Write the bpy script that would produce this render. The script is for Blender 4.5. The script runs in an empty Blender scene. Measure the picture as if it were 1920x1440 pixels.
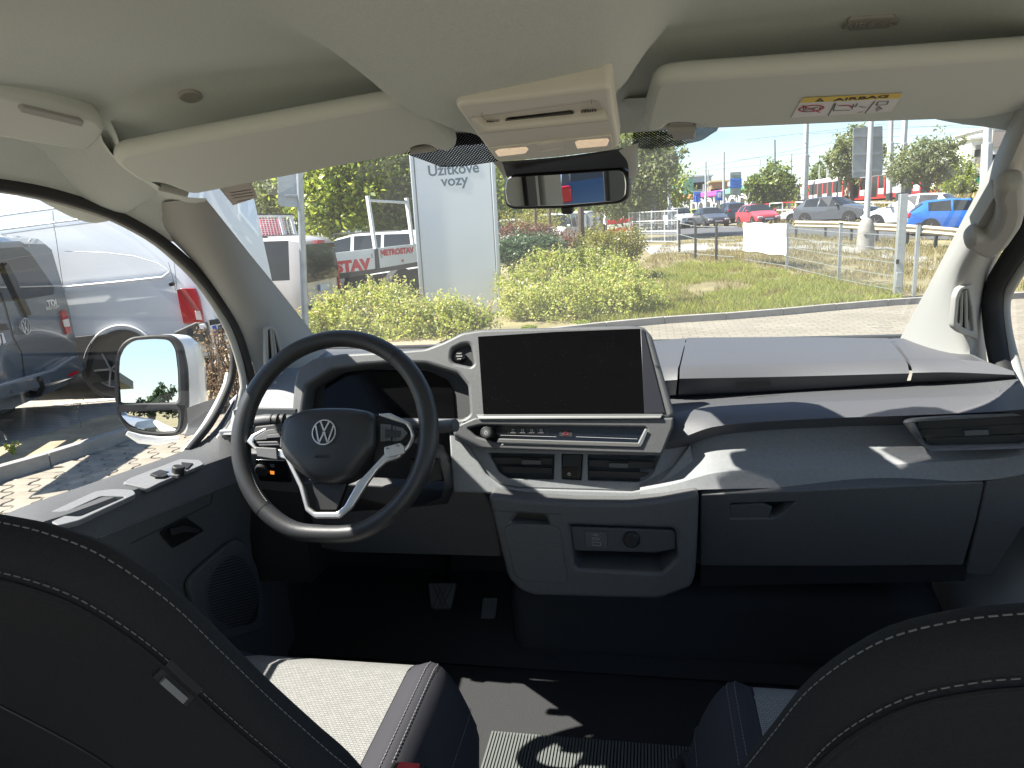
import bpy, bmesh, math, random
import numpy as np
from mathutils import Vector as V, Matrix as Mx
random.seed(7); rng = np.random.default_rng(7)
R = math.radians
sc = bpy.context.scene; col = sc.collection
# ------------------------------------------------------------------ camera
F = 1350.0; YAW = R(11); PIT = R(12.3); ROL = R(3.0); CAM = V((0.17, 0.0, 1.82))
_f = V((-math.sin(YAW)*math.cos(PIT), math.cos(YAW)*math.cos(PIT), -math.sin(PIT)))
_r0 = V((math.cos(YAW), math.sin(YAW), 0)); _u0 = _r0.cross(_f)
_r = _r0*math.cos(ROL) - _u0*math.sin(ROL); _u = _u0*math.cos(ROL) + _r0*math.sin(ROL)
cd = bpy.data.cameras.new('camera'); cam = bpy.data.objects.new('camera', cd); col.objects.link(cam)
cd.sensor_width = 36; cd.lens = F/1920*36; cd.clip_start = .02; cd.clip_end = 3000
cam.matrix_world = Mx(((_r.x, _u.x, -_f.x, CAM.x), (_r.y, _u.y, -_f.y, CAM.y), (_r.z, _u.z, -_f.z, CAM.z), (0, 0, 0, 1)))
sc.camera = cam
# ------------------------------------------------------------------ light
SUN_AZ, SUN_EL = 101.0, 51.0            # degrees left of the van's nose, height
w = bpy.data.worlds.new('World'); sc.world = w; w.use_nodes = True
nt = w.node_tree; bg = nt.nodes['Background']; sky = nt.nodes.new('ShaderNodeTexSky')
sky.sky_type = 'NISHITA'; sky.sun_disc = False; sky.sun_elevation = R(SUN_EL); sky.sun_rotation = R(-SUN_AZ)
sky.air_density = 1.0; sky.dust_density = .35; sky.ozone_density = 1.6
nt.links.new(sky.outputs[0], bg.inputs[0]); bg.inputs[1].default_value = 0.060
sd = bpy.data.lights.new('sun', 'SUN'); sun = bpy.data.objects.new('sun', sd); col.objects.link(sun)
sd.energy = 4.3; sd.angle = R(.53); sd.color = (1, .95, .87)
SUNV = V((-math.sin(R(SUN_AZ))*math.cos(R(SUN_EL)), math.cos(R(SUN_AZ))*math.cos(R(SUN_EL)), math.sin(R(SUN_EL))))
sun.rotation_euler = SUNV.to_track_quat('Z', 'Y').to_euler()
vs = sc.view_settings; vs.view_transform = 'Standard'; vs.look = 'None'; vs.exposure = 1.95; vs.gamma = 1; vs.use_curve_mapping = False
sc.cycles.max_bounces = 12; sc.cycles.diffuse_bounces = 6; sc.cycles.transparent_max_bounces = 16
sc.cycles.caustics_reflective = False; sc.cycles.caustics_refractive = False
sc.cycles.use_denoising = True
# ------------------------------------------------------------------ rays through the lens, used to measure places
def ray(x, y): return _f + _r*((x-960)/F) + _u*((720-y)/F)
def PX(x, y, v): d = ray(x, y); return CAM + d*((v-CAM.x)/d.x)
def PY(x, y, v): d = ray(x, y); return CAM + d*((v-CAM.y)/d.y)
def PZ(x, y, v): d = ray(x, y); return CAM + d*((v-CAM.z)/d.z)
def sstep(a, b, t):
    t = min(1, max(0, (t-a)/(b-a))); return t*t*(3-2*t)
def ground(x, y):
    z = 1.0*sstep(15, 50, y)*sstep(-16, 4, x) + sstep(0, 12, x-.05*y)*(1.0*sstep(50, 66, y)+.9*sstep(86, 106, y)*sstep(8, 20, x)+.7*sstep(20, 34, x)*sstep(46, 64, y))
    return z
def G(px, py):
    z = 0.0; p = PZ(px, py, 0)
    for _ in range(30):
        q = PZ(px, py, z)
        if (q-CAM).dot(_f) < 0 or q.y > 400: q = PY(px, py, 90)
        p = q; z = z*.5 + .5*ground(p.x, p.y)
    p.z = ground(p.x, p.y); return p
# ------------------------------------------------------------------ materials
def _bump(nt, p, kind, scale, strength, dist=.002, coord='Object'):
    tc = nt.nodes.new('ShaderNodeTexCoord'); b = nt.nodes.new('ShaderNodeBump'); b.inputs['Strength'].default_value = strength; b.inputs['Distance'].default_value = dist
    if kind == 'leather':
        t = nt.nodes.new('ShaderNodeTexVoronoi'); t.inputs['Scale'].default_value = scale; t.feature = 'SMOOTH_F1'; o = t.outputs['Distance']
    elif kind == 'weave':
        t = nt.nodes.new('ShaderNodeTexWave'); t.inputs['Scale'].default_value = scale; t.inputs['Distortion'].default_value = 1.2; o = t.outputs['Fac']
    else:
        t = nt.nodes.new('ShaderNodeTexNoise'); t.inputs['Scale'].default_value = scale; t.inputs['Detail'].default_value = 4; o = t.outputs['Fac']
    nt.links.new(tc.outputs[coord], t.inputs['Vector']); nt.links.new(o, b.inputs['Height']); nt.links.new(b.outputs['Normal'], p.inputs['Normal'])
def M(name, c, rough=.5, metal=0, bump=None, var=0, vscale=8, spec=.5, emit=None, coat=0, dust=None, vdetail=5):
    m = bpy.data.materials.new(name); m.use_nodes = True; nt = m.node_tree; p = nt.nodes['Principled BSDF']
    if isinstance(c, (int, float)): c = (c, c, c)
    p.inputs['Base Color'].default_value = (*c, 1); p.inputs['Roughness'].default_value = rough; p.inputs['Metallic'].default_value = metal
    p.inputs['Specular IOR Level'].default_value = spec; p.inputs['Coat Weight'].default_value = coat
    if emit: p.inputs['Emission Color'].default_value = (*emit[0], 1); p.inputs['Emission Strength'].default_value = emit[1]
    if var:
        tc = nt.nodes.new('ShaderNodeTexCoord'); n = nt.nodes.new('ShaderNodeTexNoise'); n.inputs['Scale'].default_value = vscale; n.inputs['Detail'].default_value = vdetail; n.inputs['Roughness'].default_value = .65
        r = nt.nodes.new('ShaderNodeValToRGB'); e = r.color_ramp.elements
        e[0].position = .3; e[1].position = .7
        e[0].color = (*[max(0, v*(1-var)) for v in c], 1); e[1].color = (*[min(1, v*(1+var)) for v in c], 1)
        nt.links.new(tc.outputs['Object'], n.inputs['Vector']); nt.links.new(n.outputs['Fac'], r.inputs[0]); nt.links.new(r.outputs[0], p.inputs['Base Color'])
    if bump: _bump(nt, p, *bump)
    return m
def Mleaf(name, c1, c2, c3=None, trans=.45):
    m = bpy.data.materials.new(name); m.use_nodes = True; nt = m.node_tree; nt.nodes.remove(nt.nodes['Principled BSDF']); out = nt.nodes['Material Output']
    g = nt.nodes.new('ShaderNodeNewGeometry'); r = nt.nodes.new('ShaderNodeValToRGB'); e = r.color_ramp.elements
    e[0].color = (*c1, 1); e[1].color = (*c2, 1)
    if c3: k = e.new(.85); k.color = (*c2, 1); e[2].color = (*c3, 1)
    d = nt.nodes.new('ShaderNodeBsdfDiffuse'); t = nt.nodes.new('ShaderNodeBsdfTranslucent'); x = nt.nodes.new('ShaderNodeMixShader'); x.inputs[0].default_value = trans
    gl = nt.nodes.new('ShaderNodeBsdfGlossy'); gl.inputs['Roughness'].default_value = .45; gl.inputs[0].default_value = (.6, .6, .6, 1); x2 = nt.nodes.new('ShaderNodeMixShader'); x2.inputs[0].default_value = .06
    hs = nt.nodes.new('ShaderNodeHueSaturation'); hs.inputs['Value'].default_value = 1.5; hs.inputs['Hue'].default_value = .485
    nt.links.new(g.outputs['Random Per Island'], r.inputs[0]); nt.links.new(r.outputs[0], d.inputs[0]); nt.links.new(r.outputs[0], hs.inputs['Color']); nt.links.new(hs.outputs[0], t.inputs[0])
    nt.links.new(d.outputs[0], x.inputs[1]); nt.links.new(t.outputs[0], x.inputs[2]); nt.links.new(x.outputs[0], x2.inputs[1]); nt.links.new(gl.outputs[0], x2.inputs[2]); nt.links.new(x2.outputs[0], out.inputs[0])
    return m
def Mglass(name, tint=(.95, .97, .96), refl=1.0, dirt=0.0):
    m = bpy.data.materials.new(name); m.use_nodes = True; nt = m.node_tree; nt.nodes.remove(nt.nodes['Principled BSDF']); out = nt.nodes['Material Output']
    t = nt.nodes.new('ShaderNodeBsdfTransparent'); t.inputs[0].default_value = (*tint, 1)
    g = nt.nodes.new('ShaderNodeBsdfGlossy'); g.inputs['Roughness'].default_value = .0
    f = nt.nodes.new('ShaderNodeLayerWeight'); pw = nt.nodes.new('ShaderNodeMath'); pw.operation = 'POWER'; pw.inputs[1].default_value = 5
    mu = nt.nodes.new('ShaderNodeMath'); mu.operation = 'MULTIPLY_ADD'; mu.inputs[1].default_value = .9*refl; mu.inputs[2].default_value = .075*refl
    x = nt.nodes.new('ShaderNodeMixShader'); nt.links.new(f.outputs['Facing'], pw.inputs[0]); nt.links.new(pw.outputs[0], mu.inputs[0]); nt.links.new(mu.outputs[0], x.inputs[0])
    nt.links.new(t.outputs[0], x.inputs[1]); nt.links.new(g.outputs[0], x.inputs[2]); last = x
    if dirt:
        d = nt.nodes.new('ShaderNodeBsdfTranslucent'); d.inputs[0].default_value = (.8, .78, .72, 1); x2 = nt.nodes.new('ShaderNodeMixShader')
        tc = nt.nodes.new('ShaderNodeTexCoord'); n = nt.nodes.new('ShaderNodeTexNoise'); n.inputs['Scale'].default_value = 3; n.inputs['Detail'].default_value = 8
        r = nt.nodes.new('ShaderNodeMapRange'); r.inputs[1].default_value = .35; r.inputs[2].default_value = .75; r.inputs[3].default_value = dirt*.4; r.inputs[4].default_value = dirt
        nt.links.new(tc.outputs['Object'], n.inputs['Vector']); nt.links.new(n.outputs['Fac'], r.inputs[0]); nt.links.new(r.outputs[0], x2.inputs[0])
        nt.links.new(x.outputs[0], x2.inputs[1]); nt.links.new(d.outputs[0], x2.inputs[2]); last = x2
    nt.links.new(last.outputs[0], out.inputs[0]); return m
# ------------------------------------------------------------------ objects
PM = {}
def tag(o, label=None, cat=None, group=None, kind=None, category=None):
    cat = cat or category
    for k, v in (('label', label), ('category', cat), ('group', group), ('kind', kind)):
        if v: o[k] = v
    return o
def thing(name, label, cat, loc=(0, 0, 0), rz=0, group=None, rx=0, ry=0):
    o = bpy.data.objects.new(name, None); col.objects.link(o); o.empty_display_size = .1
    o.location = loc; o.rotation_euler = (rx, ry, rz)
    PM[o.name] = Mx.Translation(V(loc)) @ o.rotation_euler.to_matrix().to_4x4()
    return tag(o, label, cat, group)
def link(name, me, m=None, parent=None, world=True, bev=0, seg=2, smooth=35, **kw):
    o = bpy.data.objects.new(name, me); col.objects.link(o)
    if m and not me.materials: me.materials.append(m)
    if smooth: 
        me.shade_smooth(); me.set_sharp_from_angle(angle=R(smooth))
    if parent:
        o.parent = parent
        if world and parent.name in PM: o.matrix_parent_inverse = PM[parent.name].inverted()
    if bev:
        b = o.modifiers.new('bevel', 'BEVEL'); b.width = bev; b.segments = seg; b.limit_method = 'ANGLE'; b.angle_limit = R(30); b.harden_normals = False
    return tag(o, **kw)
class MB:
    def __init__(s): s.v = []; s.f = []
    def add(s, vs, fs):
        n = len(s.v); s.v += [tuple(v) for v in vs]; s.f += [tuple(i+n for i in f) for f in fs]; return s
    def box(s, c, d, rot=None):
        c = V(c); a, b, e = d[0]/2, d[1]/2, d[2]/2
        p = [V((x, y, z)) for z in (-e, e) for y in (-b, b) for x in (-a, a)]
        if rot is not None: p = [rot @ q for q in p]
        return s.add([c+q for q in p], [(0, 2, 3, 1), (4, 5, 7, 6), (0, 1, 5, 4), (2, 6, 7, 3), (0, 4, 6, 2), (1, 3, 7, 5)])
    def bar(s, a, b, wd, th=None):
        a = V(a); b = V(b); d = b-a; L = d.length
        return s.box((a+b)/2, (wd, th or wd, L), d.to_track_quat('Z', 'Y').to_matrix())
    def tube(s, pts, r, n=10, cap=True, closed=False):
        pts = [V(p) for p in pts]; rs = r if isinstance(r, (list, tuple)) else [r]*len(pts); N = len(pts); vs = []; up = None
        for i, p in enumerate(pts):
            if closed: t = (pts[(i+1) % N]-pts[i-1]).normalized()
            else: t = (pts[min(i+1, N-1)]-pts[max(i-1, 0)]).normalized()
            if up is None: up = t.orthogonal().normalized()
            up = (up - t*up.dot(t)).normalized(); sd_ = t.cross(up)
            vs += [p + (up*math.cos(6.28318*k/n)+sd_*math.sin(6.28318*k/n))*rs[i] for k in range(n)]
        fs = [(i*n+k, i*n+(k+1) % n, ((i+1) % N)*n+(k+1) % n, ((i+1) % N)*n+k) for i in range(N if closed else N-1) for k in range(n)]
        if cap and not closed: fs += [tuple(range(n))[::-1], tuple(range((N-1)*n, N*n))]
        return s.add(vs, fs)
    def lathe(s, prof, o, ax, n=24, up=None):
        o = V(o); ax = V(ax).normalized(); u = V(up).normalized() if up else ax.orthogonal().normalized(); w_ = ax.cross(u); vs = []
        for (h, r) in prof: vs += [o+ax*h+(u*math.cos(6.28318*k/n)+w_*math.sin(6.28318*k/n))*r for k in range(n)]
        m = len(prof); fs = [(i*n+k, i*n+(k+1) % n, (i+1)*n+(k+1) % n, (i+1)*n+k) for i in range(m-1) for k in range(n)]
        fs += [tuple(range(n))[::-1], tuple(range((m-1)*n, m*n))]
        return s.add(vs, fs)
    def face(s, pts): return s.add(pts, [tuple(range(len(pts)))])
    def loft(s, rails, closed=False):
        n = len(rails[0]); vs = [p for r_ in rails for p in r_]; m = len(rails)
        fs = [(i*n+k, i*n+k+1, (i+1)*n+k+1, (i+1)*n+k) for i in range(m-1) for k in range(n-1)]
        if closed: fs += [(i*n+n-1, i*n, (i+1)*n, (i+1)*n+n-1) for i in range(m-1)]
        return s.add(vs, fs)
    def prism(s, pts, d):
        n = len(pts); d = V(d); pts = [V(p) for p in pts]
        return s.add(pts+[p+d for p in pts], [tuple(range(n))[::-1], tuple(range(n, 2*n))]+[(i, (i+1) % n, n+(i+1) % n, n+i) for i in range(n)])
    def mesh(s, name, m=None, fix=True):
        me = bpy.data.meshes.new(name); me.from_pydata(s.v, [], s.f)
        if fix:
            b = bmesh.new(); b.from_mesh(me); bmesh.ops.recalc_face_normals(b, faces=b.faces); b.to_mesh(me); b.free()
        if m: me.materials.append(m)
        return me
    def build(s, name, m, parent=None, **kw): return link(name, s.mesh(name, m), None, parent, **kw)
def rs(pts, n):                       # resample a polyline to n points, smoothly
    pts = [V(p) for p in pts]; L = [0]
    for a, b in zip(pts, pts[1:]): L.append(L[-1]+(b-a).length)
    out = []
    for i in range(n):
        t = L[-1]*i/(n-1); k = 0
        while k < len(pts)-2 and L[k+1] < t: k += 1
        u = (t-L[k])/max(1e-9, L[k+1]-L[k]); p0 = pts[max(k-1, 0)]; p1 = pts[k]; p2 = pts[k+1]; p3 = pts[min(k+2, len(pts)-1)]
        h = (L[k+1]-L[k]); m1 = (p2-p0)/max(1e-9, (L[k+1]-L[max(k-1, 0)]))*h; m2 = (p3-p1)/max(1e-9, (L[min(k+2, len(pts)-1)]-L[k]))*h
        out.append(p1*(2*u**3-3*u*u+1)+m1*(u**3-2*u*u+u)+p2*(-2*u**3+3*u*u)+m2*(u**3-u*u))
    return out
def rz(pts, zs):                      # a rail sampled at given heights
    p = sorted([V(q) for q in rs(pts, 60)], key=lambda q: q.z); z = [q.z for q in p]
    return [V((float(np.interp(t, z, [q.x for q in p])), float(np.interp(t, z, [q.y for q in p])), t)) for t in zs]
class Fr:                             # a plane in the place, with its own 2D coordinates
    def __init__(s, o, n, u=None):
        s.o = V(o); s.n = V(n).normalized(); u = V(u) if u else V((0, 0, 1)).cross(s.n)
        s.u = (u-s.n*u.dot(s.n)).normalized(); s.v = s.n.cross(s.u)
    @staticmethod
    def ya(px, py, Y, tilt=0, yaw=0): return Fr(PY(px, py, Y), (-math.sin(R(yaw))*math.cos(R(tilt)), -math.cos(R(yaw))*math.cos(R(tilt)), math.sin(R(tilt))))
    @staticmethod
    def p3(a, b, c):
        n = (b-a).cross(c-a)
        if n.dot(CAM-a) < 0: n = -n
        return Fr(a, n, b-a)
    def pix(s, x, y):
        d = ray(x, y); p = CAM + d*((s.o-CAM).dot(s.n)/d.dot(s.n)) - s.o; return (p.dot(s.u), p.dot(s.v))
    def P(s, x, y, h=0):
        if h: s = s.off(h)
        a, b = s.pix(x, y); return s.at(a, b, 0)
    def at(s, a, b, h=0): return s.o+s.u*a+s.v*b+s.n*h
    def mat(s): return Mx(((s.u.x, s.v.x, s.n.x, s.o.x), (s.u.y, s.v.y, s.n.y, s.o.y), (s.u.z, s.v.z, s.n.z, s.o.z), (0, 0, 0, 1)))
    def off(s, h): return Fr(s.o+s.n*h, s.n, s.u)
def rnd(p, r, n=4):                   # round the corners of a 2D polygon
    out = []; N = len(p)
    for i in range(N):
        a, b, c = V(p[i-1]).to_2d(), V(p[i]).to_2d(), V(p[(i+1) % N]).to_2d()
        d1 = a-b; d2 = c-b; q = min(r, d1.length*.45, d2.length*.45); s1 = b+d1.normalized()*q; s2 = b+d2.normalized()*q
        for k in range(n+1):
            t = k/n; out.append((s1*(1-t)**2+b*2*t*(1-t)+s2*t*t))
    return [(q.x, q.y) for q in out]
def plate2(fr, outer, holes=(), th=.01, bev=.0015, off=0, m=None, name='plate', parent=None, **kw):
    cu = bpy.data.curves.new(name, 'CURVE'); cu.dimensions = '2D'; cu.fill_mode = 'BOTH'
    for poly in [outer, *holes]:
        sp = cu.splines.new('POLY'); sp.points.add(len(poly)-1)
        for q, (x, y) in zip(sp.points, poly): q.co = (x, y, 0, 1)
        sp.use_cyclic_u = True
    bev = min(bev, th/2.2); cu.extrude = th/2-bev; cu.bevel_depth = bev; cu.bevel_resolution = 2; cu.offset = -bev
    o = bpy.data.objects.new('tmp', cu); col.objects.link(o); dg = bpy.context.evaluated_depsgraph_get(); dg.update()
    me = bpy.data.meshes.new_from_object(o.evaluated_get(dg)); bpy.data.objects.remove(o); bpy.data.curves.remove(cu)
    me.name = name; me.materials.clear(); me.transform(fr.mat() @ Mx.Translation((0, 0, off-th/2)))
    return link(name, me, m, parent, smooth=kw.pop('smooth', 40), **kw)
def plate(fr, outer, holes=(), r=0, hr=0, **kw):
    fr = fr.off(kw.pop('off', 0)); o = [fr.pix(*p) for p in outer]; hs = [[fr.pix(*p) for p in h] for h in holes]
    if r: o = rnd(o, r)
    if hr: hs = [rnd(h, hr) for h in hs]
    return plate2(fr, o, hs, **kw)
def text(s, mtx, size, m, parent=None, name='lettering', th=.0004, bold=0, sx=1, align='CENTER', space=1, **kw):
    cu = bpy.data.curves.new(name, 'FONT'); cu.body = s; cu.size = size; cu.align_x = align; cu.align_y = 'CENTER'; cu.extrude = th; cu.offset = bold; cu.space_character = space; cu.resolution_u = 3
    o = bpy.data.objects.new('tmp', cu); col.objects.link(o); dg = bpy.context.evaluated_depsgraph_get(); dg.update()
    me = bpy.data.meshes.new_from_object(o.evaluated_get(dg)); bpy.data.objects.remove(o); bpy.data.curves.remove(cu)
    me.name = name; me.materials.clear(); me.transform(mtx @ Mx.Diagonal((sx, 1, 1, 1)))
    return link(name, me, m, parent, smooth=0, **kw)
def ftext(s, fr, px, py, size, m, parent=None, h=.001, rot=None, **kw):
    """lettering on a plane, its middle at a measured place, running along the plane's own horizontal"""
    p = fr.P(px, py, h); u = fr.u if rot is None else (fr.u*math.cos(R(rot))+fr.v*math.sin(R(rot))); g = Fr(p, fr.n, u)
    return text(s, g.mat(), size, m, parent, **kw)
def disc(fr, px, py, r, h0, h1, m, parent, name, n=24, rim=.15, **kw):
    c = fr.P(px, py, h1)-fr.n*h1; b = r*rim
    return MB().lathe([(h0, r), (h1-b, r), (h1, r-b), (h1, 0.0001)], c, fr.n, n).build(name, m, parent, **kw)
def circ(fr, px, py, r, n=28, sy=1):
    a, b = fr.pix(px, py); return [(a+r*math.cos(6.28318*k/n), b+r*sy*math.sin(6.28318*k/n)) for k in range(n)]
def ring(fr, px, py, r1, r2, off, n=28, sy=1, **kw):
    g = fr.off(off); return plate2(g, circ(g, px, py, r1, n, sy), [circ(g, px, py, r2, n, sy)], th=.0003, bev=.00004, off=0, smooth=0, **kw)
def emblem(mtx, r, m, parent, th=.003, name='emblem'):
    """ring with a V above a W"""
    b = MB(); t = .085
    def stroke(pts, wd):
        for a, c in zip(pts, pts[1:]):
            a = V((*a, 0)); c = V((*c, 0)); d = (c-a).normalized(); nn = V((-d.y, d.x, 0))*wd/2
            b.prism([a-nn, c-nn, c+nn, a+nn], (0, 0, th/r))
    n = 40
    for k in range(n):
        a0, a1 = 6.28318*k/n, 6.28318*(k+1)/n
        b.prism([(math.cos(a)*q, math.sin(a)*q, 0) for a, q in ((a0, 1), (a1, 1), (a1, .9), (a0, .9))], (0, 0, th/r*1.3))
    stroke([(-.36, .85), (0, .10), (.36, .85)], .13); stroke([(-.74, .52), (-.36, -.82), (-.02, -.02)], .13); stroke([(.74, .52), (.36, -.82), (.02, -.02)], .13); stroke([(-.12, -.02), (.12, -.02)], .12)
    me = b.mesh(name, m); me.transform(mtx @ Mx.Diagonal((r, r, r, 1))); return link(name, me, None, parent, smooth=0)
# ------------------------------------------------------------------ cabin materials
m_head = M('headliner fabric', (.59, .625, .595), .95, bump=('noise', 900, .35, .0015), var=.06, vscale=350, spec=.1)
m_visor = M('visor vinyl', (.60, .628, .59), .75, bump=('noise', 700, .2, .001), spec=.25)
m_trim = M('pillar plastic', (.33, .327, .31), .62, bump=('leather', 420, .15, .0008), spec=.35)
m_trimd = M('grey plastic in the grip recess', (.33, .325, .30), .6)
m_conbox = M('console plastic', (.66, .645, .58), .5, bump=('noise', 900, .1, .0005))
m_blk = M('black plastic', .012, .45)
m_blk2 = M('satin black', .018, .6, bump=('noise', 800, .2, .0006))
m_rub = M('rubber seal', .014, .7)
m_dash = M('dark grained dash plastic', (.080, .080, .086), .48, bump=('leather', 620, .32, .0010), spec=.35)
m_dash2 = M('dark smooth dash plastic', (.062, .065, .070), .5, bump=('noise', 900, .15, .0006))
m_house = M('screen surround plastic', (.085, .086, .088), .5, bump=('noise', 1200, .3, .0008), var=.12, vscale=180)
m_lite = M('light grey dash plastic', (.20, .205, .212), .62, bump=('noise', 1100, .3, .0008), var=.10, vscale=160)
m_low = M('grey lower dash plastic', (.090, .091, .092), .62, bump=('noise', 1100, .3, .0008), var=.10, vscale=160)
m_chrome = M('satin chrome', (.72, .71, .69), .22, 1)
m_silver = M('satin silver', (.62, .62, .61), .35, .85)
m_screen = M('display glass', (.003, .003, .0035), .12, spec=.12)
m_pian = M('gloss black', (.006, .006, .007), .12)
m_leath = M('steering leather', (.026, .027, .029), .42, bump=('leather', 650, .25, .0006), spec=.5)
m_print = M('white print', .55, .6)
m_dim = M('dim print', .10, .6)
m_mirror = M('mirror silver', (.86, .88, .88), .0, 1)
m_carpet = M('floor carpet', (.040, .041, .043), .95, bump=('noise', 500, .6, .004), spec=.15)
m_mat = M('ribbed rubber floor', (.11, .12, .115), .75)
m_white = M('white car paint', (.78, .79, .79), .3, coat=.6)
m_glass = Mglass('window glass', (.97, .98, .975), .8, .0)
m_wind = Mglass('windscreen glass', (.93, .96, .95), .9, .035)
# ------------------------------------------------------------------ van shell
van = thing('van', 'light grey inside of the van cab with windscreen, pillars and headliner', 'van', (0, .5, .6))
def ceil_z(x, y):
    a = abs(x); c = 1-sstep(.12, .215, a+.30*max(0, y-.95))
    z = 2.04 - .05*sstep(.45, .70, a)-.06*sstep(.66, .86, a)
    z -= .085*sstep(.45, 1.12, y)*c
    z -= (1-c)*(.075*sstep(1.0, 1.24, y)-.012*sstep(.7, .98, y))
    return z
xs = [(-.86+1.72*i/70) for i in range(71)]; ys = [-.5, -.35]+[-.2+.03*i for i in range(49)]
hl = MB().loft([[V((x, y, ceil_z(x, y))) for x in xs] for y in ys])
hl.loft([[V((x, y, ceil_z(x, y)+.035)) for x in xs] for y in ys])
hl.build('headliner', m_head, van, smooth=80)
# roof sides, door seals, pillars
def sideways(name, rails, m, n=26, par=None, thick=None, **kw):
    b = MB(); rr = [rs(r_, n) for r_ in rails]
    k = 4; out = []
    cols = [rs([r_[i] for r_ in rr], (len(rr)-1)*k+1) for i in range(n)]
    rows = [[cols[i][j] for i in range(n)] for j in range(len(cols[0]))]
    b.loft(rows)
    if thick: b.loft([[p+V(thick) for p in r_] for r_ in rows])
    return b.build(name, m, par or van, smooth=70, **kw)
X_ = lambda L, x: [PX(a, b, x) for a, b in L]
sideways('roof_side', [X_([(-260, 60), (-60, 150), (40, 178), (120, 196), (205, 222), (222, 262), (235, 300), (290, 345), (345, 368), (388, 372)], -.63),
    [PX(a, b, c) for a, b, c in [(-260, 190, -.72), (-60, 240, -.72), (40, 255, -.73), (110, 272, -.74), (180, 296, -.74), (230, 325, -.74), (280, 360, -.74), (320, 385, -.745), (350, 402, -.745), (374, 398, -.73)]],
    X_([(-260, 310), (-60, 331), (30, 343), (90, 355), (150, 372), (205, 391), (250, 412), (290, 435), (318, 453), (345, 452)], -.80)], m_head, thick=(-.03, 0, .02))
def pillar(r0, r1, r2, z0, z1, thick):
    zs = [z0+(z1-z0)*k/30 for k in range(31)]; A, B, C_ = rz(r0, zs), rz(r1, zs), rz(r2, zs); rows = []
    for k in range(9):
        t = k/8
        if t < .5: u = t*2; rows.append([a.lerp(b_, u) + (b_-(a+c)/2)*.25*math.sin(math.pi*u) for a, b_, c in zip(A, B, C_)])
        else: u = t*2-1; rows.append([b_.lerp(c, u) + (b_-(a+c)/2)*.25*math.sin(math.pi*u) for a, b_, c in zip(A, B, C_)])
    m = MB(); m.loft(rows); m.loft([[p+V(thick) for p in r_] for r_ in rows]); return m.build('a_pillar', m_trim, van, smooth=70)
pillar([PY(a, b, c) for a, b, c in [(345, 330, 1.20), (380, 366, 1.27), (420, 415, 1.38), (470, 478, 1.52), (530, 552, 1.72), (606, 650, 2.0), (640, 695, 2.08)]],
    [PX(a, b, c) for a, b, c in [(330, 380, -.70), (352, 404, -.71), (412, 478, -.725), (462, 548, -.74), (512, 612, -.755), (560, 690, -.765), (600, 760, -.77)]],
    X_([(290, 420), (318, 446), (370, 500), (418, 568), (455, 634), (500, 760), (510, 800)], -.80), 1.44, 1.90, (-.02, .03, 0))
pillar([PY(a, b, c) for a, b, c in [(1930, 150, 1.12), (1900, 215, 1.18), (1858, 310, 1.3), (1806, 410, 1.47), (1752, 514, 1.66), (1685, 640, 1.95), (1650, 710, 2.05)]],
    [PX(a, b, c) for a, b, c in [(1990, 110, .66), (1948, 210, .675), (1895, 335, .70), (1850, 440, .73), (1800, 530, .755), (1784, 650, .775), (1780, 720, .78)]],
    X_([(2010, 120), (1965, 230), (1925, 345), (1890, 430), (1850, 520), (1838, 600), (1846, 720), (1850, 760)], .835), 1.47, 2.0, (.02, .03, 0))
sideways('roof_side', [X_([(1905, 170), (2000, 90), (2200, 0)], .66), X_([(1915, 215), (2050, 180), (2300, 80)], .76), X_([(1955, 240), (2100, 260), (2300, 260)], .835)], m_head, thick=(.03, 0, .02))
# grab handle on the right pillar
fh = Fr.p3(PX(1870, 360, .665), PX(1815, 465, .69), PX(1915, 400, .725))
gh = plate(fh, [(1866, 380), (1872, 362), (1890, 352), (1924, 348), (1926, 400), (1918, 430), (1890, 470), (1866, 487), (1845, 489), (1822, 478), (1808, 468), (1816, 455), (1834, 447), (1852, 452), (1868, 428), (1873, 402)], r=.012, th=.032, bev=.011, off=.034, m=m_trim, name='grab_handle', parent=van)
plate(fh, [(1866, 366), (1874, 378), (1874, 405), (1850, 452), (1834, 446), (1822, 440)], r=.01, th=.03, off=.012, m=m_trimd, name='grip_recess', parent=gh)
def pillar_vent(fr, outer, inner, bars):
    v = plate(fr, outer, [inner], r=.008, hr=.006, th=.012, bev=.002, off=.005, m=m_trim, name='pillar_vent', parent=van)
    plate(fr, inner, r=.004, th=.002, off=-.004, m=m_blk2, name='vent_backing', parent=v)
    for a, b in bars: MB().bar(fr.P(*a, .001), fr.P(*b, .001), .0035, .008).build('vent_slat', m_trimd, v)
fv = Fr.p3(PX(1808, 540, .765), PX(1798, 630, .77), PX(1838, 600, .815))
pillar_vent(fv, [(1793, 556), (1800, 540), (1826, 531), (1829, 575), (1836, 638), (1800, 624), (1788, 614)], [(1799, 560), (1804, 544), (1816, 541), (1823, 580), (1826, 622), (1806, 614), (1795, 604)], [((1804, 546), (1802, 611)), ((1811, 543), (1812, 617))])
fv = Fr.p3(PX(500, 610, -.740), PX(503, 700, -.745), PX(535, 650, -.718))
pillar_vent(fv, [(497, 612), (512, 610), (520, 622), (530, 660), (532, 700), (502, 716), (498, 680)], [(503, 617), (512, 617), (518, 630), (526, 660), (527, 690), (507, 702), (504, 670)], [((508, 617), (515, 697)), ((512, 617), (521, 692))])
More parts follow.
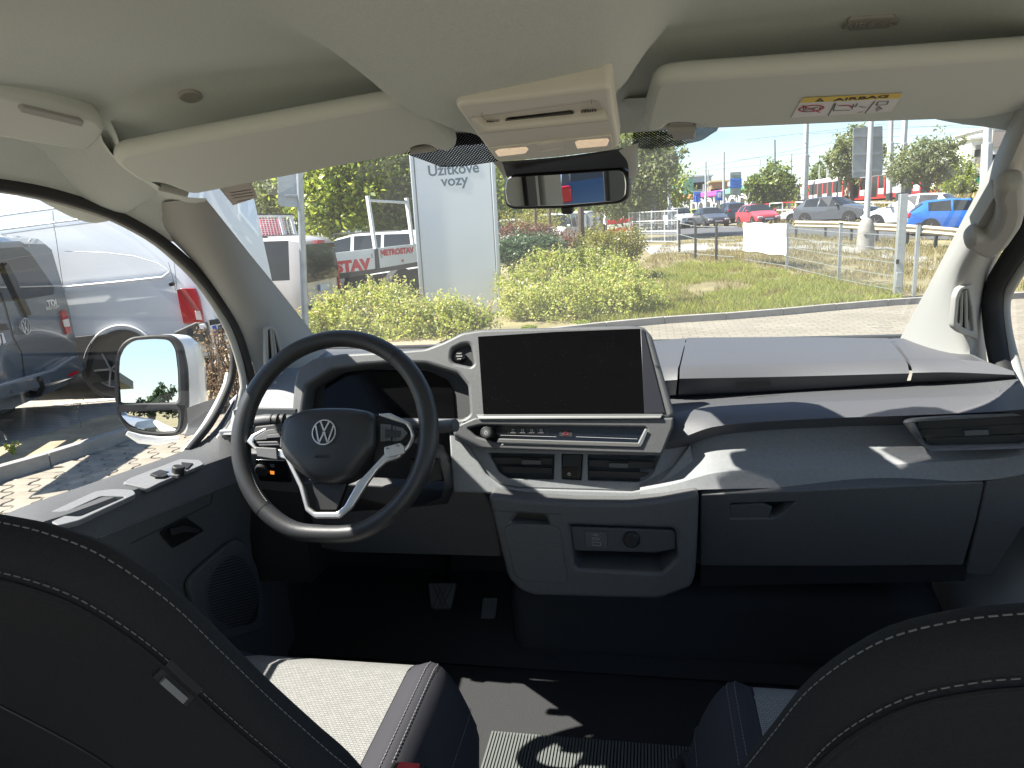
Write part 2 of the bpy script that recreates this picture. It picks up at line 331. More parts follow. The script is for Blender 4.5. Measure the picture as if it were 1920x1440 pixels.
# door openings: seals as concentric bands
def seal(name, pts, x, r, m, flat=1):
    p = rs(X_(pts, x), 40); MB().tube(p, r, 8).build(name, m, van, smooth=70)
seal('door_seal', [(-220, 322), (-60, 338), (30, 350), (90, 362), (150, 379), (205, 398), (250, 420), (290, 443), (330, 474), (372, 514), (412, 566), (444, 622), (466, 690), (472, 730), (452, 790), (430, 830)], -.805, .011, m_rub)
seal('door_frame_trim', [(-220, 326), (-60, 344), (30, 356), (90, 369), (150, 386), (205, 405), (250, 427), (290, 451), (325, 480), (365, 520), (402, 570), (432, 626), (452, 690), (455, 726), (432, 790), (400, 835)], -.815, .009, m_trimd)
seal('door_seal', [(1962, 330), (1925, 440), (1890, 496), (1866, 540), (1861, 590), (1878, 690), (1900, 740)], .85, .020, m_rub)
seal('door_frame_trim', [(1975, 380), (1930, 480), (1898, 530), (1884, 565), (1887, 620), (1904, 690), (1925, 760)], .87, .011, m_trim)
# windscreen with black dotted band
nW = 24; wt = [V((-.70+1.40*i/nW, 1.255+.03*(1-(2*i/nW-1)**2), 1.955)) for i in range(nW+1)]; wb = [V((-.86+1.72*i/nW, 2.0+.16*(1-(2*i/nW-1)**2), 1.47)) for i in range(nW+1)]
wm = [(a+b)/2+V((0, .02, .02)) for a, b in zip(wt, wb)]
MB().loft([wt, wm, wb]).build('windscreen', m_wind, van, smooth=80)
m_frit = bpy.data.materials.new('dotted frit'); m_frit.use_nodes = True; nt = m_frit.node_tree; p = nt.nodes['Principled BSDF']; p.inputs['Base Color'].default_value = (.012, .012, .018, 1); p.inputs['Specular IOR Level'].default_value = .05; p.inputs['Roughness'].default_value = .8
tc = nt.nodes.new('ShaderNodeTexCoord'); vo = nt.nodes.new('ShaderNodeTexVoronoi'); vo.inputs['Scale'].default_value = 250; vo.inputs['Randomness'].default_value = 0; vo.voronoi_dimensions = '2D'
mp = nt.nodes.new('ShaderNodeMapping'); mp.inputs['Rotation'].default_value = (0, 0, R(45)); mt_ = nt.nodes.new('ShaderNodeMath'); mt_.operation = 'LESS_THAN'; mt_.inputs[1].default_value = .27
tr = nt.nodes.new('ShaderNodeBsdfTransparent'); mx = nt.nodes.new('ShaderNodeMixShader')
nt.links.new(tc.outputs['Object'], mp.inputs[0]); nt.links.new(mp.outputs[0], vo.inputs['Vector']); nt.links.new(vo.outputs['Distance'], mt_.inputs[0]); nt.links.new(mt_.outputs[0], mx.inputs[0]); nt.links.new(p.outputs[0], mx.inputs[1]); nt.links.new(tr.outputs[0], mx.inputs[2]); nt.links.new(mx.outputs[0], nt.nodes['Material Output'].inputs[0])
ffr = Fr.p3(PY(860, 310, 1.30), PY(1270, 250, 1.30), PY(1060, 400, 1.47))
for poly in ([(700, 250), (790, 250), (960, 250), (960, 300), (925, 304), (870, 312), (830, 314), (800, 303), (770, 292)], [(1190, 200), (1360, 200), (1345, 245), (1315, 264), (1270, 274), (1225, 279), (1185, 277)]):
    plate(ffr, poly, th=.0005, bev=.0001, off=.004, m=m_frit, name='frit_band', parent=van)
# header under the visors
MB().loft([[V((x, 1.14, 2.0-.03*abs(x))) for x in xs[6:-6]], [V((x, 1.22, 1.985-.03*abs(x))) for x in xs[6:-6]], [V((x, 1.27, 1.962)) for x in xs[6:-6]]]).build('windscreen_header', m_head, van, smooth=70)
# door glass, both sides
door = thing('van_door', 'driver door with grey inner panel, window sill switches and speaker grille', 'door', (-.8, 1.0, .8))
MB().face(X_([(-420, 300), (0, 362), (150, 392), (240, 432), (310, 492), (370, 566), (420, 640), (440, 705), (405, 800), (355, 845), (180, 910), (-420, 1180)], -.845)).build('window_glass', m_glass, door)
MB().face(X_([(1925, 470), (1908, 520), (1904, 560), (1912, 700), (1970, 760), (2300, 700), (2300, 300)], .885)).build('window_glass', m_glass, van)
# sheet metal round the cab that keeps the light out below the windows
sh = MB(); sh.box((0, 2.12, 1.0), (1.74, .03, .95)); sh.build('firewall', m_blk2, van, smooth=0)
for s_ in (-1, 1): MB().box((s_*.915, .95, .90), (.02, 2.3, .82)).build('body_side', m_white, van, smooth=0)
MB().box((0, .65, .56), (1.9, 2.9, .03)).build('underfloor', m_blk2, van, smooth=0)
MB().box((-.90, .20, 1.72), (.02, .44, .64)).build('pillar_panel', m_white, van, smooth=0); MB().box((.92, -.25, 1.72), (.02, .35, .64)).build('pillar_panel', m_white, van, smooth=0)
hood = MB().loft([[V((x, y, z-.06*(x/.9)**2)) for x in [-.92+.092*i for i in range(21)]] for y, z in [(2.14, 1.40), (2.5, 1.30), (2.75, 1.17), (2.85, .9), (2.86, .45)]]).build('bonnet', m_white, van, smooth=60)
# floor
fl = MB(); fl.box((0, .9, .735), (1.78, 2.4, .03)); fl.build('cab_floor', m_carpet, van)
rib = MB()
for i in range(70): rib.box((-.17+.0068*i, .95, .753), (.004, .75, .006))
rib.build('ribbed_mat', m_mat, van, smooth=0)
MB().loft([[V((x, 1.55, .76)) for x in (-.88, .88)], [V((x, 1.85, .86)) for x in (-.88, .88)], [V((x, 2.06, 1.3)) for x in (-.88, .88)]]).build('footwell_carpet', m_carpet, van)
MB().box((.32, 1.80, .85), (1.0, .4, .22)).build('footwell_filler', m_carpet, van, bev=.05, seg=4)  # invented box, added to fill the dark space under the dash
# interior lining behind the camera (seen in the mirror)
MB().box((-.87, .24, 1.5), (.03, .36, 1.0)).build('side_lining', m_trim, van, bev=.01); MB().box((-.87, -.03, 1.5), (.035, .13, 1.0)).build('side_lining', m_trim, van, bev=.01)
MB().box((-.87, -.72, 1.5), (.03, .50, 1.0)).build('rear_lining', m_blk2, van, bev=.01)
MB().box((-.845, .14, 1.5), (.02, .06, .9)).build('belt', m_blk2, van, bev=.003)
# speaker, badge, overhead tray
def ceil_fr(px, py, h=.001):
    z = 2.0
    for _ in range(12): p = PZ(px, py, z); z = .5*z+.5*ceil_z(p.x, p.y)
    e = .02; gx = (ceil_z(p.x+e, p.y)-ceil_z(p.x-e, p.y))/(2*e); gy = (ceil_z(p.x, p.y+e)-ceil_z(p.x, p.y-e))/(2*e); n = V((gx, gy, -1)); return Fr(V((p.x, p.y, ceil_z(p.x, p.y)))+n.normalized()*h, n, (1, 0, gx))
fc = ceil_fr(357, 184, .002); mg = disc(fc, 357, 184, .017, -.004, .004, m_trim, None, 'microphone_grille', label='round microphone grille with fine mesh set in the headliner', category='grille')
disc(fc, 357, 184, .0125, .0035, .0046, m_blk2, mg, 'mesh_disc')
gb = MB(); c0 = fc.P(357, 184, .005)
for i in range(-5, 6):
    h = math.sqrt(max(0, .0122**2-(i*.0022)**2)); 
    gb.bar(c0+fc.u*(i*.0022)-fc.v*h, c0+fc.u*(i*.0022)+fc.v*h, .0007, .0008); gb.bar(c0+fc.v*(i*.0022)-fc.u*h, c0+fc.v*(i*.0022)+fc.u*h, .0007, .0008)
gb.build('mesh_wire', m_trimd, mg, smooth=0)
fb = ceil_fr(1635, 46, .002)
ab = plate(fb, [(1588, 42), (1594, 36), (1676, 31), (1680, 36), (1672, 50), (1664, 54), (1592, 59)], r=.003, th=.008, bev=.002, off=.005, m=m_trim, name='airbag_badge', label='small moulded AIRBAG badge on the headliner above the right visor', category='badge')
ftext('AIRBAG', fb, 1633, 46, .0135, m_trimd, ab, h=.0053, th=.001, sx=1.35, bold=.0003)
ft = Fr.p3(PX(0, 178, -.60), PX(190, 230, -.615), PX(155, 284, -.70))
tr_ = plate(ft, [(-120, 160), (0, 177), (100, 199), (188, 226), (201, 243), (190, 262), (165, 284), (100, 277), (0, 260), (-120, 240)], r=.012, th=.03, bev=.009, off=.012, m=m_visor, name='overhead_tray', label='beige overhead holder flap above the driver window', category='holder')
plate(ft, [(35, 204), (42, 200), (152, 226), (158, 232), (154, 238), (40, 212)], r=.003, th=.006, bev=.002, off=.016, m=m_trim, name='flap_grip', parent=tr_)
# ------------------------------------------------------------------ sun visors
def visor(fr, pts, label, r=.018):
    return plate(fr, pts, r=r, th=.026, bev=.011, off=.016, m=m_visor, name='sun_visor', label=label, category='sun visor')
fl_ = Fr.p3(PY(225, 290, 1.0), PY(770, 195, 1.03), PY(800, 300, 1.20))
v1 = visor(fl_, [(211, 303), (222, 290), (360, 263), (560, 226), (740, 193), (778, 192), (808, 214), (852, 258), (859, 276), (842, 288), (815, 284), (800, 274), (776, 278), (766, 292), (640, 314), (362, 368), (325, 354), (305, 346), (262, 344), (222, 316)], 'grey sun visor folded up above the steering wheel')
MB().tube([fl_.P(770, 283, -.002), fl_.P(818, 276, -.002)], .006, 10).build('hinge_pin', m_trimd, v1)
MB().tube([fl_.P(300, 350, -.006), fl_.P(350, 362, -.006)], .007, 10).build('hinge_pin', m_trimd, v1)
fr_ = Fr.p3(PY(1225, 160, 1.03), PY(1900, 108, 1.0), PY(1340, 243, 1.20))
v2 = visor(fr_, [(1222, 166), (1232, 156), (1262, 149), (1600, 126), (1920, 104), (2100, 92), (2120, 170), (2040, 195), (1915, 208), (1850, 225), (1600, 233), (1340, 244), (1318, 243), (1300, 234), (1256, 232), (1246, 246), (1216, 250), (1204, 243), (1212, 200)], 'grey sun visor on the right with airbag warning sticker')
MB().tube([fr_.P(1252, 241, -.004), fr_.P(1304, 240, -.004)], .009, 12).build('hinge_pin', m_trimd, v2)
plate(fr_, [(1254, 234), (1300, 232), (1304, 262), (1262, 264)], r=.003, th=.02, bev=.003, off=-.006, m=m_trim, name='visor_clip', parent=v2)
m_pap = M('sticker paper', .72, .6); m_yel = M('sticker yellow', (.72, .52, .08), .6); m_red = M('sticker red', (.45, .03, .08), .6); m_ink = M('ink', .03, .6)
st = plate(fr_, [(1505, 184), (1693, 175), (1672, 209), (1483, 221)], th=.0006, bev=.0001, off=.0172, m=m_pap, name='warning_sticker', label='white and yellow airbag warning sticker on the right visor', category='sticker', smooth=0)
plate(fr_, [(1506, 184), (1692, 175.5), (1687, 184.5), (1500, 193)], th=.0004, bev=.0001, off=.0177, m=m_yel, name='yellow_strip', parent=st, smooth=0)
ftext('AIRBAG', fr_, 1615, 184, .0125, m_ink, st, h=.0178, sx=1.5, bold=.0002)
plate(fr_, [(1538, 184), (1545, 190.5), (1528, 191)], th=.0003, bev=.00005, off=.0180, m=m_ink, name='warning_triangle', parent=st, smooth=0)
ring(fr_, 1521, 204, .0165, .0138, .0180, sy=.72, m=m_red, name='prohibition_ring', parent=st)
def ink(fr, segs, wd, m, parent, name, h):
    b = MB()
    for a, e in segs: b.bar(fr.P(*a, h), fr.P(*e, h), wd, .0003)
    return b.build(name, m, parent, smooth=0)
ink(fr_, [((1505, 199), (1537, 211))], .002, m_red, st, 'prohibition_bar', .0179)
ink(fr_, [((1506, 198), (1508, 210)), ((1508, 210), (1527, 209)), ((1509, 199), (1512, 207)), ((1512, 207), (1530, 202)), ((1524, 205), (1534, 200)), ((1536, 205), (1539, 200)), ((1553, 217), (1566, 193)), ((1622, 213), (1640, 190)),
          ((1562, 208), (1567, 195)), ((1562, 208), (1594, 207)), ((1597, 205), (1601, 196)), ((1604, 201), (1608, 194)), ((1610, 200), (1624, 202)), ((1643, 198), (1647, 191)), ((1647, 191), (1666, 190)), ((1666, 190), (1663, 196)), ((1643, 198), (1663, 196)), ((1642, 206), (1648, 200)), ((1648, 200), (1654, 205)), ((1643, 209), (1653, 203)), ((1608, 211), (1618, 210))], .0011, m_ink, st, 'pictogram', .0179)
ink(fr_, [((1572, 199), (1592, 198)), ((1592, 198), (1597, 201))], .0025, m_red, st, 'pictogram_red', .0179)
ftext('!', fr_, 1537, 188, .006, m_yel, st, h=.0183)
# ------------------------------------------------------------------ overhead console
_z = PY(855, 200, .965).z; _t = ray(1145, 163); fo = Fr.p3(PY(855, 200, .965), CAM+_t*((_z-.004-CAM.z)/_t.z), PY(1045, 297, 1.15))
oc = plate(fo, [(853, 200), (862, 195), (1000, 180), (1135, 163), (1146, 167), (1152, 220), (1161, 275), (1152, 283), (1040, 297), (938, 305), (926, 299), (890, 250)], [[(884, 222), (1118, 190), (1138, 222), (910, 244)]], r=.008, hr=.006, th=.03, bev=.006, off=.022, m=m_conbox, name='overhead_console', label='cream overhead lamp console between the two sun visors', category='console')
plate(fo, [(868, 205), (1128, 178), (1145, 228), (896, 256)], th=.004, off=.010, bev=.001, m=m_conbox, name='recess_floor', parent=oc)
for q in ([(908, 230), (918, 226), (937, 225), (931, 240), (910, 240)], [(1087, 209), (1110, 204), (1119, 207), (1116, 217), (1096, 218)]):
    g = plate(fo, q, r=.002, th=.003, off=.0115, bev=.001, m=m_trimd, name='microphone_slots', parent=oc)
    xs_ = [p_[0] for p_ in q]
    for k in range(6):
        x0 = min(xs_)+4+(max(xs_)-min(xs_)-8)*k/5; y0 = sum(p_[1] for p_ in q)/5
        MB().bar(fo.P(x0+2, y0-5, .012), fo.P(x0-2, y0+5, .012), .0012, .001).build('slot', m_blk, g, smooth=0)
ps = plate(fo, [(946, 228), (950, 224), (1072, 210), (1076, 213), (1075, 222), (952, 238), (947, 236)], r=.003, th=.004, off=.0125, bev=.001, m=m_pian, name='display_strip', parent=oc)
ftext('PASSENGER AIR BAG', fo, 1012, 225, .0062, m_print, ps, h=.013, sx=1.1)
lb = plate(fo, [(914, 279), (1146, 254), (1150, 278), (934, 299)], r=.003, th=.004, off=.024, bev=.001, m=m_conbox, name='lamp_panel', parent=oc)
m_lens = M('lit lamp lens', (.75, .68, .58), .25, emit=((1, .72, .45), .12), var=.25, vscale=120)
for q, e in (([(928, 285), (936, 281), (986, 277), (991, 281), (985, 288), (934, 294)], (955, 285)), ([(1078, 268), (1084, 265), (1138, 261), (1142, 264), (1138, 274), (1082, 279)], (1110, 270))):
    plate(fo, q, r=.002, th=.003, off=.0252, bev=.0008, m=m_lens, name='reading_lamp', parent=oc)
for q in ([(1006, 272), (1054, 265), (1057, 275), (1010, 281)], [(1012, 284), (1058, 278), (1059, 283), (1014, 289)]):
    plate(fo, q, r=.001, th=.002, off=.0253, bev=.0007, m=m_conbox, name='lamp_button', parent=oc)
ink(fo, [((882, 221), (1117, 189)), ((897, 251), (1141, 226)), ((1109, 187), (1109, 195)), ((903, 211), (905, 221))], .0008, m_trimd, oc, 'panel_gap', .0222)
# ------------------------------------------------------------------ inside mirror
fm = Fr.p3(PY(943, 360, 1.315), PY(1180, 345, 1.255), PY(1060, 316, 1.275))
pm = PY(1062, 355, 1.285)
fm = Fr(pm, V((-.225, -.97, -.078)), (1, -.23, .06))
im = plate(fm, [(945, 336), (958, 327), (1050, 321), (1165, 314), (1176, 322), (1179, 345), (1177, 372), (1160, 382), (1060, 391), (960, 393), (946, 386), (942, 362)], r=.02, th=.03, bev=.008, off=.0, m=m_blk, name='inside_mirror', label='black framed rear view mirror hanging below the lamp console', category='mirror')
plate(fm, [(949, 339), (960, 331), (1050, 326), (1161, 318), (1171, 326), (1174, 346), (1172, 369), (1157, 377), (1060, 385), (962, 388), (951, 382), (947, 362)], r=.018, th=.003, bev=.0012, off=.0016, m=m_mirror, name='mirror_glass', parent=im)
plate(fm, [(1050, 388), (1073, 387), (1073, 399), (1068, 402), (1053, 402)], r=.003, th=.012, bev=.003, off=-.003, m=m_blk, name='dipping_lever', parent=im)
fmh = Fr.ya(1060, 310, 1.34)
MB().loft([rs([PY(a, b, c) for a, b, c in L_], 12) for L_ in ([(936, 303, 1.20), (1050, 294, 1.20), (1166, 278, 1.20)], [(942, 312, 1.30), (1060, 300, 1.30), (1184, 280, 1.30)], [(952, 335, 1.38), (1062, 330, 1.38), (1180, 330, 1.38)], [(960, 380, 1.42), (1062, 372, 1.42), (1168, 372, 1.42)])]).build('mirror_base', m_blk2, im, smooth=60)
MB().loft([rs([PY(a, b, c) for a, b, c in L_], 12) for L_ in ([(1160, 282, 1.18), (1178, 310, 1.24), (1176, 370, 1.30)], [(1186, 272, 1.20), (1192, 320, 1.27), (1172, 384, 1.34)], [(1197, 268, 1.26), (1193, 330, 1.34), (1165, 382, 1.40)])]).build('mirror_cover', m_trim, im, smooth=70)
MB().loft([rs([PY(a, b, c) for a, b, c in L_], 12) for L_ in ([(940, 300, 1.18), (945, 315, 1.24), (950, 332, 1.28)], [(924, 304, 1.22), (936, 318, 1.28), (946, 338, 1.34)])]).build('mirror_cover', m_trim, im, smooth=70)
# paper label on the windscreen, top left
fw_ = Fr.p3(PY(430, 365, 1.33), PY(480, 365, 1.33), PY(440, 385, 1.37))
wl = plate(fw_, [(400, 340), (470, 340), (483, 370), (437, 385)], th=.0008, bev=.0001, off=.01, m=M('grey label paper', (.42, .38, .35), .7), name='paper_label', label='small printed paper label behind the windscreen by the left visor', category='label', smooth=0)
ink(fw_, [((432, 362), (470, 356)), ((434, 367), (474, 361)), ((437, 372), (476, 366)), ((445, 378), (470, 374))], .0025, m_ink, wl, 'print_line', .0105)
fgs = Fr.p3(PY(1640, 600, 1.93), PY(1690, 600, 1.92), PY(1650, 625, 1.97))
gs_ = MB()
for y, x0, x1 in ((604, 1647, 1669), (607, 1645, 1672), (611, 1646, 1674), (614, 1645, 1676), (617, 1646, 1670), (609.5, 1625, 1632)): gs_.bar(fgs.P(x0, y), fgs.P(x1, y-.3), .002, .0003)
for i in range(2):
    for j in range(2): gs_.bar(fgs.P(1634+5*i, 609+5*j), fgs.P(1638+5*i, 609+5*j), .004, .0003)
gs_.build('glass_stamp', m_dim, van, smooth=0, kind='stuff')
# ------------------------------------------------------------------ dashboard
dash = thing('dashboard', 'dark and light grey dashboard with big screen, vents and glovebox under the windscreen', 'dashboard', (0, 1.6, 1.0))
def rails(Ls, n): return [rs([PY(*q) for q in L], n) for L in Ls]
def dloft(name, Ls, m, n=40, bev=.004, parent=dash, back=None, smooth=30, **kw):
    rr = rails(Ls, n); b = MB(); b.loft(rr); return b.build(name, m, parent, smooth=smooth, **kw)
# dash top pad, from the glass to the lid's front, three lids with grooves between
base = [(540, 650, 1.98), (700, 648, 2.06), (950, 640, 2.10), (1220, 633, 2.10), (1500, 630, 2.05), (1690, 628, 1.96), (1772, 634, 1.86)]
dloft('dash_top', [[(a, b-4, c+.06) for a, b, c in base], base, [(505, 690, 1.72), (700, 688, 1.74), (950, 684, 1.74), (1240, 664, 1.76), (1500, 660, 1.74), (1690, 652, 1.74), (1815, 652, 1.68)], [(480, 712, 1.60), (700, 712, 1.62), (950, 712, 1.62), (1262, 688, 1.62), (1400, 684, 1.61), (1690, 680, 1.56), (1908, 690, 1.36)]], m_dash).location.z = -.016
def lid(pts_top, pts_mid, pts_fr, pts_lip, pts_un):
    return dloft('storage_lid', [pts_top, pts_mid, pts_fr, pts_lip, pts_un, [(a, b+8, c+.06) for a, b, c in pts_un]], m_dash, n=24, smooth=50)
lid([(1288, 633, 2.02), (1480, 632, 2.0), (1664, 634, 1.93)], [(1277, 682, 1.635), (1480, 678, 1.63), (1696, 672, 1.56)], [(1275, 690, 1.605), (1480, 687, 1.60), (1702, 683, 1.53)], [(1274, 710, 1.585), (1480, 706, 1.58), (1705, 700, 1.515)], [(1272, 738, 1.60), (1480, 730, 1.595), (1700, 715, 1.53)])
lid([(1674, 634, 1.92), (1740, 636, 1.87), (1775, 640, 1.82)], [(1702, 672, 1.555), (1760, 672, 1.52), (1850, 678, 1.42)], [(1708, 684, 1.525), (1780, 687, 1.48), (1900, 696, 1.355)], [(1711, 699, 1.51), (1780, 698, 1.465), (1903, 703, 1.345)], [(1707, 715, 1.53), (1790, 712, 1.48), (1906, 709, 1.36)])
lid([(1205, 640, 1.98), (1240, 638, 2.0), (1286, 634, 2.02)], [(1205, 686, 1.66), (1240, 684, 1.655), (1274, 683, 1.642)], [(1205, 694, 1.635), (1240, 693, 1.63), (1271, 691, 1.615)], [(1205, 716, 1.61), (1240, 714, 1.605), (1270, 712, 1.595)], [(1205, 744, 1.63), (1240, 742, 1.62), (1267, 740, 1.605)])
MB().loft([[PY(1380, 717, 1.572), PY(1445, 715, 1.572)], [PY(1380, 728, 1.577), PY(1445, 725, 1.577)]]).build('lid_grip', m_blk2, dash)
# shelf with ribbed rubber, roll, underside, light panel
m_shelf = M('shelf rubber', (.075, .076, .082), .6, bump=('weave', 220, .5, .0015))
seam = [(1180, 782, 1.50), (1262, 775, 1.49), (1280, 771, 1.485), (1347, 763, 1.475), (1513, 755, 1.465), (1700, 747, 1.43), (1860, 737, 1.37), (1912, 716, 1.325)]
dloft('shelf', [[(1180, 742, 1.66), (1265, 738, 1.65), (1480, 729, 1.64), (1700, 714, 1.57), (1790, 711, 1.52), (1906, 708, 1.37)], [(1180, 760, 1.60), (1280, 756, 1.58), (1480, 742, 1.56), (1700, 730, 1.51), (1800, 722, 1.46), (1909, 711, 1.345)], seam], m_shelf)
dloft('padded_roll', [seam, [(a, b+5, c-.014) for a, b, c in seam], [(1180, 812, 1.455), (1262, 800, 1.44), (1347, 783, 1.432), (1513, 774, 1.424), (1700, 767, 1.39), (1860, 760, 1.335), (1930, 745, 1.27)],
    [(1180, 840, 1.44), (1262, 826, 1.425), (1340, 800, 1.415), (1513, 786, 1.408), (1700, 779, 1.375), (1860, 772, 1.32), (1935, 766, 1.25)], [(1180, 862, 1.46), (1262, 845, 1.45), (1330, 820, 1.44), (1393, 810, 1.44), (1563, 800, 1.44), (1680, 797, 1.43), (1860, 792, 1.38), (1935, 786, 1.30)]], m_dash, n=60, smooth=60)
pan0 = [(1200, 866, 1.47), (1262, 844, 1.46), (1330, 819, 1.45), (1393, 809, 1.45), (1563, 799, 1.45), (1680, 796, 1.44), (1860, 791, 1.40), (1935, 786, 1.32)]
pan1 = [(1200, 920, 1.40), (1262, 908, 1.395), (1347, 886, 1.39), (1480, 880, 1.385), (1627, 874, 1.375), (1760, 866, 1.35), (1860, 860, 1.32), (1935, 852, 1.28)]
pan2 = [(1200, 936, 1.392), (1290, 920, 1.385), (1347, 917, 1.38), (1480, 914, 1.375), (1627, 908, 1.365), (1760, 903, 1.34), (1860, 899, 1.31), (1935, 885, 1.27)]
dloft('passenger_panel', [pan0, pan1, pan2, [(a, b+4, c+.05) for a, b, c in pan2]], m_lite, n=50, smooth=25)
# screen and instrument housing
fs = Fr.p3(PY(560, 770, 1.475), PY(1250, 770, 1.43), PY(900, 620, 1.53))
housing = plate(fs, [(546, 776), (550, 720), (556, 692), (588, 671), (640, 662), (740, 657), (798, 652), (830, 640), (866, 622), (905, 616), (1060, 612), (1182, 609), (1206, 611), (1222, 628), (1265, 776), (1258, 785), (1180, 792), (900, 794), (868, 812), (850, 822), (848, 806), (560, 792)],
    [[(566, 780), (574, 722), (622, 692), (680, 684), (740, 680), (800, 682), (858, 700), (876, 722), (880, 776), (868, 784)], [(848, 655), (866, 646), (878, 645), (882, 650), (887, 682), (882, 686), (850, 679), (846, 672)]], r=.008, hr=.006, th=.05, bev=.008, off=0, m=m_house, name='screen_housing', parent=dash)
f2 = fs.off(-.045)
plate(fs, [(556, 790), (560, 715), (620, 680), (740, 668), (870, 690), (890, 790)], th=.004, off=-.044, bev=.001, m=m_blk2, name='cluster_recess', parent=dash)
plate(f2, [(606, 790), (608, 722), (650, 697), (700, 693), (800, 695), (838, 712), (850, 734), (854, 790)], r=.008, th=.004, off=.006, bev=.001, m=m_screen, name='instrument_display', parent=dash)
plate(fs, [(844, 660), (880, 640), (892, 690), (846, 685)], th=.003, off=-.014, bev=.0005, m=m_blk2, name='button_recess', parent=dash)
sb = disc(fs, 861, 668, .0125, -.014, .0, m_pian, dash, 'start_button')
for k, t_ in enumerate(('START', 'ENGINE', 'STOP')): ftext(t_, fs, 861, 663+5*k, .0040, m_print, sb, h=.0003)
scr = plate(fs, [(896, 631), (1040, 622), (1200, 616), (1240, 774), (906, 776)], r=.002, th=.008, bev=.0008, off=.002, m=m_screen, name='touch_screen', parent=dash)
plate(fs, [(1201, 618), (1207, 618), (1247, 774), (1208, 775)], th=.007, bev=.0008, off=.0032, m=M('bezel blue black', (.018, .019, .026), .35), name='screen_bezel', parent=dash)
m_dustp = M('dust', .2, .9); db = MB()
for i in range(190):
    x = random.uniform(.02, .98); y = random.uniform(.02, .98); px = 905+x*295; py = 630+y*140; c = fs.P(px, py, .0022); s_ = random.choice([.0003, .0003, .0004, .0006]); db.box(c, (s_, .0001, s_))
db.build('dust_speck', m_dustp, scr, smooth=0, kind='stuff')
lg = MB(); a = [fs.P(893, 777, .002), fs.P(1243, 776, .002)]; b_ = [fs.P(896, 781, .020), fs.P(1240, 780, .020)]; c_ = [fs.P(898, 786, .020), fs.P(1238, 784, .020)]; d_ = [fs.P(898, 788, .0), fs.P(1238, 787, .0)]
lg.loft([a, b_, c_, d_]); lg.build('ledge_trim', m_silver, dash, smooth=0, bev=.001)
# control strip
fc_ = Fr.p3(PY(860, 800, 1.425), PY(1240, 800, 1.405), PY(1050, 845, 1.40))
plate(fc_, [(852, 800), (890, 783), (1060, 786), (1263, 783), (1262, 800), (1241, 852), (1130, 849), (880, 840), (851, 824)], [[(876, 803), (900, 797), (1050, 799), (1210, 801), (1214, 805), (1203, 833), (1196, 837), (935, 831), (892, 818)]], r=.004, hr=.004, th=.03, bev=.004, off=.0, m=m_house, name='control_frame', parent=dash)
cs = plate(fc_, [(868, 790), (1225, 790), (1215, 845), (880, 840)], th=.004, off=-.010, bev=.001, m=m_pian, name='control_strip', parent=dash)
lp = MB(); lp.loft([[fc_.P(*q, h) for q in ((936, 822), (1060, 826), (1196, 830), (1209, 804))] for h in (.002,)] + [[fc_.P(*q, .006) for q in ((934, 824), (1060, 828), (1198, 832), (1212, 804))], [fc_.P(*q, .004) for q in ((932, 829), (1060, 833), (1201, 837), (1216, 805))]]); lp.build('control_lip', m_silver, dash, smooth=0)
kn = disc(fc_, 911, 811, .0125, -.008, .012, m_blk2, dash, 'volume_knob'); disc(fc_, 911, 811, .0085, .010, .0125, m_house, kn, 'knob_cap', rim=.1)
ring(fc_, 911, 811, .0036, .0028, .0129, m=m_print, name='power_symbol', parent=kn)
ink(fc_, [((911, 807.5), (911, 811))], .0008, m_print, kn, 'power_symbol', .0131)
sm = []
for k in range(5): sm.append(((953+18.5*k, 804), (953+18.5*k, 813)))
ink(fc_, sm, .0005, m_dim, cs, 'key_divider', -.0095)
ink(fc_, [((938, 816), (1043, 819)), ((1080, 819), (1195, 823))], .0010, m_print, cs, 'slider_line', -.0095)
for k, t_ in enumerate(('^', 'i', '*', 'o')):
    ring(fc_, 962+17.5*k, 807.5, .003, .0022, -.0094, 12, m=m_print, name='key_symbol', parent=cs)
ink(fc_, [((957+17.5*k, 811.5), (967+17.5*k, 811.8)) for k in range(4)], .0006, m_print, cs, 'key_symbol', -.0093)
hz = plate(fc_, [(1049, 806), (1073, 807), (1073, 819), (1049, 818)], th=.002, off=-.0085, bev=.0003, m=m_blk2, name='hazard_key', parent=dash)
ink(fc_, [((1061, 808.5), (1066, 815.5)), ((1066, 815.5), (1056, 815.2)), ((1056, 815.2), (1061, 808.5))], .0012, m_red, hz, 'hazard_triangle', -.008)
# bowl with centre vents, light trim round it
fb_ = Fr.p3(PY(860, 850, 1.435), PY(1290, 850, 1.435), PY(1060, 920, 1.405))
rim = [(872, 826), (890, 855), (910, 887), (937, 909), (975, 915), (1080, 918), (1185, 921), (1215, 915), (1242, 896), (1268, 868), (1294, 832)]
vents = [[(915, 848), (1039, 851), (1038, 899), (952, 896), (934, 884)], [(1052, 850), (1093, 851), (1090, 900), (1053, 898)], [(1101, 851), (1238, 853), (1226, 884), (1212, 898), (1195, 903), (1102, 900)]]
plate(fb_, [(866, 826)]+rim[1:]+[(1262, 820), (860, 820)], vents, hr=.003, th=.03, bev=.003, off=-.006, m=m_lite, name='vent_surround', parent=dash)
plate(fb_, [(905, 842), (1245, 842), (1225, 908), (940, 902)], th=.004, off=-.034, bev=.001, m=m_blk, name='vent_backing', parent=dash)
for Ls in (((922, 863), (1036, 865)), ((942, 880), (1036, 883)), ((1104, 868), (1226, 872)), ((1104, 888), (1216, 892))):
    MB().bar(fb_.P(*Ls[0], -.016), fb_.P(*Ls[1], -.016), .0035, .014).build('vent_slat', m_blk2, dash)
for x, y in ((996, 866), (1160, 872)): MB().bar(fb_.P(x-18, y-.4, -.010), fb_.P(x+18, y+.4, -.010), .006, .01).build('vent_tab', m_house, dash, bev=.001)
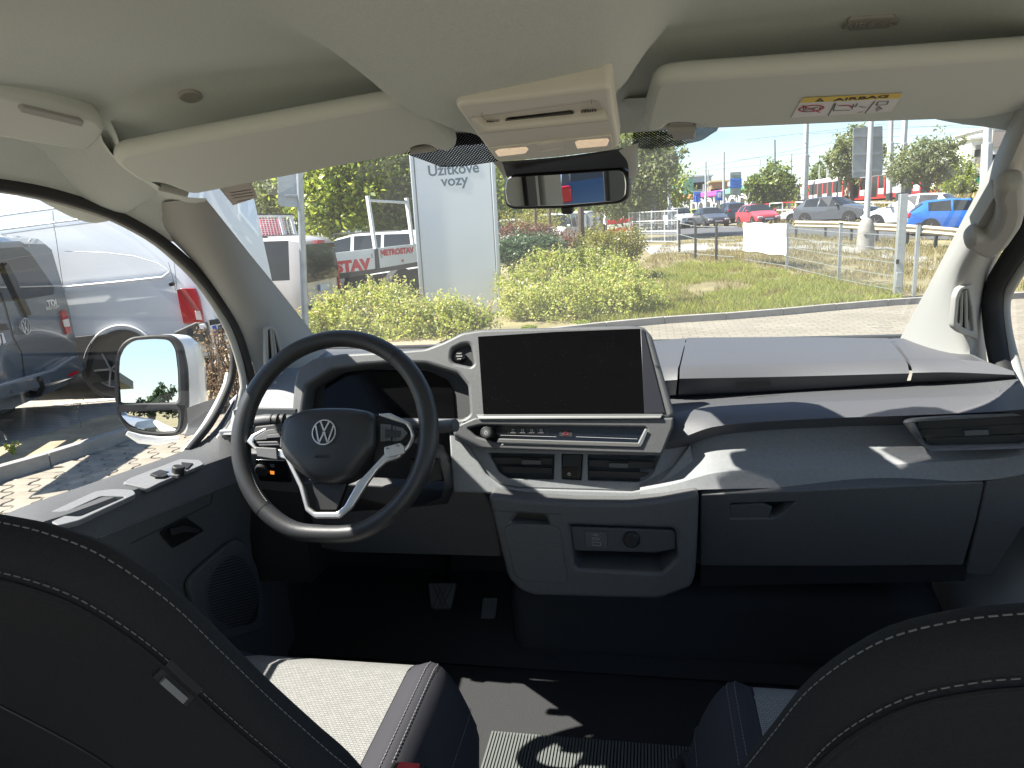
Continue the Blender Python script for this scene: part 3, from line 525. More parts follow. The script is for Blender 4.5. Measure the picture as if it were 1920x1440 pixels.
pb_ = plate(fb_, [(1054, 851), (1092, 852), (1089, 898), (1054, 897)], th=.012, off=-.012, bev=.0015, m=m_blk2, name='parking_brake_panel', parent=dash)
pk = plate(fb_, [(1052.5, 875), (1085, 875), (1083, 896), (1052.5, 895)], r=.002, th=.004, off=-.009, bev=.001, m=m_pian, name='parking_brake_switch', parent=dash)
ring(fb_, 1067, 889, .0034, .0026, -.0085, 16, m=m_print, name='brake_symbol', parent=pk); ftext('P', fb_, 1067, 889, .0045, m_print, pk, h=-.0084)
ft_ = Fr.p3(PY(860, 870, 1.42), PY(1290, 870, 1.42), PY(1060, 930, 1.395))
plate(ft_, [(842, 812), (866, 820)]+[(x, y) for x, y in rim]+[(1300, 860), (1306, 922), (1180, 938), (1000, 931), (900, 924), (850, 922), (846, 880)], th=.04, bev=.004, off=0, m=m_lite, name='centre_trim', parent=dash)
# knee panel and steering column
fk = Fr.p3(PY(520, 940, 1.47), PY(930, 940, 1.44), PY(700, 1040, 1.52))
plate(fk, [(450, 905), (600, 905), (905, 922), (925, 960), (940, 1044), (640, 1036), (520, 1026), (470, 980)], r=.01, th=.03, bev=.004, off=0, m=m_low, name='knee_panel', parent=dash)
plate(fk, [(440, 850), (560, 850), (560, 925), (440, 918)], th=.02, bev=.004, off=.006, m=m_low, name='switch_surround', parent=dash)
lsw = plate(fk, [(478, 862), (534, 864), (546, 905), (486, 902)], r=.004, th=.01, bev=.002, off=.012, m=m_pian, name='light_switch_panel', parent=dash)
disc(fk, 489, 884, .016, .01, .02, m_blk2, lsw, 'light_knob'); plate(fk, [(506, 883), (514, 884), (514, 890), (507, 889)], th=.001, off=.0128, bev=.0002, m=M('lit orange symbol', (.5, .15, .01), .5, emit=((1, .32, .04), .25)), name='lit_symbol', parent=lsw)
plate(fk, [(506, 870), (514, 871), (514, 877), (507, 876)], th=.001, off=.0128, bev=.0002, m=m_dim, name='dark_symbol', parent=lsw)
colm = MB().loft([rs([PY(a, b, c) for a, b, c in L_], 14) for L_ in ([(640, 860, 1.28), (700, 830, 1.28), (790, 832, 1.28), (822, 858, 1.28), (830, 930, 1.28), (760, 950, 1.28), (660, 930, 1.28)], [(640, 850, 1.42), (700, 815, 1.45), (800, 818, 1.45), (842, 850, 1.45), (856, 925, 1.45), (840, 944, 1.45), (650, 960, 1.45)])], closed=False)
colm.build('column_shroud', m_blk2, dash, smooth=70)
plate(Fr.ya(790, 890, 1.285), [(770, 862), (824, 860), (830, 900), (800, 905), (766, 890)], th=.01, bev=.002, off=0, m=m_blk2, name='shroud_cover', parent=dash)
# left end of the dash
dloft('dash_end_top', [[(430, 752, 1.62), (470, 716, 1.66), (520, 692, 1.70), (560, 690, 1.72)], [(436, 772, 1.52), (470, 752, 1.54), (520, 742, 1.55), (560, 738, 1.56)], [(432, 792, 1.48), (470, 788, 1.50), (520, 780, 1.51), (560, 775, 1.51)], [(418, 815, 1.45), (450, 815, 1.45), (500, 812, 1.46), (560, 806, 1.47)]], m_lite, n=20)
fe = Fr.p3(PY(415, 830, 1.45), PY(500, 830, 1.46), PY(450, 900, 1.44))
plate(fe, [(408, 806), (560, 800), (560, 880), (455, 870), (436, 866), (414, 838)], [[(417, 820), (440, 818), (446, 852), (432, 848), (419, 832)]], r=.008, hr=.004, th=.04, bev=.005, off=0, m=m_lite, name='dash_end', parent=dash)
plate(fe, [(410, 812), (450, 812), (450, 860), (412, 850)], th=.003, off=-.032, bev=.001, m=m_blk, name='vent_backing', parent=dash)
for y in (828, 838): MB().bar(fe.P(416, y, -.012), fe.P(444, y, -.012), .003, .012).build('vent_slat', m_blk2, dash)
plate(fe, [(436, 768), (450, 764), (556, 766), (556, 778), (450, 782), (438, 780)], r=.004, th=.01, off=.006, bev=.003, m=m_dash2, name='storage_slot', parent=dash)
# lower centre console
fl2 = Fr.p3(PY(930, 960, 1.355), PY(1300, 960, 1.355), PY(1100, 1110, 1.36))
lc = plate(fl2, [(914, 930), (980, 938), (1080, 944), (1180, 945), (1240, 938), (1311, 924), (1308, 1010), (1304, 1080), (1296, 1102), (1236, 1124), (1120, 1121), (1000, 1117), (975, 1108), (952, 1084), (934, 1010)], [[(1068, 985), (1262, 992), (1268, 1000), (1270, 1045), (1240, 1074), (1084, 1066), (1078, 1060)], [(958, 979), (971, 964), (1022, 968), (1029, 984)]], r=.012, hr=.004, th=.09, bev=.008, off=0, m=m_low, name='centre_console', parent=dash)
plate(fl2, [(1060, 975), (1280, 985), (1280, 1080), (1060, 1075)], th=.004, off=-.084, bev=.001, m=m_blk, name='pocket_back', parent=dash)
plate(fl2, [(950, 960), (1035, 960), (1035, 990), (950, 985)], th=.004, off=-.02, bev=.001, m=m_blk, name='notch_back', parent=dash)
plate(fl2, [(945, 990), (960, 982), (1038, 985), (1050, 992), (1064, 1088), (1060, 1094), (985, 1089), (966, 1080)], r=.006, th=.008, bev=.0015, off=.0025, m=m_low, name='cover_door', parent=dash)
ink(fl2, [((918, 957), (1000, 963)), ((1000, 963), (1053, 964))], .0012, m_blk, dash, 'panel_gap', .0006)
pk2 = plate(fl2, [(1069, 987), (1262, 994), (1268, 1001), (1267, 1030), (1228, 1037), (1076, 1033)], r=.003, th=.03, bev=.003, off=-.012, m=m_dash2, name='socket_panel', parent=dash)
us = plate(fl2, [(1095, 996), (1138, 998), (1139, 1027), (1099, 1025)], r=.002, th=.005, bev=.001, off=-.009, m=m_house, name='usb_socket', parent=dash)
ink(fl2, [((1110, 1016), (1126, 1017)), ((1126, 1017), (1126, 1023)), ((1126, 1023), (1111, 1022)), ((1111, 1022), (1110, 1016)), ((1111, 1008), (1123, 1009)), ((1123, 1009), (1123, 1012)), ((1123, 1012), (1111, 1011)), ((1111, 1011), (1111, 1008)), ((1110, 1003), (1122, 1003)), ((1114, 1003), (1117, 1000)), ((1115, 1003), (1119, 1005))], .0007, m_print, us, 'usb_symbol', -.0086)
disc(fl2, 1184, 1015, .0175, -.012, -.002, m_blk2, dash, 'power_outlet', rim=.3)
# glovebox
fg = Fr.p3(PY(1320, 930, 1.385), PY(1840, 910, 1.325), PY(1550, 1060, 1.43))
gbx = plate(fg, [(1313, 927), (1500, 920), (1843, 904), (1846, 910), (1830, 980), (1806, 1060), (1560, 1062), (1313, 1061)], [[(1368, 947), (1374, 944), (1492, 941), (1470, 962), (1452, 972), (1369, 973)]], r=.004, hr=.003, th=.03, bev=.003, off=0, m=m_low, name='glovebox_door', parent=dash)
plate(fg, [(1368, 948), (1430, 945), (1448, 952), (1440, 972), (1369, 973)], r=.002, th=.006, off=-.003, bev=.001, m=m_low, name='glovebox_latch', parent=gbx)
plate(fg, [(1360, 938), (1500, 936), (1480, 980), (1360, 980)], th=.003, off=-.027, bev=.001, m=m_blk, name='latch_recess', parent=gbx)
plate(fg, [(1850, 904), (1935, 884), (1935, 960), (1860, 1080), (1812, 1075), (1834, 980)], r=.004, th=.03, bev=.003, off=.004, m=m_low, name='dash_side_cover', parent=dash)
plate(fg, [(1313, 1058), (1820, 1058), (1810, 1090), (1313, 1100)], th=.01, off=-.05, bev=.002, m=m_carpet, name='glovebox_underside', parent=dash)
# right vent
fr2 = Fr.p3(PY(1690, 790, 1.365), PY(1920, 785, 1.30), PY(1800, 845, 1.325))
plate(fr2, [(1690, 791), (1704, 786), (1940, 772), (1950, 838), (1744, 847), (1734, 842)], [[(1714, 791), (1936, 778), (1940, 822), (1912, 832), (1742, 836), (1732, 829)]], r=.006, hr=.005, th=.05, bev=.005, off=.004, m=m_house, name='side_vent', parent=dash)
MB().loft([[fr2.P(*q, .005) for q in ((1728, 834), (1745, 841), (1912, 836), (1950, 828))], [fr2.P(*q, .012) for q in ((1732, 838), (1746, 846), (1914, 841), (1950, 836))]]).build('vent_rim', m_silver, dash)
plate(fr2, [(1700, 784), (1950, 770), (1950, 838), (1736, 842)], th=.003, off=-.04, bev=.001, m=m_blk, name='vent_backing', parent=dash)
for a_, b_ in (((1720, 797), (1940, 785)), ((1726, 813), (1940, 802)), ((1736, 829), (1930, 822))): MB().bar(fr2.P(*a_, -.012), fr2.P(*b_, -.012), .003, .016).build('vent_slat', m_blk2, dash)
MB().bar(fr2.P(1808, 812, -.003), fr2.P(1854, 810, -.003), .006, .01).build('vent_tab', m_house, dash, bev=.001)
bd = MB(); bd.box((-.05, 1.80, 1.22), (1.62, .56, .30)); bd.build('dash_light_block', m_blk2, dash, smooth=0)  # solid blocks added inside the dash to stop sunlight leaking into the footwell
MB().box((-.73, 1.62, 1.20), (.22, .34, .36)).build('dash_light_block', m_blk2, dash, smooth=0)
# ------------------------------------------------------------------ steering wheel
wc = PY(624, 816, 1.21); wax = V((.0, -math.cos(R(24)), math.sin(R(24))))
whl = thing('steering_wheel', 'black leather steering wheel with silver spokes and airbag boss', 'steering wheel', wc)
fw2 = Fr(wc, wax, (1, 0, 0)); RW = .187
def wring(a): 
    y = RW*math.sin(a); x = RW*math.cos(a)
    y = -.170-.012*math.tanh((-y-.170)/.012) if y < -.170 else y
    return (x, y)
N_ = 72; MB().tube([fw2.at(*wring(6.28318*k/N_), 0) for k in range(N_)], [.0165+.0022*(abs(math.cos(6.28318*k/N_))**6) for k in range(N_)], 16, closed=True).build('rim', m_leath, whl, smooth=80)
for a in (52, 140, 228, 312):
    c = fw2.at(RW*math.cos(R(a)), RW*math.sin(R(a))); t_ = (fw2.u*-math.sin(R(a))+fw2.v*math.cos(R(a)))
    if a > 200: c = fw2.at(*wring(R(a)))
    MB().lathe([(-.0008, .0172), (.0008, .0172)], c, t_, 16).build('rim_seam', m_blk, whl, smooth=0)
stt = MB()
for k in range(28):
    a = R(190+36*k/27); c = fw2.at((RW-.0155)*math.cos(a), (RW-.0155)*math.sin(a), .007); t_ = (fw2.u*-math.sin(a+.5)+fw2.v*math.cos(a+.5)); stt.bar(c-t_*.0016, c+t_*.0016, .0009)
stt.build('rim_stitching', m_trimd, whl, smooth=0)
# boss pad: domed lid traced as one rounded outline
bo = [fw2.pix(*q) for q in [(538, 800), (545, 785), (580, 770), (625, 767), (668, 768), (700, 774), (711, 790), (710, 838), (702, 852), (668, 895), (640, 908), (598, 908), (570, 888), (540, 858), (534, 838)]]
bo = rnd(bo, .02); cx = sum(p[0] for p in bo)/len(bo); cy = sum(p[1] for p in bo)/len(bo); bm_ = MB(); prof = [(1.0, -.03), (1.0, .012), (.985, .019), (.93, .026), (.8, .031), (.55, .034), (.25, .035)]
bm_.loft([[fw2.at(cx+(x-cx)*k, cy+(y-cy)*k, h) for x, y in bo] for k, h in prof], closed=True); n_ = len(bo); bm_.f.append(tuple(range((len(prof)-1)*n_, len(prof)*n_)))
boss = bm_.build('airbag_boss', m_leath, whl, smooth=60)
e0 = Fr(fw2.at(*Fr(fw2.o+fw2.n*.034, fw2.n, fw2.u).pix(609, 811), .0345), fw2.n, fw2.u)
emblem(e0.mat(), .0235, m_chrome, boss)
fw3 = fw2.off(.034); ftext('AIRBAG', fw3, 603, 856, .0085, m_blk, boss, h=.0008, th=.0006, bold=.0002)
# spokes with buttons
def spoke(out, m, nm, off=.012, th=.014, r=.004, par=whl, bev=.003, holes=()): return plate(fw2, out, holes, r=r, th=th, off=off, bev=bev, m=m, name=nm, parent=par)
spoke([(466, 800), (540, 792), (545, 845), (528, 862), (480, 840), (462, 825)], m_blk2, 'spoke', off=.004)
spoke([(700, 775), (775, 800), (782, 815), (745, 865), (700, 870)], m_blk2, 'spoke', off=.004)
spoke([(461, 828), (470, 815), (498, 801), (500, 806), (478, 820), (474, 828), (480, 838), (527, 842), (536, 850), (548, 870), (568, 910), (578, 950), (590, 960), (630, 960), (645, 948), (668, 906), (700, 872), (720, 850), (762, 835), (770, 822), (768, 808), (760, 796), (715, 782), (708, 776), (730, 774), (768, 792), (776, 815), (766, 840), (748, 858), (724, 866), (708, 880), (690, 905), (660, 952), (636, 972), (590, 972), (572, 958), (560, 915), (535, 862), (480, 846)], m_silver, 'spoke_trim', off=.014, th=.010, r=.003)
spoke([(584, 905), (650, 905), (632, 958), (594, 958)], m_blk, 'lower_spoke', off=-.004)
lbtn = [[(476, 822), (500, 806), (520, 803), (522, 812), (502, 815), (500, 824), (478, 826)], [(500, 815), (524, 812), (526, 820), (500, 822)], [(480, 828), (520, 827), (524, 835), (486, 836)], [(528, 800), (536, 798), (532, 840), (524, 838)]]
for q in lbtn: spoke(q, m_house, 'button', off=.0165, th=.006, r=.0015, bev=.001)
spoke([(478, 838), (518, 840), (520, 862), (482, 856)], m_house, 'paddle_button', off=.019, th=.008, r=.002, bev=.0015)
rbtn = [[(713, 794), (734, 796), (733, 826), (713, 828)], [(736, 797), (756, 802), (764, 812), (752, 826), (736, 828)], [(722, 806), (752, 808), (750, 820), (722, 820)]]
for i, q in enumerate(rbtn): spoke(q, m_house if i < 2 else m_blk2, 'button', off=.0165+.001*(i == 2), th=.006, r=.0015, bev=.001)
kb = spoke([(720, 838), (750, 830), (757, 836), (758, 850), (726, 858), (720, 850)], m_silver, 'paddle_button', off=.020, th=.008, r=.002, bev=.0015)
ink(fw2, [((716, 804), (734, 805)), ((716, 820), (734, 820)), ((724, 800), (724, 828)), ((741, 800), (740, 828))], .0008, m_blk, whl, 'button_gap', .0172)
ftext('AV', fw2, 727, 841, .005, m_blk, kb, h=.0202, rot=-12); ftext('OK', fw2, 746, 836, .005, m_blk, kb, h=.0202, rot=-12)
ink(fw2, [((477, 831), (520, 830))], .0008, m_blk, whl, 'button_gap', .0172)
# stalks
stk = MB().tube([PY(806, 803, 1.30), PY(822, 801, 1.295), PY(850, 798, 1.285)], [.013, .013, .012], 14).build('control_stalk', m_house, dash, smooth=50)
MB().lathe([(0, .0125), (.008, .0125), (.0095, .011)], PY(848, 798, 1.287), (PY(858, 797, 1.283)-PY(848, 798, 1.287)), 16).build('stalk_end', m_dash2, stk)
stk = MB().tube([PY(478, 790, 1.30), PY(500, 788, 1.30), PY(558, 786, 1.31)], [.012, .013, .009], 14).build('control_stalk', m_house, dash, smooth=50)
for x in (510, 521, 532): MB().lathe([(0, .0138), (.003, .0138)], PY(x, 788, 1.302), (1, 0, 0), 14).build('stalk_ring', m_blk2, stk)
# ------------------------------------------------------------------ driver door
def dl(name, Ls, m, n=30, smooth=30, **kw):
    rr = [rs([PX(*q) for q in L], n) for L in Ls]; return MB().loft(rr).build(name, m, door, smooth=smooth, **kw)
D0 = [(-420, 1180, -.843), (0, 968, -.843), (180, 903, -.843), (360, 838, -.843), (402, 806, -.843), (440, 745, -.843)]
D1 = [(-420, 1290, -.76), (50, 992, -.76), (133, 962, -.76), (270, 912, -.76), (395, 868, -.76), (440, 852, -.76)]
D2 = [(-420, 1330, -.735), (100, 1050, -.735), (195, 1003, -.735), (400, 921, -.735), (470, 896, -.735)]
dl('door_sill', [D0, [(a, b+3, c+.008) for a, b, c in D0], [(a, b-4, c-.006) for a, b, c in D1], D1, D2], m_low, smooth=40)
D3 = [(-420, 1450, -.765), (250, 1130, -.765), (350, 1080, -.765), (440, 1020, -.765), (520, 985, -.765)]
D4 = [(-420, 1800, -.77), (300, 1500, -.77), (360, 1340, -.77), (470, 1290, -.77), (560, 1240, -.77)]
dl('door_panel', [[(a, b, c-.004) for a, b, c in D2], D3, D4], m_low, smooth=30)
fd = Fr.p3(PX(195, 1003, -.735), PX(400, 921, -.735), PX(350, 1080, -.765))
ink(fd, [((187, 1008), (400, 922)), ((245, 1020), (395, 945)), ((395, 945), (400, 922))], .002, m_blk, door, 'panel_gap', .001)
plate(fd, [(300, 1000), (312, 990), (350, 970), (370, 985), (384, 995), (325, 1028)], r=.006, th=.003, off=.002, bev=.001, m=m_blk, name='handle_recess', parent=door)
MB().loft([[fd.P(*q, .006) for q in ((318, 992), (345, 985), (372, 992))], [fd.P(*q, .012) for q in ((322, 1004), (346, 997), (376, 1000))]]).build('door_handle', m_blk2, door)
fd1 = Fr.p3(PX(180, 903, -.835), PX(360, 840, -.835), PX(270, 908, -.77))
sw = plate(fd1, [(230, 905), (243, 896), (338, 860), (375, 862), (383, 870), (300, 905), (278, 916)], r=.006, th=.008, bev=.002, off=.006, m=m_lite, name='switch_pack', parent=door)
for q in ([(281, 888), (300, 880), (318, 884), (298, 894)], [(290, 894), (308, 886), (316, 890), (306, 894)]): plate(fd1, q, r=.002, th=.006, off=.010, bev=.001, m=m_blk2, name='window_switch', parent=sw)
plate(fd1, [(302, 884), (318, 878), (350, 880), (334, 892), (306, 890)], r=.003, th=.006, off=.009, bev=.001, m=m_silver, name='switch_trim', parent=sw)
disc(fd1, 335, 874, .012, .004, .022, m_blk2, sw, 'mirror_knob')
plate(fd1, [(340, 866), (362, 868), (352, 878), (342, 880)], th=.004, off=.0085, bev=.001, m=m_blk2, name='mirror_switch', parent=sw)
pk3 = plate(fd1, [(75, 968), (180, 920), (215, 916), (250, 918), (256, 926), (150, 975), (110, 985)], [[(110, 966), (190, 930), (236, 931), (150, 968)]], r=.008, hr=.006, th=.01, bev=.002, off=.005, m=m_lite, name='pull_pocket', parent=door)
plate(fd1, [(104, 968), (188, 926), (242, 928), (150, 972)], th=.003, off=-.002, bev=.001, m=m_blk2, name='pocket_floor', parent=door)
fsp = Fr.p3(PX(350, 1090, -.762), PX(470, 1030, -.758), PX(420, 1180, -.765))
spk = plate(fsp, [(352, 1092), (380, 1062), (440, 1012), (458, 1016), (482, 1060), (496, 1130), (494, 1180), (420, 1200), (370, 1160)], r=.02, th=.012, bev=.003, off=.012, m=m_low, name='speaker_surround', parent=door)
gr = MB()
for i in range(26):
    y = 1042+i*5.4; h = math.sqrt(max(0, 1-((y-1110)/72)**2)); xc = 434+(y-1110)*.06
    if h > .1: gr.bar(fsp.P(xc-50*h, y+12*h, .0125), fsp.P(xc+52*h, y-14*h, .0125), .0042, .003)
plate(fsp, [(388, 1118), (400, 1070), (440, 1036), (470, 1060), (486, 1110), (484, 1165), (440, 1180), (400, 1160)], r=.03, th=.002, off=.0128, bev=.0005, m=m_blk, name='speaker_cone', parent=spk)
gr.build('grille_slats', m_low, spk, smooth=0)
# exterior mirror
fmx = Fr(PX(281, 722, -1.12), V((.29, -.95, .125)), (1, .29, .0))
xm = thing('door_mirror', 'white door mirror with two glasses in a black frame outside the driver window', 'door mirror', (-1.1, 1.6, 1.5))
MO = [(214, 700), (216, 668), (226, 645), (244, 632), (290, 627), (322, 628), (340, 645), (350, 690), (352, 760), (348, 800), (338, 815), (300, 822), (262, 818), (236, 806), (220, 785)]
g1 = [(219, 700), (221, 672), (232, 650), (250, 638), (290, 635), (318, 637), (329, 655), (334, 700), (335, 755), (220, 756)]
g2 = [(220, 763), (334, 763), (335, 790), (331, 808), (300, 811), (265, 807), (240, 796), (226, 780)]
plate(fmx, MO, [g1, g2], r=.02, hr=.015, th=.03, bev=.006, off=.004, m=m_blk2, name='mirror_frame', parent=xm)
plate(fmx, g1, r=.015, th=.004, off=-.004, bev=.0005, m=m_mirror, name='mirror_glass', parent=xm)
gx = Fr(fmx.P(280, 788, -.002), V((.30, -.95, .105)), (1, .31, 0)); plate(gx, [(q[0], q[1]) for q in g2], r=.012, th=.004, off=.0, bev=.0005, m=m_mirror, name='wide_glass', parent=xm)
mo = rnd([fmx.pix(*q) for q in MO], .02); cx = sum(p[0] for p in mo)/len(mo); cy = sum(p[1] for p in mo)/len(mo)
def shell(pts, prof, nm, m, par):
    b = MB(); b.loft([[fmx.at(cx+dx+(x-cx)*k, cy+(y-cy)*k, h) for x, y in pts] for k, h, dx in prof], closed=True); n = len(pts); b.f.append(tuple(range((len(prof)-1)*n, len(prof)*n))); return b.build(nm, m, par, smooth=60)
shell(mo, [(.99, -.005, 0), (1.0, -.04, .012), (.98, -.08, .02), (.90, -.12, .022), (.72, -.145, .02), (.4, -.155, .02)], 'mirror_shell', m_white, xm)
MB().loft([rs([PX(a, b, c) for a, b, c in L_], 8) for L_ in ([(350, 765, -1.0), (352, 800, -1.0), (345, 818, -1.0)], [(378, 755, -.93), (380, 800, -.93), (372, 814, -.93)], [(408, 745, -.87), (404, 775, -.87), (380, 812, -.87)])]).build('mirror_arm', m_blk2, xm, smooth=60)
MB().tube([PX(238, 812, -1.12), PX(262, 823, -1.1), PX(300, 827, -1.07), PX(336, 822, -1.03)], [.006, .012, .012, .006], 10).build('turn_lamp', M('clear lamp', (.7, .7, .68), .1, spec=.8), xm)
MB().tube(rs(X_([(437, 560), (438, 640), (437, 690), (430, 722), (398, 788), (352, 846)], -.84), 24), .009, 8).build('glass_run_seal', m_rub, door, smooth=70)
MB().tube(rs(X_([(428, 700), (421, 728), (385, 796), (344, 850)], -.852), 20), .007, 8).build('door_frame', m_white, door, smooth=70)
# ------------------------------------------------------------------ pedals
fp1 = Fr(PZ(827, 1120, .88), V((.1, -.8, .6)), (1, 0, 0))
pd = plate(fp1, [(802, 1092), (856, 1092), (846, 1142), (808, 1142)], r=.008, th=.02, bev=.004, off=0, m=m_house, name='brake_pedal', label='square brake pedal with diamond rubber pad in the dark footwell', category='pedal')
dm = []
for k in range(-3, 7): dm += [((802+9*k, 1095), (822+9*k, 1140)), ((822+9*k, 1095), (802+9*k, 1140))]
dm = [(a_, b_) for a_, b_ in dm if 804 < a_[0] < 852 and 808 < b_[0] < 846]
ink(fp1, dm, .003, M('worn rubber', (.05, .05, .052), .5), pd, 'pad_rib', .001)
MB().bar(fp1.P(832, 1095, -.02), fp1.P(850, 1000, -.1), .018).build('pedal_arm', m_blk, pd)
fp2 = Fr(PZ(916, 1140, .84), V((.1, -.8, .6)), (1, 0, 0))
pa = plate(fp2, [(905, 1120), (933, 1120), (929, 1160), (901, 1160)], r=.004, th=.018, bev=.003, off=0, m=m_house, name='accelerator_pedal', label='narrow accelerator pedal with grooved pad in the dark footwell', category='pedal')
ink(fp2, [((909+6*k, 1124), (906+6*k, 1156)) for k in range(4)], .003, M('worn rubber', (.06, .06, .062), .5), pa, 'pad_rib', .001)
# ------------------------------------------------------------------ seats
m_seat = M('black seat cloth', (.024, .024, .026), .9, bump=('noise', 900, .5, .001), var=.2, vscale=600, spec=.15)
m_navy = M('smooth seat side cloth', (.040, .040, .047), .85, bump=('noise', 1200, .3, .0008), spec=.2)
m_thread = M('seat thread', .16, .8)
# woven centre cloth: small staggered chevrons
m_weave = bpy.data.materials.new('patterned seat cloth'); m_weave.use_nodes = True; nt = m_weave.node_tree; p = nt.nodes['Principled BSDF']; p.inputs['Roughness'].default_value = .9
tc = nt.nodes.new('ShaderNodeTexCoord'); mp = nt.nodes.new('ShaderNodeMapping'); mp.inputs['Scale'].default_value = (1, 1, 1); w1 = nt.nodes.new('ShaderNodeTexBrick'); w1.inputs['Scale'].default_value = 60; w1.inputs['Mortar Size'].default_value = .018; w1.inputs['Color1'].default_value = (.25, .25, .235, 1); w1.inputs['Color2'].default_value = (.21, .21, .20, 1); w1.inputs['Mortar'].default_value = (.055, .055, .06, 1); w1.inputs['Brick Width'].default_value = .42; w1.inputs['Row Height'].default_value = .26
ns = nt.nodes.new('ShaderNodeTexNoise'); ns.inputs['Scale'].default_value = 150; mm = nt.nodes.new('ShaderNodeMixRGB'); mm.inputs[0].default_value = .0015
bp = nt.nodes.new('ShaderNodeBump'); bp.inputs['Strength'].default_value = .7; bp.inputs['Distance'].default_value = .001
nt.links.new(tc.outputs['Object'], mp.inputs[0]); nt.links.new(tc.outputs['Object'], ns.inputs['Vector']); nt.links.new(mp.outputs[0], mm.inputs[1]); nt.links.new(ns.outputs['Color'], mm.inputs[2]); nt.links.new(mm.outputs[0], w1.inputs['Vector']); nt.links.new(w1.outputs['Color'], p.inputs['Base Color']); nt.links.new(w1.outputs['Fac'], bp.inputs['Height']); bp.invert = True; nt.links.new(bp.outputs[0], p.inputs['Normal'])
def stitches(pts, m, parent, ln=.006, gap=.0035, r=.0008, name='stitching'):
    b = MB(); L = sum((V(q)-V(p)).length for p, q in zip(pts, pts[1:])); n = max(2, int(L/(ln+gap))); k = max(2, round(ln/(ln+gap)*6)); d = rs(pts, n*6+1)
    for i in range(n): b.bar(d[i*6], d[i*6+k], r*random.uniform(1.4, 1.8), r)
    return b.build(name, m, parent, smooth=0)
def seat(cx, sx, label):
    """cx: middle, sx: +1 when the aisle side is at +x"""
    s = thing('front_seat', label, 'seat', (cx, .8, .75))
    # backrest: outline in a reclined plane, a = towards the aisle, b = up
    rec = R(24); fr = Fr(V((cx, .475, 1.575 if sx > 0 else 1.53)), V((0, -math.cos(rec), -math.sin(rec))), (1, 0, 0))
    half = [(0, .014), (.037, .008), (.081, -.004), (.126, -.032), (.166, -.095), (.191, -.176), (.215, -.257), (.247, -.349), (.272, -.416), (.285, -.5), (.28, -.6)]
    pts = rs([V((a, b, 0)) for a, b in half], 40); o = [(q.x*sx, q.y) for q in pts]; o2 = [(-q.x*sx, q.y) for q in pts][::-1]
    ring = o+o2[:-1]
    cxx, cyy = 0, -.3; prof = [(.4, .012), (.86, .012), (.897, .011), (.91, .004), (.955, .0), (.98, -.008), (1.0, -.025), (.985, -.038), (.93, -.05), (.85, -.06), (.6, -.075), (.2, -.08)]
    def at(a, b, h):
        q = fr.at(a, 0, 0); v = fr.v if fr.v.z > 0 else -fr.v
        return V((cx+a, 0, 0))+V((0, fr.o.y, fr.o.z))+v*b+fr.n*h
    rows = [[at(cxx+(x-cxx)*k, cyy+(y-cyy)*k, h) for x, y in ring] for k, h in prof]
    bk = MB(); bk.loft(rows, closed=True); n = len(ring); bk.f.append(tuple(range(n))[::-1]); bk.f.append(tuple(range((len(prof)-1)*n, len(prof)*n)))
    back = bk.build('backrest', m_seat, s, smooth=80)
    def rowline(k, h, i0, i1): return [at(cxx+(x-cxx)*k, cyy+(y-cyy)*k, h) for x, y in o[i0:i1]]
    stitches(rowline(.916, .0050, 0, 38), m_thread, back, ln=.0055, gap=.003)
    stitches(rowline(1.0, -.026, 0, 36), m_thread, back, ln=.0055, gap=.003)
    l2 = rowline(.900, .0100, 0, 40); MB().tube(l2, .0022, 6).build('seam_piping', m_seat, back)
    tb = rowline(.895, .011, 13, 18); a_, b_ = tb[0], tb[-1]; d = (b_-a_).normalized()
    if sx > 0:
        tg = MB(); tg.bar(a_, a_+d*.05, .003, .02).build('side_tag', m_blk2, back); MB().bar(a_+d*.008+fr.n*.008, a_+d*.042+fr.n*.008, .0035, .006).build('tag_print', M('tag print', .2, .7), back)
    if sx > 0:
        pk_ = MB(); q_ = [at(-.02, -.395, .016), at(.15, -.375, .016), at(.19, -.47, .016), at(.19, -.62, .016), at(-.02, -.62, .016)]; pk_.prism(q_, fr.n*.012); pk_.build('map_pocket', m_blk2, back, bev=.005, seg=3)
        MB().tube(rs([at(-.10, -.20, .013), at(.0, -.36, .013), at(.03, -.60, .013)], 14), .0014, 6).build('back_seam', m_blk, back)
    else: MB().tube(rs([at(-.02, -.005, -.006), at(.0, -.03, .004), at(.03, -.09, .010)], 8), .0015, 6).build('back_seam', m_blk, back)
    # cushion: patterned insert, piping strip, side bolsters
    def cush(u, v):  # u across 0..1 (aisle side 1), v back(0) to front(1)
        y = .55+.58*v; x = cx+sx*((-.26+.56*u) if sx > 0 else (-.25+.48*u))
        z = 1.058+.02*v-.05*sstep(.86, 1.06, v)
        e = max(0, (abs(u-.5)-.30)/.20); z += .010*sstep(0, .35, e)-.115*max(0, (e-.25)/.75)**2.2
        if v > .85: x = cx+(x-cx)*(1-.07*((v-.85)/.15)**2)
        return V((x, y, z))
    def patch(u0, u1, v0, v1, nu, nv, name, m, lift=0):
        b = MB(); b.loft([[cush(u0+(u1-u0)*i/nu, v0+(v1-v0)*j/nv)+V((0, 0, lift)) for i in range(nu+1)] for j in range(nv+1)]); return b.build(name, m, s, smooth=80)
    patch(.20, .80, 0, .47, 16, 12, 'cushion_insert', m_weave); patch(.20, .80, .472, 1.0, 16, 12, 'cushion_insert', m_weave)
    bl = []
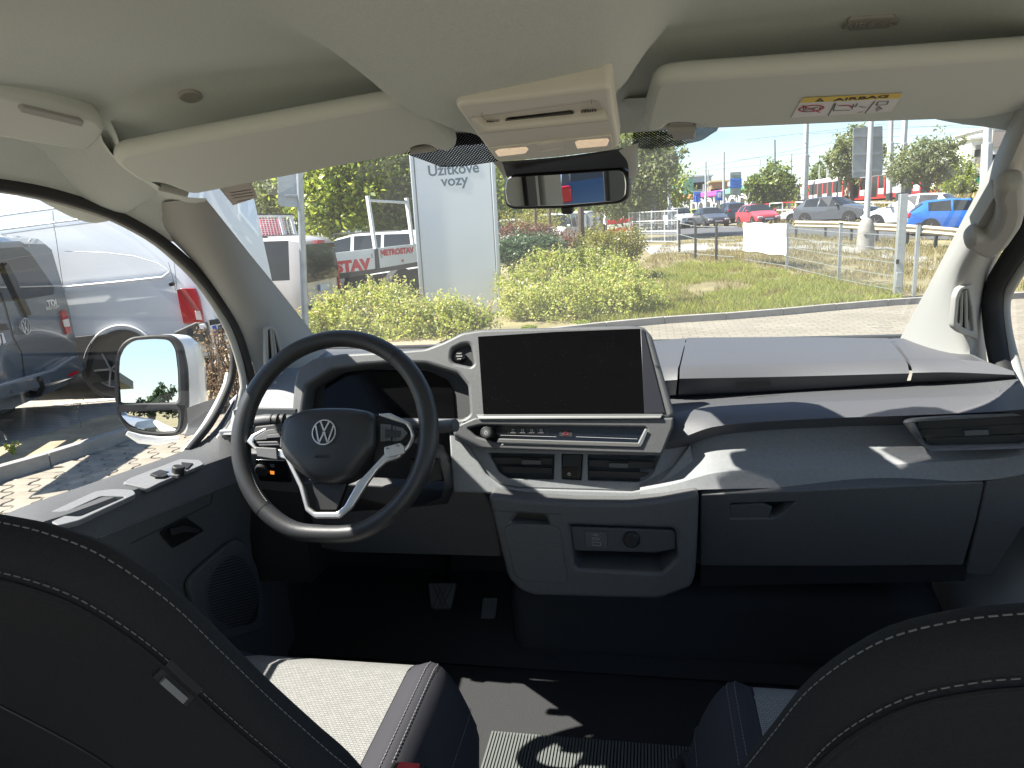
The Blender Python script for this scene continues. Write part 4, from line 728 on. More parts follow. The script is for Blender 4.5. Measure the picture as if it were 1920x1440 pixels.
    for (u0, u1) in ((.80, 1.0), (0, .20)):
        b = MB(); rows = []
        for j in range(25):
            v = j/24*1.0; rw = [cush(u0+(u1-u0)*i/10, v) for i in range(11)]
            if u1 == 1.0: rw += [rw[-1]+V((sx*.006, 0, -.03)), rw[-1]+V((sx*.0, 0, -.12))]
            else: rw = [rw[0]+V((0, 0, -.12)), rw[0]+V((-sx*.006, 0, -.03))]+rw
            rows.append(rw)
        b.loft(rows); o_ = b.build('side_bolster', m_navy, s, smooth=80); bl.append(o_)
    fr_pts = [[cush(u/20, 1.0)+V((0, d_[0], d_[1])) for u in range(21)] for d_ in ((0, 0), (.022, -.03), (.02, -.12))]
    MB().loft(fr_pts).build('cushion_front', m_navy, s, smooth=80)
    for u_ in (.86, .885): stitches([cush(u_, j/40)+V((0, 0, .001)) for j in range(41)], m_thread, bl[0], ln=.0045, gap=.003, r=.0006)
    stitches([cush(.985, j/40)+V((sx*.002, 0, .0)) for j in range(41)], m_thread, bl[0], ln=.0045, gap=.003, r=.0006)
    MB().tube([cush(.80, j/40)+V((0, 0, -.002)) for j in range(41)], .0025, 6).build('insert_piping', m_seat, s)
    sbx = MB(); sbx.box((cx, .82, .86), (.50, .50, .20)); sbx.box((cx+sx*.255, .80, .90), (.025, .48, .14)); sbx.build('seat_base', m_blk2, s, bev=.02, seg=3)
    if sx > 0:
        q0_ = PZ(762, 1437, 1.09); bu = MB(); bu.bar(q0_+V((0, -.01, -.08)), q0_+V((0, 0, -.002)), .055, .03).build('buckle', m_blk, s, bev=.006); MB().box(q0_+V((.004, -.004, .001)), (.03, .014, .006)).build('buckle_button', M('buckle red', (.5, .03, .03), .5), s)
    return s
seat(-.435, 1, 'black driver seat with sunlit patterned cushion and stitched backrest')
seat(.462, -1, 'black passenger seat in shade with bluish patterned cushion')
# ------------------------------------------------------------------ outdoor materials
m_soil = M('dry soil', (.22, .17, .11), .95, bump=('noise', 6, .6, .03), var=.35, vscale=1.5)
m_conc = M('concrete kerb', (.29, .272, .245), .85, bump=('noise', 40, .4, .004), var=.15, vscale=5)
m_paver = M('concrete paver', (.34, .305, .25), .88, bump=('noise', 60, .4, .003), var=.14, vscale=3)
m_asph = M('asphalt', (.085, .085, .09), .85, bump=('noise', 90, .5, .004), var=.2, vscale=.8)
m_line = M('road paint', (.7, .7, .68), .7)
m_galv = M('galvanised steel', (.42, .44, .45), .45, .6, var=.15, vscale=6)
m_gpole = M('grey painted pole', (.42, .44, .46), .5, var=.1, vscale=3)
m_tyre = M('tyre', .018, .85); m_rim = M('wheel rim', (.35, .35, .36), .35, .7)
m_cglass = M('car window', (.018, .022, .026), .12, spec=.3)
m_hlamp = M('headlamp', (.55, .56, .58), .15, spec=.8); m_tail = M('tail lamp red', (.42, .012, .02), .2, spec=.7)
m_plate = M('number plate', (.72, .72, .72), .5); m_platei = M('plate lettering', (.02, .02, .03), .5); m_blue = M('sign blue', (.02, .13, .55), .45)
m_under = M('underbody', .012, .8); m_trimb = M('bumper plastic', (.04, .042, .045), .6)
def paver_mat(name, c, sx, sy, mort):
    m = bpy.data.materials.new(name); m.use_nodes = True; nt = m.node_tree; p = nt.nodes['Principled BSDF']; p.inputs['Roughness'].default_value = .9
    tc = nt.nodes.new('ShaderNodeTexCoord'); b = nt.nodes.new('ShaderNodeTexBrick'); b.inputs['Scale'].default_value = 1; b.inputs['Brick Width'].default_value = sx; b.inputs['Row Height'].default_value = sy; b.inputs['Mortar Size'].default_value = mort
    b.inputs['Color1'].default_value = (*[v*1.07 for v in c], 1); b.inputs['Color2'].default_value = (*[v*.92 for v in c], 1); b.inputs['Mortar'].default_value = (*[v*.62 for v in c], 1)
    n = nt.nodes.new('ShaderNodeTexNoise'); n.inputs['Scale'].default_value = .9; n.inputs['Detail'].default_value = 8; mi = nt.nodes.new('ShaderNodeMixRGB'); mi.blend_type = 'MULTIPLY'; mi.inputs[0].default_value = .55
    r = nt.nodes.new('ShaderNodeValToRGB'); r.color_ramp.elements[0].position = .3; r.color_ramp.elements[1].position = .65; r.color_ramp.elements[0].color = (.62, .60, .56, 1)
    bp = nt.nodes.new('ShaderNodeBump'); bp.invert = True; bp.inputs['Distance'].default_value = .01; bp.inputs['Strength'].default_value = .8
    nt.links.new(tc.outputs['Object'], b.inputs['Vector']); nt.links.new(tc.outputs['Object'], n.inputs['Vector']); nt.links.new(n.outputs['Fac'], r.inputs[0]); nt.links.new(b.outputs['Color'], mi.inputs[1]); nt.links.new(r.outputs[0], mi.inputs[2]); nt.links.new(mi.outputs[0], p.inputs['Base Color']); nt.links.new(b.outputs['Fac'], bp.inputs['Height']); nt.links.new(bp.outputs[0], p.inputs['Normal'])
    return m
# ------------------------------------------------------------------ ground
def sheet(name, poly, m, off, step=1.5, kind='structure', **kw):
    """a surface that follows the ground inside a plan outline"""
    b = bmesh.new(); vs_ = [b.verts.new((x, y, 0)) for x, y in poly]; f = b.faces.new(vs_)
    x0, x1 = min(p[0] for p in poly), max(p[0] for p in poly); y0, y1 = min(p[1] for p in poly), max(p[1] for p in poly)
    for ax, lo, hi in ((0, x0, x1), (1, y0, y1)):
        st_ = max(step, (hi-lo)/60); t = lo+st_
        while t < hi:
            g = b.verts[:]+b.edges[:]+b.faces[:]; pco = [0, 0, 0]; pco[ax] = t; pn = [0, 0, 0]; pn[ax] = 1
            bmesh.ops.bisect_plane(b, geom=g, plane_co=pco, plane_no=pn); t += st_
    for v in b.verts: v.co.z = ground(v.co.x, v.co.y)+off
    bmesh.ops.recalc_face_normals(b, faces=b.faces)
    for f in b.faces:
        if f.normal.z < 0: f.normal_flip()
    me = bpy.data.meshes.new(name); b.to_mesh(me); b.free(); return link(name, me, m, None, kind=kind, **kw)
# grass and soil base to the horizon
m_field = M('dry grass ground', (.20, .17, .085), .95, bump=('noise', 8, .5, .03), var=.4, vscale=.7, vdetail=9)
gx_ = [-600, -300, -150, -80, -50]+[-40+2*i for i in range(41)]+[50, 80, 150, 300, 600]; gy_ = [-300, -150, -60, -30, -15]+[-10+2*i for i in range(41)]+[80, 100, 130, 180, 260, 400, 700]
MB().loft([[V((x, y, ground(x, y)-.02)) for x in gx_] for y in gy_]).build('ground', m_field, None, smooth=80, kind='structure')
kerbL = [G(-420, 1040), G(0, 905), G(265, 820)]
K = [V((-7.2, 0, 0)), kerbL[1], kerbL[2], V((-4.1, 8.0, 0)), V((-3.2, 10.2, 0)), V((-1.9, 11.6, 0)), G(1220, 609), G(1400, 597), G(1700, 571), G(1920, 560), V((16, 17.2, 0))]
K = rs(K, 44)
yard = [(p.x, p.y) for p in K]+[(20, 17.5), (20, -14), (-14, -14), (-9.2, -4)]
m_yard = paver_mat('yard paving', (.245, .218, .172), .235, .16, .007)
sheet('paved_yard', yard, m_yard, 0.0, step=2)
lot = [(-12, -6), (-5.9, 4.6), (-5.75, 6.0), (-5.2, 8.0), (-5.1, 11), (-5.5, 14), (-7, 17), (-9, 24), (-12, 34), (-20, 42), (-46, 42), (-46, -6)]
sheet('parking_lot', lot, paver_mat('lot paving', (.33, .305, .265), .2, .1, .006), .006, step=3)
# parking bay line on the lot
la, lb2 = G(95, 762), G(330, 741); MB().prism([la+V((0, 0, .012)), lb2+V((0, 0, .012)), lb2+V((-.02, .13, .012)), la+V((-.02, .13, .012))], (0, 0, .002)).build('bay_line', m_line, None, kind='structure')
# kerbs: each stone one piece
def kerb(pts, wd, h, L=1.0, side=1):
    acc = 0; i = 0; par = thing('kerb', 'pale concrete kerb of separate stones edging the paved yard', 'kerb', pts[0]) if False else None
    out = []
    dense = rs(pts, 200); cur = dense[0]; d0 = 0
    stones = [dense[0]]
    for a, b in zip(dense, dense[1:]):
        d0 += (b-a).length
        if d0 >= L: stones.append(b); d0 = 0
    return stones
kroot = thing('kerb', 'pale concrete kerb of long stones between the paved yard and the planting', 'kerb', K[0])
stn = kerb(K, .1, .13)
for a, b in zip(stn, stn[1:]):
    d = (b-a).normalized(); nn = V((-d.y, d.x, 0)); a2, b2 = a+d*.004, b-d*.004; za, zb_ = ground(a.x, a.y), ground(b.x, b.y); hj = .12+random.uniform(-.004, .004)
    MB().prism([V((a2.x, a2.y, za-.05)), V((b2.x, b2.y, zb_-.05)), V((b2.x+nn.x*.10, b2.y+nn.y*.10, zb_-.05)), V((a2.x+nn.x*.10, a2.y+nn.y*.10, za-.05))], (0, 0, .05+hj)).build('kerb_stone', m_conc, kroot, bev=.008, seg=2)
# second low edging stone behind the dirt strip
e0_, e1_ = G(-60, 893), G(217, 783); er = thing('edging', 'thin low concrete edging between the dirt strip and the dark parking lot', 'edging', e0_)
ed = [e0_, e0_.lerp(e1_, .36), e0_.lerp(e1_, .7), e1_, e1_+(e1_-e0_)*.35]
for a, b in zip(ed, ed[1:]):
    d = (b-a).normalized(); nn = V((-d.y, d.x, 0)); MB().prism([a+d*.005, b-d*.005, b-d*.005+nn*.06, a+d*.005+nn*.06], (0, 0, .06)).build('edging_stone', m_conc, er, bev=.006)
# soil of the strip and island
isl = [(p.x-.03, p.y+.06) for p in K]+[(20, 17.6), (20, 60), (-3, 46), (-4.5, 24), (-5, 14), (-5.05, 11), (-5.15, 8), (-5.5, 6.7), (-5.8, 5.0), (-9, -.5)]
m_strip = M('sandy soil', (.30, .24, .155), .95, bump=('noise', 25, .8, .02), var=.3, vscale=3, vdetail=9)
sheet('soil', [(p.x-.05, p.y+.05) for p in K[:16]]+[(-3.0, 12), (-5.05, 11), (-5.15, 8), (-5.5, 6.7), (-5.8, 5.0), (-9, -.5)], m_strip, .075, step=1)
# pavers beside the van, each one a wavy stone
pv = MB(); wv = .012
def paver_pts(L=.225, W=.150, g=.006):
    t = [(-L/2, -W/2), (-L/4, -W/2-wv), (0, -W/2+wv), (L/4, -W/2-wv), (L/2, -W/2)]; t = [(x, y) for x, y in [(-L/2, -W/2), (-L/6, -W/2+wv), (L/6, -W/2-wv), (L/2, -W/2)]]
    s = [(L/2, -W/2), (L/2-wv, -W/6), (L/2+wv, W/6), (L/2, W/2)]
    q = t+s[1:]+[(x, y+W) for x, y in t[::-1]][1:]+[(x-L, y) for x, y in s[::-1]][1:-1]
    return [(x*(1-g/L*1.6), y*(1-g/W*1.6)) for x, y in q]
pp = paver_pts(); pm_ = MB(); n = len(pp)
pm_.add([(x, y, -.03) for x, y in pp]+[(x, y, 0) for x, y in pp]+[(x*.95, y*.93, .005) for x, y in pp], [(i, (i+1) % n, n+(i+1) % n, n+i) for i in range(n)]+[(n+i, n+(i+1) % n, 2*n+(i+1) % n, 2*n+i) for i in range(n)]+[tuple(range(2*n, 3*n))])
m_pst = M('paver stone', (.37, .335, .28), .9, bump=('noise', 50, .5, .003), var=.12, vscale=7)
pms = []
for k_, cc in enumerate(((.245, .216, .17), (.225, .198, .155), (.262, .232, .184))):
    pms.append(pm_.mesh('paver', M('paver stone', cc, .9, bump=('noise', 60, .5, .003), var=.13, vscale=6)))
paved = bpy.data.objects['paved_yard']; cnt = 0; ang = R(8); ca, sa = math.cos(ang), math.sin(ang); cand = []
for i in range(-40, 40):
    for j in range(-40, 40):
        x = i*.225+(.1125 if j % 2 else 0); y = j*.150; X, Y_ = -3.6+x*ca-y*sa, 5.0+x*sa+y*ca
        d = V((X, Y_, 0))-CAM; zc = d.dot(_f)
        if zc < .5: continue
        px, py = 960+F*d.dot(_r)/zc, 720-F*d.dot(_u)/zc
        if -40 < px < 440 and 800 < py < 1010:
            kk = min(range(len(K)), key=lambda q: (K[q].x-X)**2+(K[q].y-Y_)**2); t_ = (K[min(kk+1, 43)]-K[max(kk-1, 0)]).normalized(); side = t_.x*(Y_-K[kk].y)-t_.y*(X-K[kk].x)
            if side < -.12: cand.append((zc, X, Y_))
cand.sort(); cand = cand[:300]
for zc, X, Y_ in cand:
    o = bpy.data.objects.new('paver', random.choice(pms)); col.objects.link(o); o.location = (X, Y_, .012+random.uniform(-.003, .003)); o.rotation_euler = (random.uniform(-.008, .008), random.uniform(-.008, .008), ang); o.parent = paved
# ------------------------------------------------------------------ vehicles
def wheel(par, x, y, r, wd, nm='wheel', rimm=None, world=False):
    s = 1 if x > 0 else -1
    t = MB().lathe([(-wd/2, r*.72), (-wd/2, r*.95), (-wd/2+.02, r), (wd/2-.02, r), (wd/2, r*.95), (wd/2, r*.66), (wd/2-.03, r*.64), (wd/2-.03, .001)], (x, y, r), (s, 0, 0), 24).build(nm, m_tyre, par, world=world, smooth=40)
    rm = MB().lathe([(wd/2-.028, r*.64), (wd/2-.005, r*.66), (wd/2-.005, r*.60), (wd/2-.025, r*.55), (wd/2-.025, .001)], (x, y, r), (s, 0, 0), 24)
    for k in range(5):
        a = 1.2566*k; rm.bar(V((x+s*(wd/2-.012), y, r)), V((x+s*(wd/2-.014), y+math.cos(a)*r*.6, r+math.sin(a)*r*.6)), r*.17, .02)
    rm.build('wheel_rim', rimm or m_rim, t, world=False, smooth=40); return t
HATCH = dict(st=[(2.05, .28, .50, .60, .70, .60, ''), (1.98, .24, .58, .70, .80, .70, ''), (1.25, .22, .80, .90, .86, .78, ''), (.88, .22, .90, .98, .87, .76, 'F'), (.10, .22, .92, 1.41, .88, .60, 'S'), (-.5, .22, .93, 1.46, .88, .61, 'p'), (-.58, .22, .93, 1.46, .88, .61, 'S'), (-1.4, .22, .95, 1.42, .87, .60, 'q'), (-1.55, .22, .95, 1.38, .87, .60, 'B'), (-1.98, .26, .90, 1.0, .84, .72, ''), (-2.05, .30, .70, .82, .80, .70, '')], wh=(1.28, -1.25, .31))
SUV = dict(st=[(2.25, .35, .70, .82, .74, .64, ''), (2.18, .28, .80, .92, .88, .76, ''), (1.35, .26, .98, 1.08, .93, .84, ''), (.95, .26, 1.04, 1.14, .94, .80, 'F'), (.15, .26, 1.06, 1.58, .94, .64, 'S'), (-.55, .26, 1.07, 1.64, .94, .65, 'p'), (-.63, .26, 1.07, 1.64, .94, .65, 'S'), (-1.5, .26, 1.10, 1.58, .93, .64, 'q'), (-1.7, .26, 1.12, 1.50, .92, .64, 'B'), (-2.15, .30, 1.02, 1.12, .90, .76, ''), (-2.25, .36, .80, .95, .86, .74, '')], wh=(1.4, -1.4, .36))
VAN = dict(st=[(2.45, .32, .70, .82, .80, .70, ''), (2.38, .26, .86, 1.0, .90, .78, ''), (1.75, .24, 1.06, 1.16, .94, .84, ''), (1.5, .24, 1.12, 1.22, .95, .80, 'F'), (.80, .24, 1.14, 1.84, .95, .78, 'S'), (.1, .24, 1.14, 1.94, .95, .79, 'p'), (-.02, .24, 1.14, 1.95, .95, .79, 'S'), (-1.1, .24, 1.14, 1.96, .95, .79, 'p'), (-1.2, .24, 1.14, 1.96, .95, .79, 'S'), (-2.2, .24, 1.14, 1.94, .95, .78, ''), (-2.38, .26, 1.14, 1.90, .945, .77, ''), (-2.45, .30, 1.12, 1.84, .93, .75, '')], wh=(1.55, -1.45, .34))
def scl(spec, L, W, H): return dict(st=[(y*L, zb*H, zl*H, zt*H, w_*W, wt_*W, f) for y, zb, zl, zt, w_, wt_, f in spec['st']], wh=(spec['wh'][0]*L, spec['wh'][1]*L, spec['wh'][2]*H))
def vehicle(name, label, cat, loc, rz, spec, paint, group=None, glass=True, lamps=True, rx=0, ry=0, noside=False, detail=1, wheels=True, rimm=None):
    v = thing(name, label, cat, loc, R(rz), group, rx=R(rx), ry=R(ry)); st = spec['st']
    def sec(s_):
        y, zb, zl, zt, w_, wt_, f = s_; zl = min(zl, zt-.03)
        h = [(.55*w_, zb), (w_*.96, zb+.07), (w_, zb*.4+zl*.6), (w_*.985, zl), (wt_+.02, zt-.07 if zt-zl > .15 else zl+(zt-zl)*.6), (wt_-.10, zt-.008), (0, zt+.012)]
        return [V((x, y, z)) for x, z in h]+[V((-x, y, z)) for x, z in h[-2::-1]]
    S = [sec(s_) for s_ in st]; body = MB(); gl = []
    for i in range(len(S)-1):
        a, b = S[i], S[i+1]; f = st[i][6]
        for k in range(12):
            q = [a[k], a[k+1], b[k+1], b[k]]; kk = k if k < 6 else 11-k
            tagf = None
            if f == 'F' and kk in (4, 5): tagf = 'windscreen'
            if f == 'B' and kk in (4, 5): tagf = 'rear_window'
            if f == 'F' and kk == 3 and not noside: tagf = 'side_window'
            if f in 'S' and f and kk == 3 and not noside: tagf = 'side_window'
            if tagf and glass: gl.append((tagf, k, i, q))
            else: body.add(q, [(0, 1, 2, 3)])
    body.add(S[0], [tuple(range(13))]); body.add(S[-1], [tuple(range(13))])
    me = body.mesh('body', paint, fix=False); b = bmesh.new(); b.from_mesh(me); bmesh.ops.remove_doubles(b, verts=b.verts, dist=.0005); bmesh.ops.recalc_face_normals(b, faces=b.faces); b.to_mesh(me); b.free()
    link('body', me, None, v, world=False, smooth=38)
    grp = {}
    for t, k, i, q in gl: grp.setdefault((t, i, k if t == 'side_window' else 0), []).append(q)
    for (t, i, k), qs in grp.items():
        g = MB()
        for q in qs: g.add(q, [(0, 1, 2, 3)])
        link(t, g.mesh(t, m_cglass, fix=False), None, v, world=False, smooth=0)
    fy, ry_, wr = spec['wh']; wx = max(s_[4] for s_ in st)-.10
    if wheels:
        for y in (fy, ry_):
            for s_ in (-1, 1):
                wheel(v, s_*wx, y, wr, .2, rimm=rimm)
                MB().lathe([(0, wr*1.16), (.012, wr*1.16), (.0125, .001)], (s_*(wx+.088), y, wr*1.02), (s_, 0, 0), 24).build('wheel_arch', m_under, v, world=False)
    if lamps:
        y0, y1 = st[1][0], st[-2][0]; w0 = st[1][4]; zf = st[1][3]; w1 = st[-2][4]; zr = st[-2][3]
        fy_ = st[0][0]; zf0 = st[0][3]; zb0 = st[0][1]
        for s_ in (-1, 1):
            MB().box((s_*w0*.74, fy_-.03, zf0-.06), (w0*.42, .14, .13)).build('headlight', m_hlamp, v, world=False, bev=.03)
            MB().box((s_*w1*.86, st[-1][0]+.03, zr-.14), (w1*.24, .12, .20)).build('taillight', m_tail, v, world=False, bev=.03)
        MB().box((0, fy_+.005, zf0-.12), (w0*.8, .05, .14)).build('grille', m_blk, v, world=False, bev=.015)
        MB().box((0, fy_+.0, zb0+.08), (w0*1.3, .08, .16)).build('bumper_intake', m_trimb, v, world=False, bev=.02)
        MB().box((0, fy_+.05, zb0+.16), (.52, .02, .11)).build('number_plate', m_plate, v, world=False)
        MB().box((0, st[-1][0]-.01, zb0+.40), (.52, .02, .11)).build('number_plate', m_plate, v, world=False)
        ci = next((i for i, s_ in enumerate(st) if s_[6] == 'F'), 3)
        for s_ in (-1, 1): MB().box((s_*(st[ci+1][4]+.09), st[ci][0]-.35*(st[ci][0]-st[ci+1][0]), st[ci][2]+.10), (.18, .12, .14)).build('wing_mirror', paint, v, world=False, bev=.04)
    return v
def paint(c, rough=.3, coat=.8, **k): return M('car paint', c, rough, coat=coat, **k)
LF = lambda L, h=0: Fr((0, -L/2-h, 0), (0, -1, 0), (1, 0, 0))
def lplate(v, fr, pts, nm, m, off=.004, th=.008, r=.02, bev=.002, holes=(), par=None):
    return plate2(fr, rnd(pts, r) if r else pts, holes, th=th, off=off, bev=bev, m=m, name=nm, parent=par or v, world=False)
def ltext(s, fr, a, b, size, m, v, h=.01, rot=0, **k):
    g = Fr(fr.at(a, b, h), fr.n, fr.u*math.cos(R(rot))+fr.v*math.sin(R(rot))); return text(s, g.mat(), size, m, v, world=False, th=.003, **k)
# ------------------------------------------------------------------ vans parked to the left
p_t5 = paint((.085, .105, .125), .25); p_white = paint((.82, .83, .84), .3); p_silver = paint((.84, .85, .86), .3)
cor = PZ(150, 690, .44); rz5 = 107; rgt = V((math.cos(R(rz5)), math.sin(R(rz5)), 0)); fwd5 = V((-math.sin(R(rz5)), math.cos(R(rz5)), 0))
c5 = cor-rgt*.96+fwd5*2.53; c5.z = 0
t5 = vehicle('parked_van', 'dark blue grey passenger van seen from behind with barn doors and tow hook', 'van', c5, rz5, scl(VAN, 1.035, 1.035, 1.035), p_t5, lamps=False, noside=False)
fr5 = Fr(cor-fwd5*.0, -fwd5, rgt)
def P5(pts, nm, m, off=.006, th=.012, r=.01, bev=.003, par=None, **k): return plate(fr5, pts, r=r, th=th, off=off, bev=bev, m=m, name=nm, parent=par or t5, **k)
m_dglass = M('dark tinted window', (.012, .014, .017), .05, spec=.7)
P5([(-300, 505), (-60, 480), (6, 466), (40, 462), (56, 472), (103, 540), (101, 552), (60, 560), (-60, 575), (-300, 610)], 'rear_window', m_dglass, r=.03)
P5([(-300, 490), (0, 452), (40, 451), (57, 460), (40, 464), (0, 468), (-300, 508)], 'roof_spoiler', p_t5, off=.05, th=.09, bev=.02)
P5([(8, 500), (14, 492), (30, 520), (60, 590), (52, 594)], 'wiper_arm', m_blk, off=.04, th=.03, r=.004)
tl5 = P5([(116, 584), (122, 580), (128, 592), (135, 625), (126, 627), (119, 604)], 'taillight', m_tail, off=.03, th=.05)
P5([(118.5, 600), (129, 597), (132, 612), (122, 613)], 'lamp_lens', M('clear lens', (.75, .68, .6), .2), off=.034, th=.01, par=tl5, r=0)
emblem(Fr(fr5.P(44, 612, .03), fr5.n, fr5.u).mat(), .085, m_chrome, t5, th=.02)
ftext('TDI', fr5, 97, 569, .10, m_chrome, t5, h=.008, th=.004, sx=1.3, bold=.004); ftext('4MOTION', fr5, 98, 577, .05, m_chrome, t5, h=.008, th=.004, sx=1.3, bold=.003)
ink(fr5, [((2, 548), (12, 580)), ((12, 580), (26, 634)), ((26, 634), (40, 660)), ((40, 660), (46, 708)), ((-60, 660), (140, 628))], .010, m_blk, t5, 'door_gap', .012)
P5([(-120, 640), (-10, 626), (6, 624), (12, 643), (-10, 651), (-120, 668)], 'number_plate', m_plate, r=.004); ftext('J', fr5, 3, 635, .11, m_platei, t5, h=.008, th=.002, bold=.004)
P5([(-60, 612), (12, 606), (18, 618), (-60, 626)], 'plate_lamp_strip', m_blk, off=.03, th=.03)
ub = P5([(-300, 790), (-60, 736), (30, 712), (100, 692), (138, 668), (150, 666), (160, 682), (160, 696), (140, 709), (85, 727), (0, 752), (-80, 775), (-300, 840)], 'rear_bumper', p_t5, off=.14, th=.16, bev=.03, r=.03)
fr5b = fr5.off(.14); plate(fr5b, [(128, 702), (146, 694), (148, 699), (131, 707)], r=.004, th=.006, off=.004, bev=.001, m=m_tail, name='reflector', parent=ub)
for x, y in ((100, 713), (22, 735)): disc(fr5b, x, y, .022, 0, .006, m_trimb, ub, 'parking_sensor')
tb = MB().tube([fr5.P(40, 735, -.1), fr5.P(55, 740, .05), fr5.P(74, 738, .2), fr5.P(80, 726, .26), fr5.P(76, 713, .27)], [.035, .035, .03, .025, .02], 10).build('tow_hook', m_blk, t5); MB().lathe([(-.03, .012), (-.02, .026), (.0, .03), (.02, .026), (.03, .010)], fr5.P(75, 711, .27), (0, 0, 1), 14).build('tow_ball', m_blk, tb)
# tall white panel van, its side to us
wcr = G(226, 747); rzc = 97; rc = R(rzc); fwc = V((-math.sin(rc), math.cos(rc), 0)); rgc = V((math.cos(rc), math.sin(rc), 0))
CR = dict(st=[(2.95, .40, .80, .95, .85, .75, ''), (2.85, .34, 1.0, 1.15, .96, .85, ''), (2.35, .32, 1.2, 1.3, 1.0, .86, ''), (2.1, .32, 1.25, 1.36, 1.01, .84, 'F'), (1.35, .32, 1.3, 2.25, 1.01, .80, 'S'), (.75, .32, 1.3, 2.5, 1.01, .82, ''), (.3, .32, 1.3, 2.56, 1.01, .83, ''), (-2.7, .32, 1.3, 2.56, 1.01, .83, ''), (-2.92, .36, 1.3, 2.50, .995, .81, ''), (-2.98, .42, 1.28, 2.42, .97, .78, '')], wh=(1.9, -1.62, .36))
ccr = wcr+rgc*.99+fwc*1.62; ccr.z = -.05
crv = vehicle('panel_van', 'tall silver white panel van parked side on behind the door mirror', 'van', ccr, rzc, CR, p_silver, lamps=False, rx=-2.6)
frc = Fr(wcr+rgc*-.035, -rgc, -fwc)
def PC(pts, nm, m, off=.02, th=.03, r=.01, bev=.004, par=None, **k): return plate(frc, pts, r=r, th=th, off=off, bev=bev, m=m, name=nm, parent=par or crv, **k)
ink(frc, [((99, 396), (102, 432)), ((103, 432), (118, 536)), ((118, 536), (122, 548)), ((324, 470), (332, 542)), ((316, 492), (330, 545))], .010, m_blk, crv, 'panel_gap', .022)
for L_ in ([(-80, 416), (60, 396), (190, 380)], [(-80, 441), (60, 423), (120, 415), (190, 407)], [(-80, 450), (100, 425), (185, 415)], [(-60, 562), (112, 539), (220, 529), (305, 520), (318, 510)]):
    MB().tube([frc.P(*q, .012) for q in L_], .014, 8).build('side_swage', p_white, crv, smooth=80)
MB().tube([frc.P(*q, .010) for q in ((316, 508), (296, 494), (250, 480), (200, 474), (122, 471))], .006, 6).build('side_swage', p_silver, crv, smooth=80)
ar = [(228+64*math.cos(R(a)), 690+72*math.sin(R(a))*-1) for a in range(-5, 190, 10)]
PC([(q[0], q[1]) for q in ar]+[(165, 720), (292, 700)], 'arch_opening', m_under, off=.022, th=.02, r=0)
aro = [(228+72*math.cos(R(a)), 690-80*math.sin(R(a))) for a in range(5, 176, 9)]; MB().tube([frc.P(*q, .015) for q in aro], .012, 8).build('arch_lip', p_silver, crv)
wcw = wheel(crv, -.93, -1.62, .355, .22); PC([(140, 632), (176, 628), (170, 645), (160, 690), (150, 702), (140, 690)], 'sill_cover', m_trimb, off=.026)
PC([(326, 622), (366, 604), (384, 606), (394, 648), (372, 640), (330, 656), (300, 668)], 'rear_bumper', m_trimb, off=.05, th=.09, bev=.02)
tlc = PC([(331, 544), (340, 541), (364, 541), (372, 560), (381, 604), (366, 607), (344, 607), (338, 580)], 'taillight', m_tail, off=.03, th=.04)
PC([(365, 583), (375, 583), (379, 600), (368, 600)], 'lamp_lens', M('clear lens', (.75, .6, .55), .2), off=.033, th=.01, par=tlc, r=0)
disc(frc, 320, 533, .025, .02, .07, m_blk, crv, 'door_stop'); PC([(372, 609), (383, 607), (386, 617), (376, 618)], 'door_hinge', p_white, off=.06)
crear = wcr-fwc*1.36; frr = Fr(crear, -fwc, rgc)
frr = Fr(PX(405, 620, PY(405, 620, wcr.y-.04).x), -fwc, rgc)
pl = plate(frr, [(398, 611), (424, 606), (500, 592), (500, 612), (424, 628), (403, 632)], r=.004, th=.01, off=.02, bev=.002, m=m_plate, name='number_plate', parent=crv)
plate(frr, [(398, 611), (405, 609.5), (410, 630), (403, 632)], r=.002, th=.004, off=.024, bev=.001, m=m_blue, name='plate_band', parent=pl, smooth=0)
ftext('6SZ 4471'[:3], frr, 417, 617, .14, m_platei, pl, h=.026, th=.002, bold=.004)
plate(frr, [(394, 600), (424, 595), (500, 583), (500, 592), (424, 605), (397, 610)], r=.004, th=.02, off=.03, bev=.003, m=m_trimb, name='handle_strip', parent=crv); ftext('CRAFTER', frr, 428, 599, .075, m_plate, crv, h=.034, th=.002, space=1.3)
# small pale minivan behind the pillar
CAD = scl(VAN, .96, 1.0, .955)
ccd = V((-5.75, 11.4, 0)); ccd = V((-6.10, 12.85, 0))-V((math.sin(R(92)), 0, 0))*2.2
cad = vehicle('minivan', 'pale beige minivan with dark tailgate window behind the sign pole', 'van', ccd, 94, CAD, paint((.60, .55, .53), .3), lamps=False)
fcd = LF(4.70, .0)
lplate(cad, fcd, [(-.80, 1.02), (.80, 1.02), (.72, 1.70), (-.72, 1.70)], 'rear_window', m_dglass, off=.05, th=.06, r=.06)
lplate(cad, fcd, [(-.90, .75), (-.82, .75), (-.80, 1.25), (-.83, 1.40), (-.88, 1.2)], 'taillight', m_tail, off=.03, th=.05); lplate(cad, fcd, [(.90, .75), (.82, .75), (.80, 1.25), (.83, 1.40), (.88, 1.2)], 'taillight', m_tail, off=.03, th=.05)
lplate(cad, fcd, [(-.86, .28), (.86, .28), (.86, .60), (-.86, .60)], 'rear_bumper', m_trimb, off=.10, th=.16, r=.06, bev=.02)
lplate(cad, fcd, [(-.26, .82), (.26, .82), (.26, .94), (-.26, .94)], 'number_plate', m_plate, off=.03, r=0); lplate(cad, fcd, [(-.27, .82), (-.21, .82), (-.21, .94), (-.27, .94)], 'plate_band', m_blue, off=.034, r=0)
lplate(cad, fcd, [(-.18, 1.70), (.18, 1.70), (.16, 1.76), (-.16, 1.76)], 'brake_light', m_tail, off=.06, r=.01)
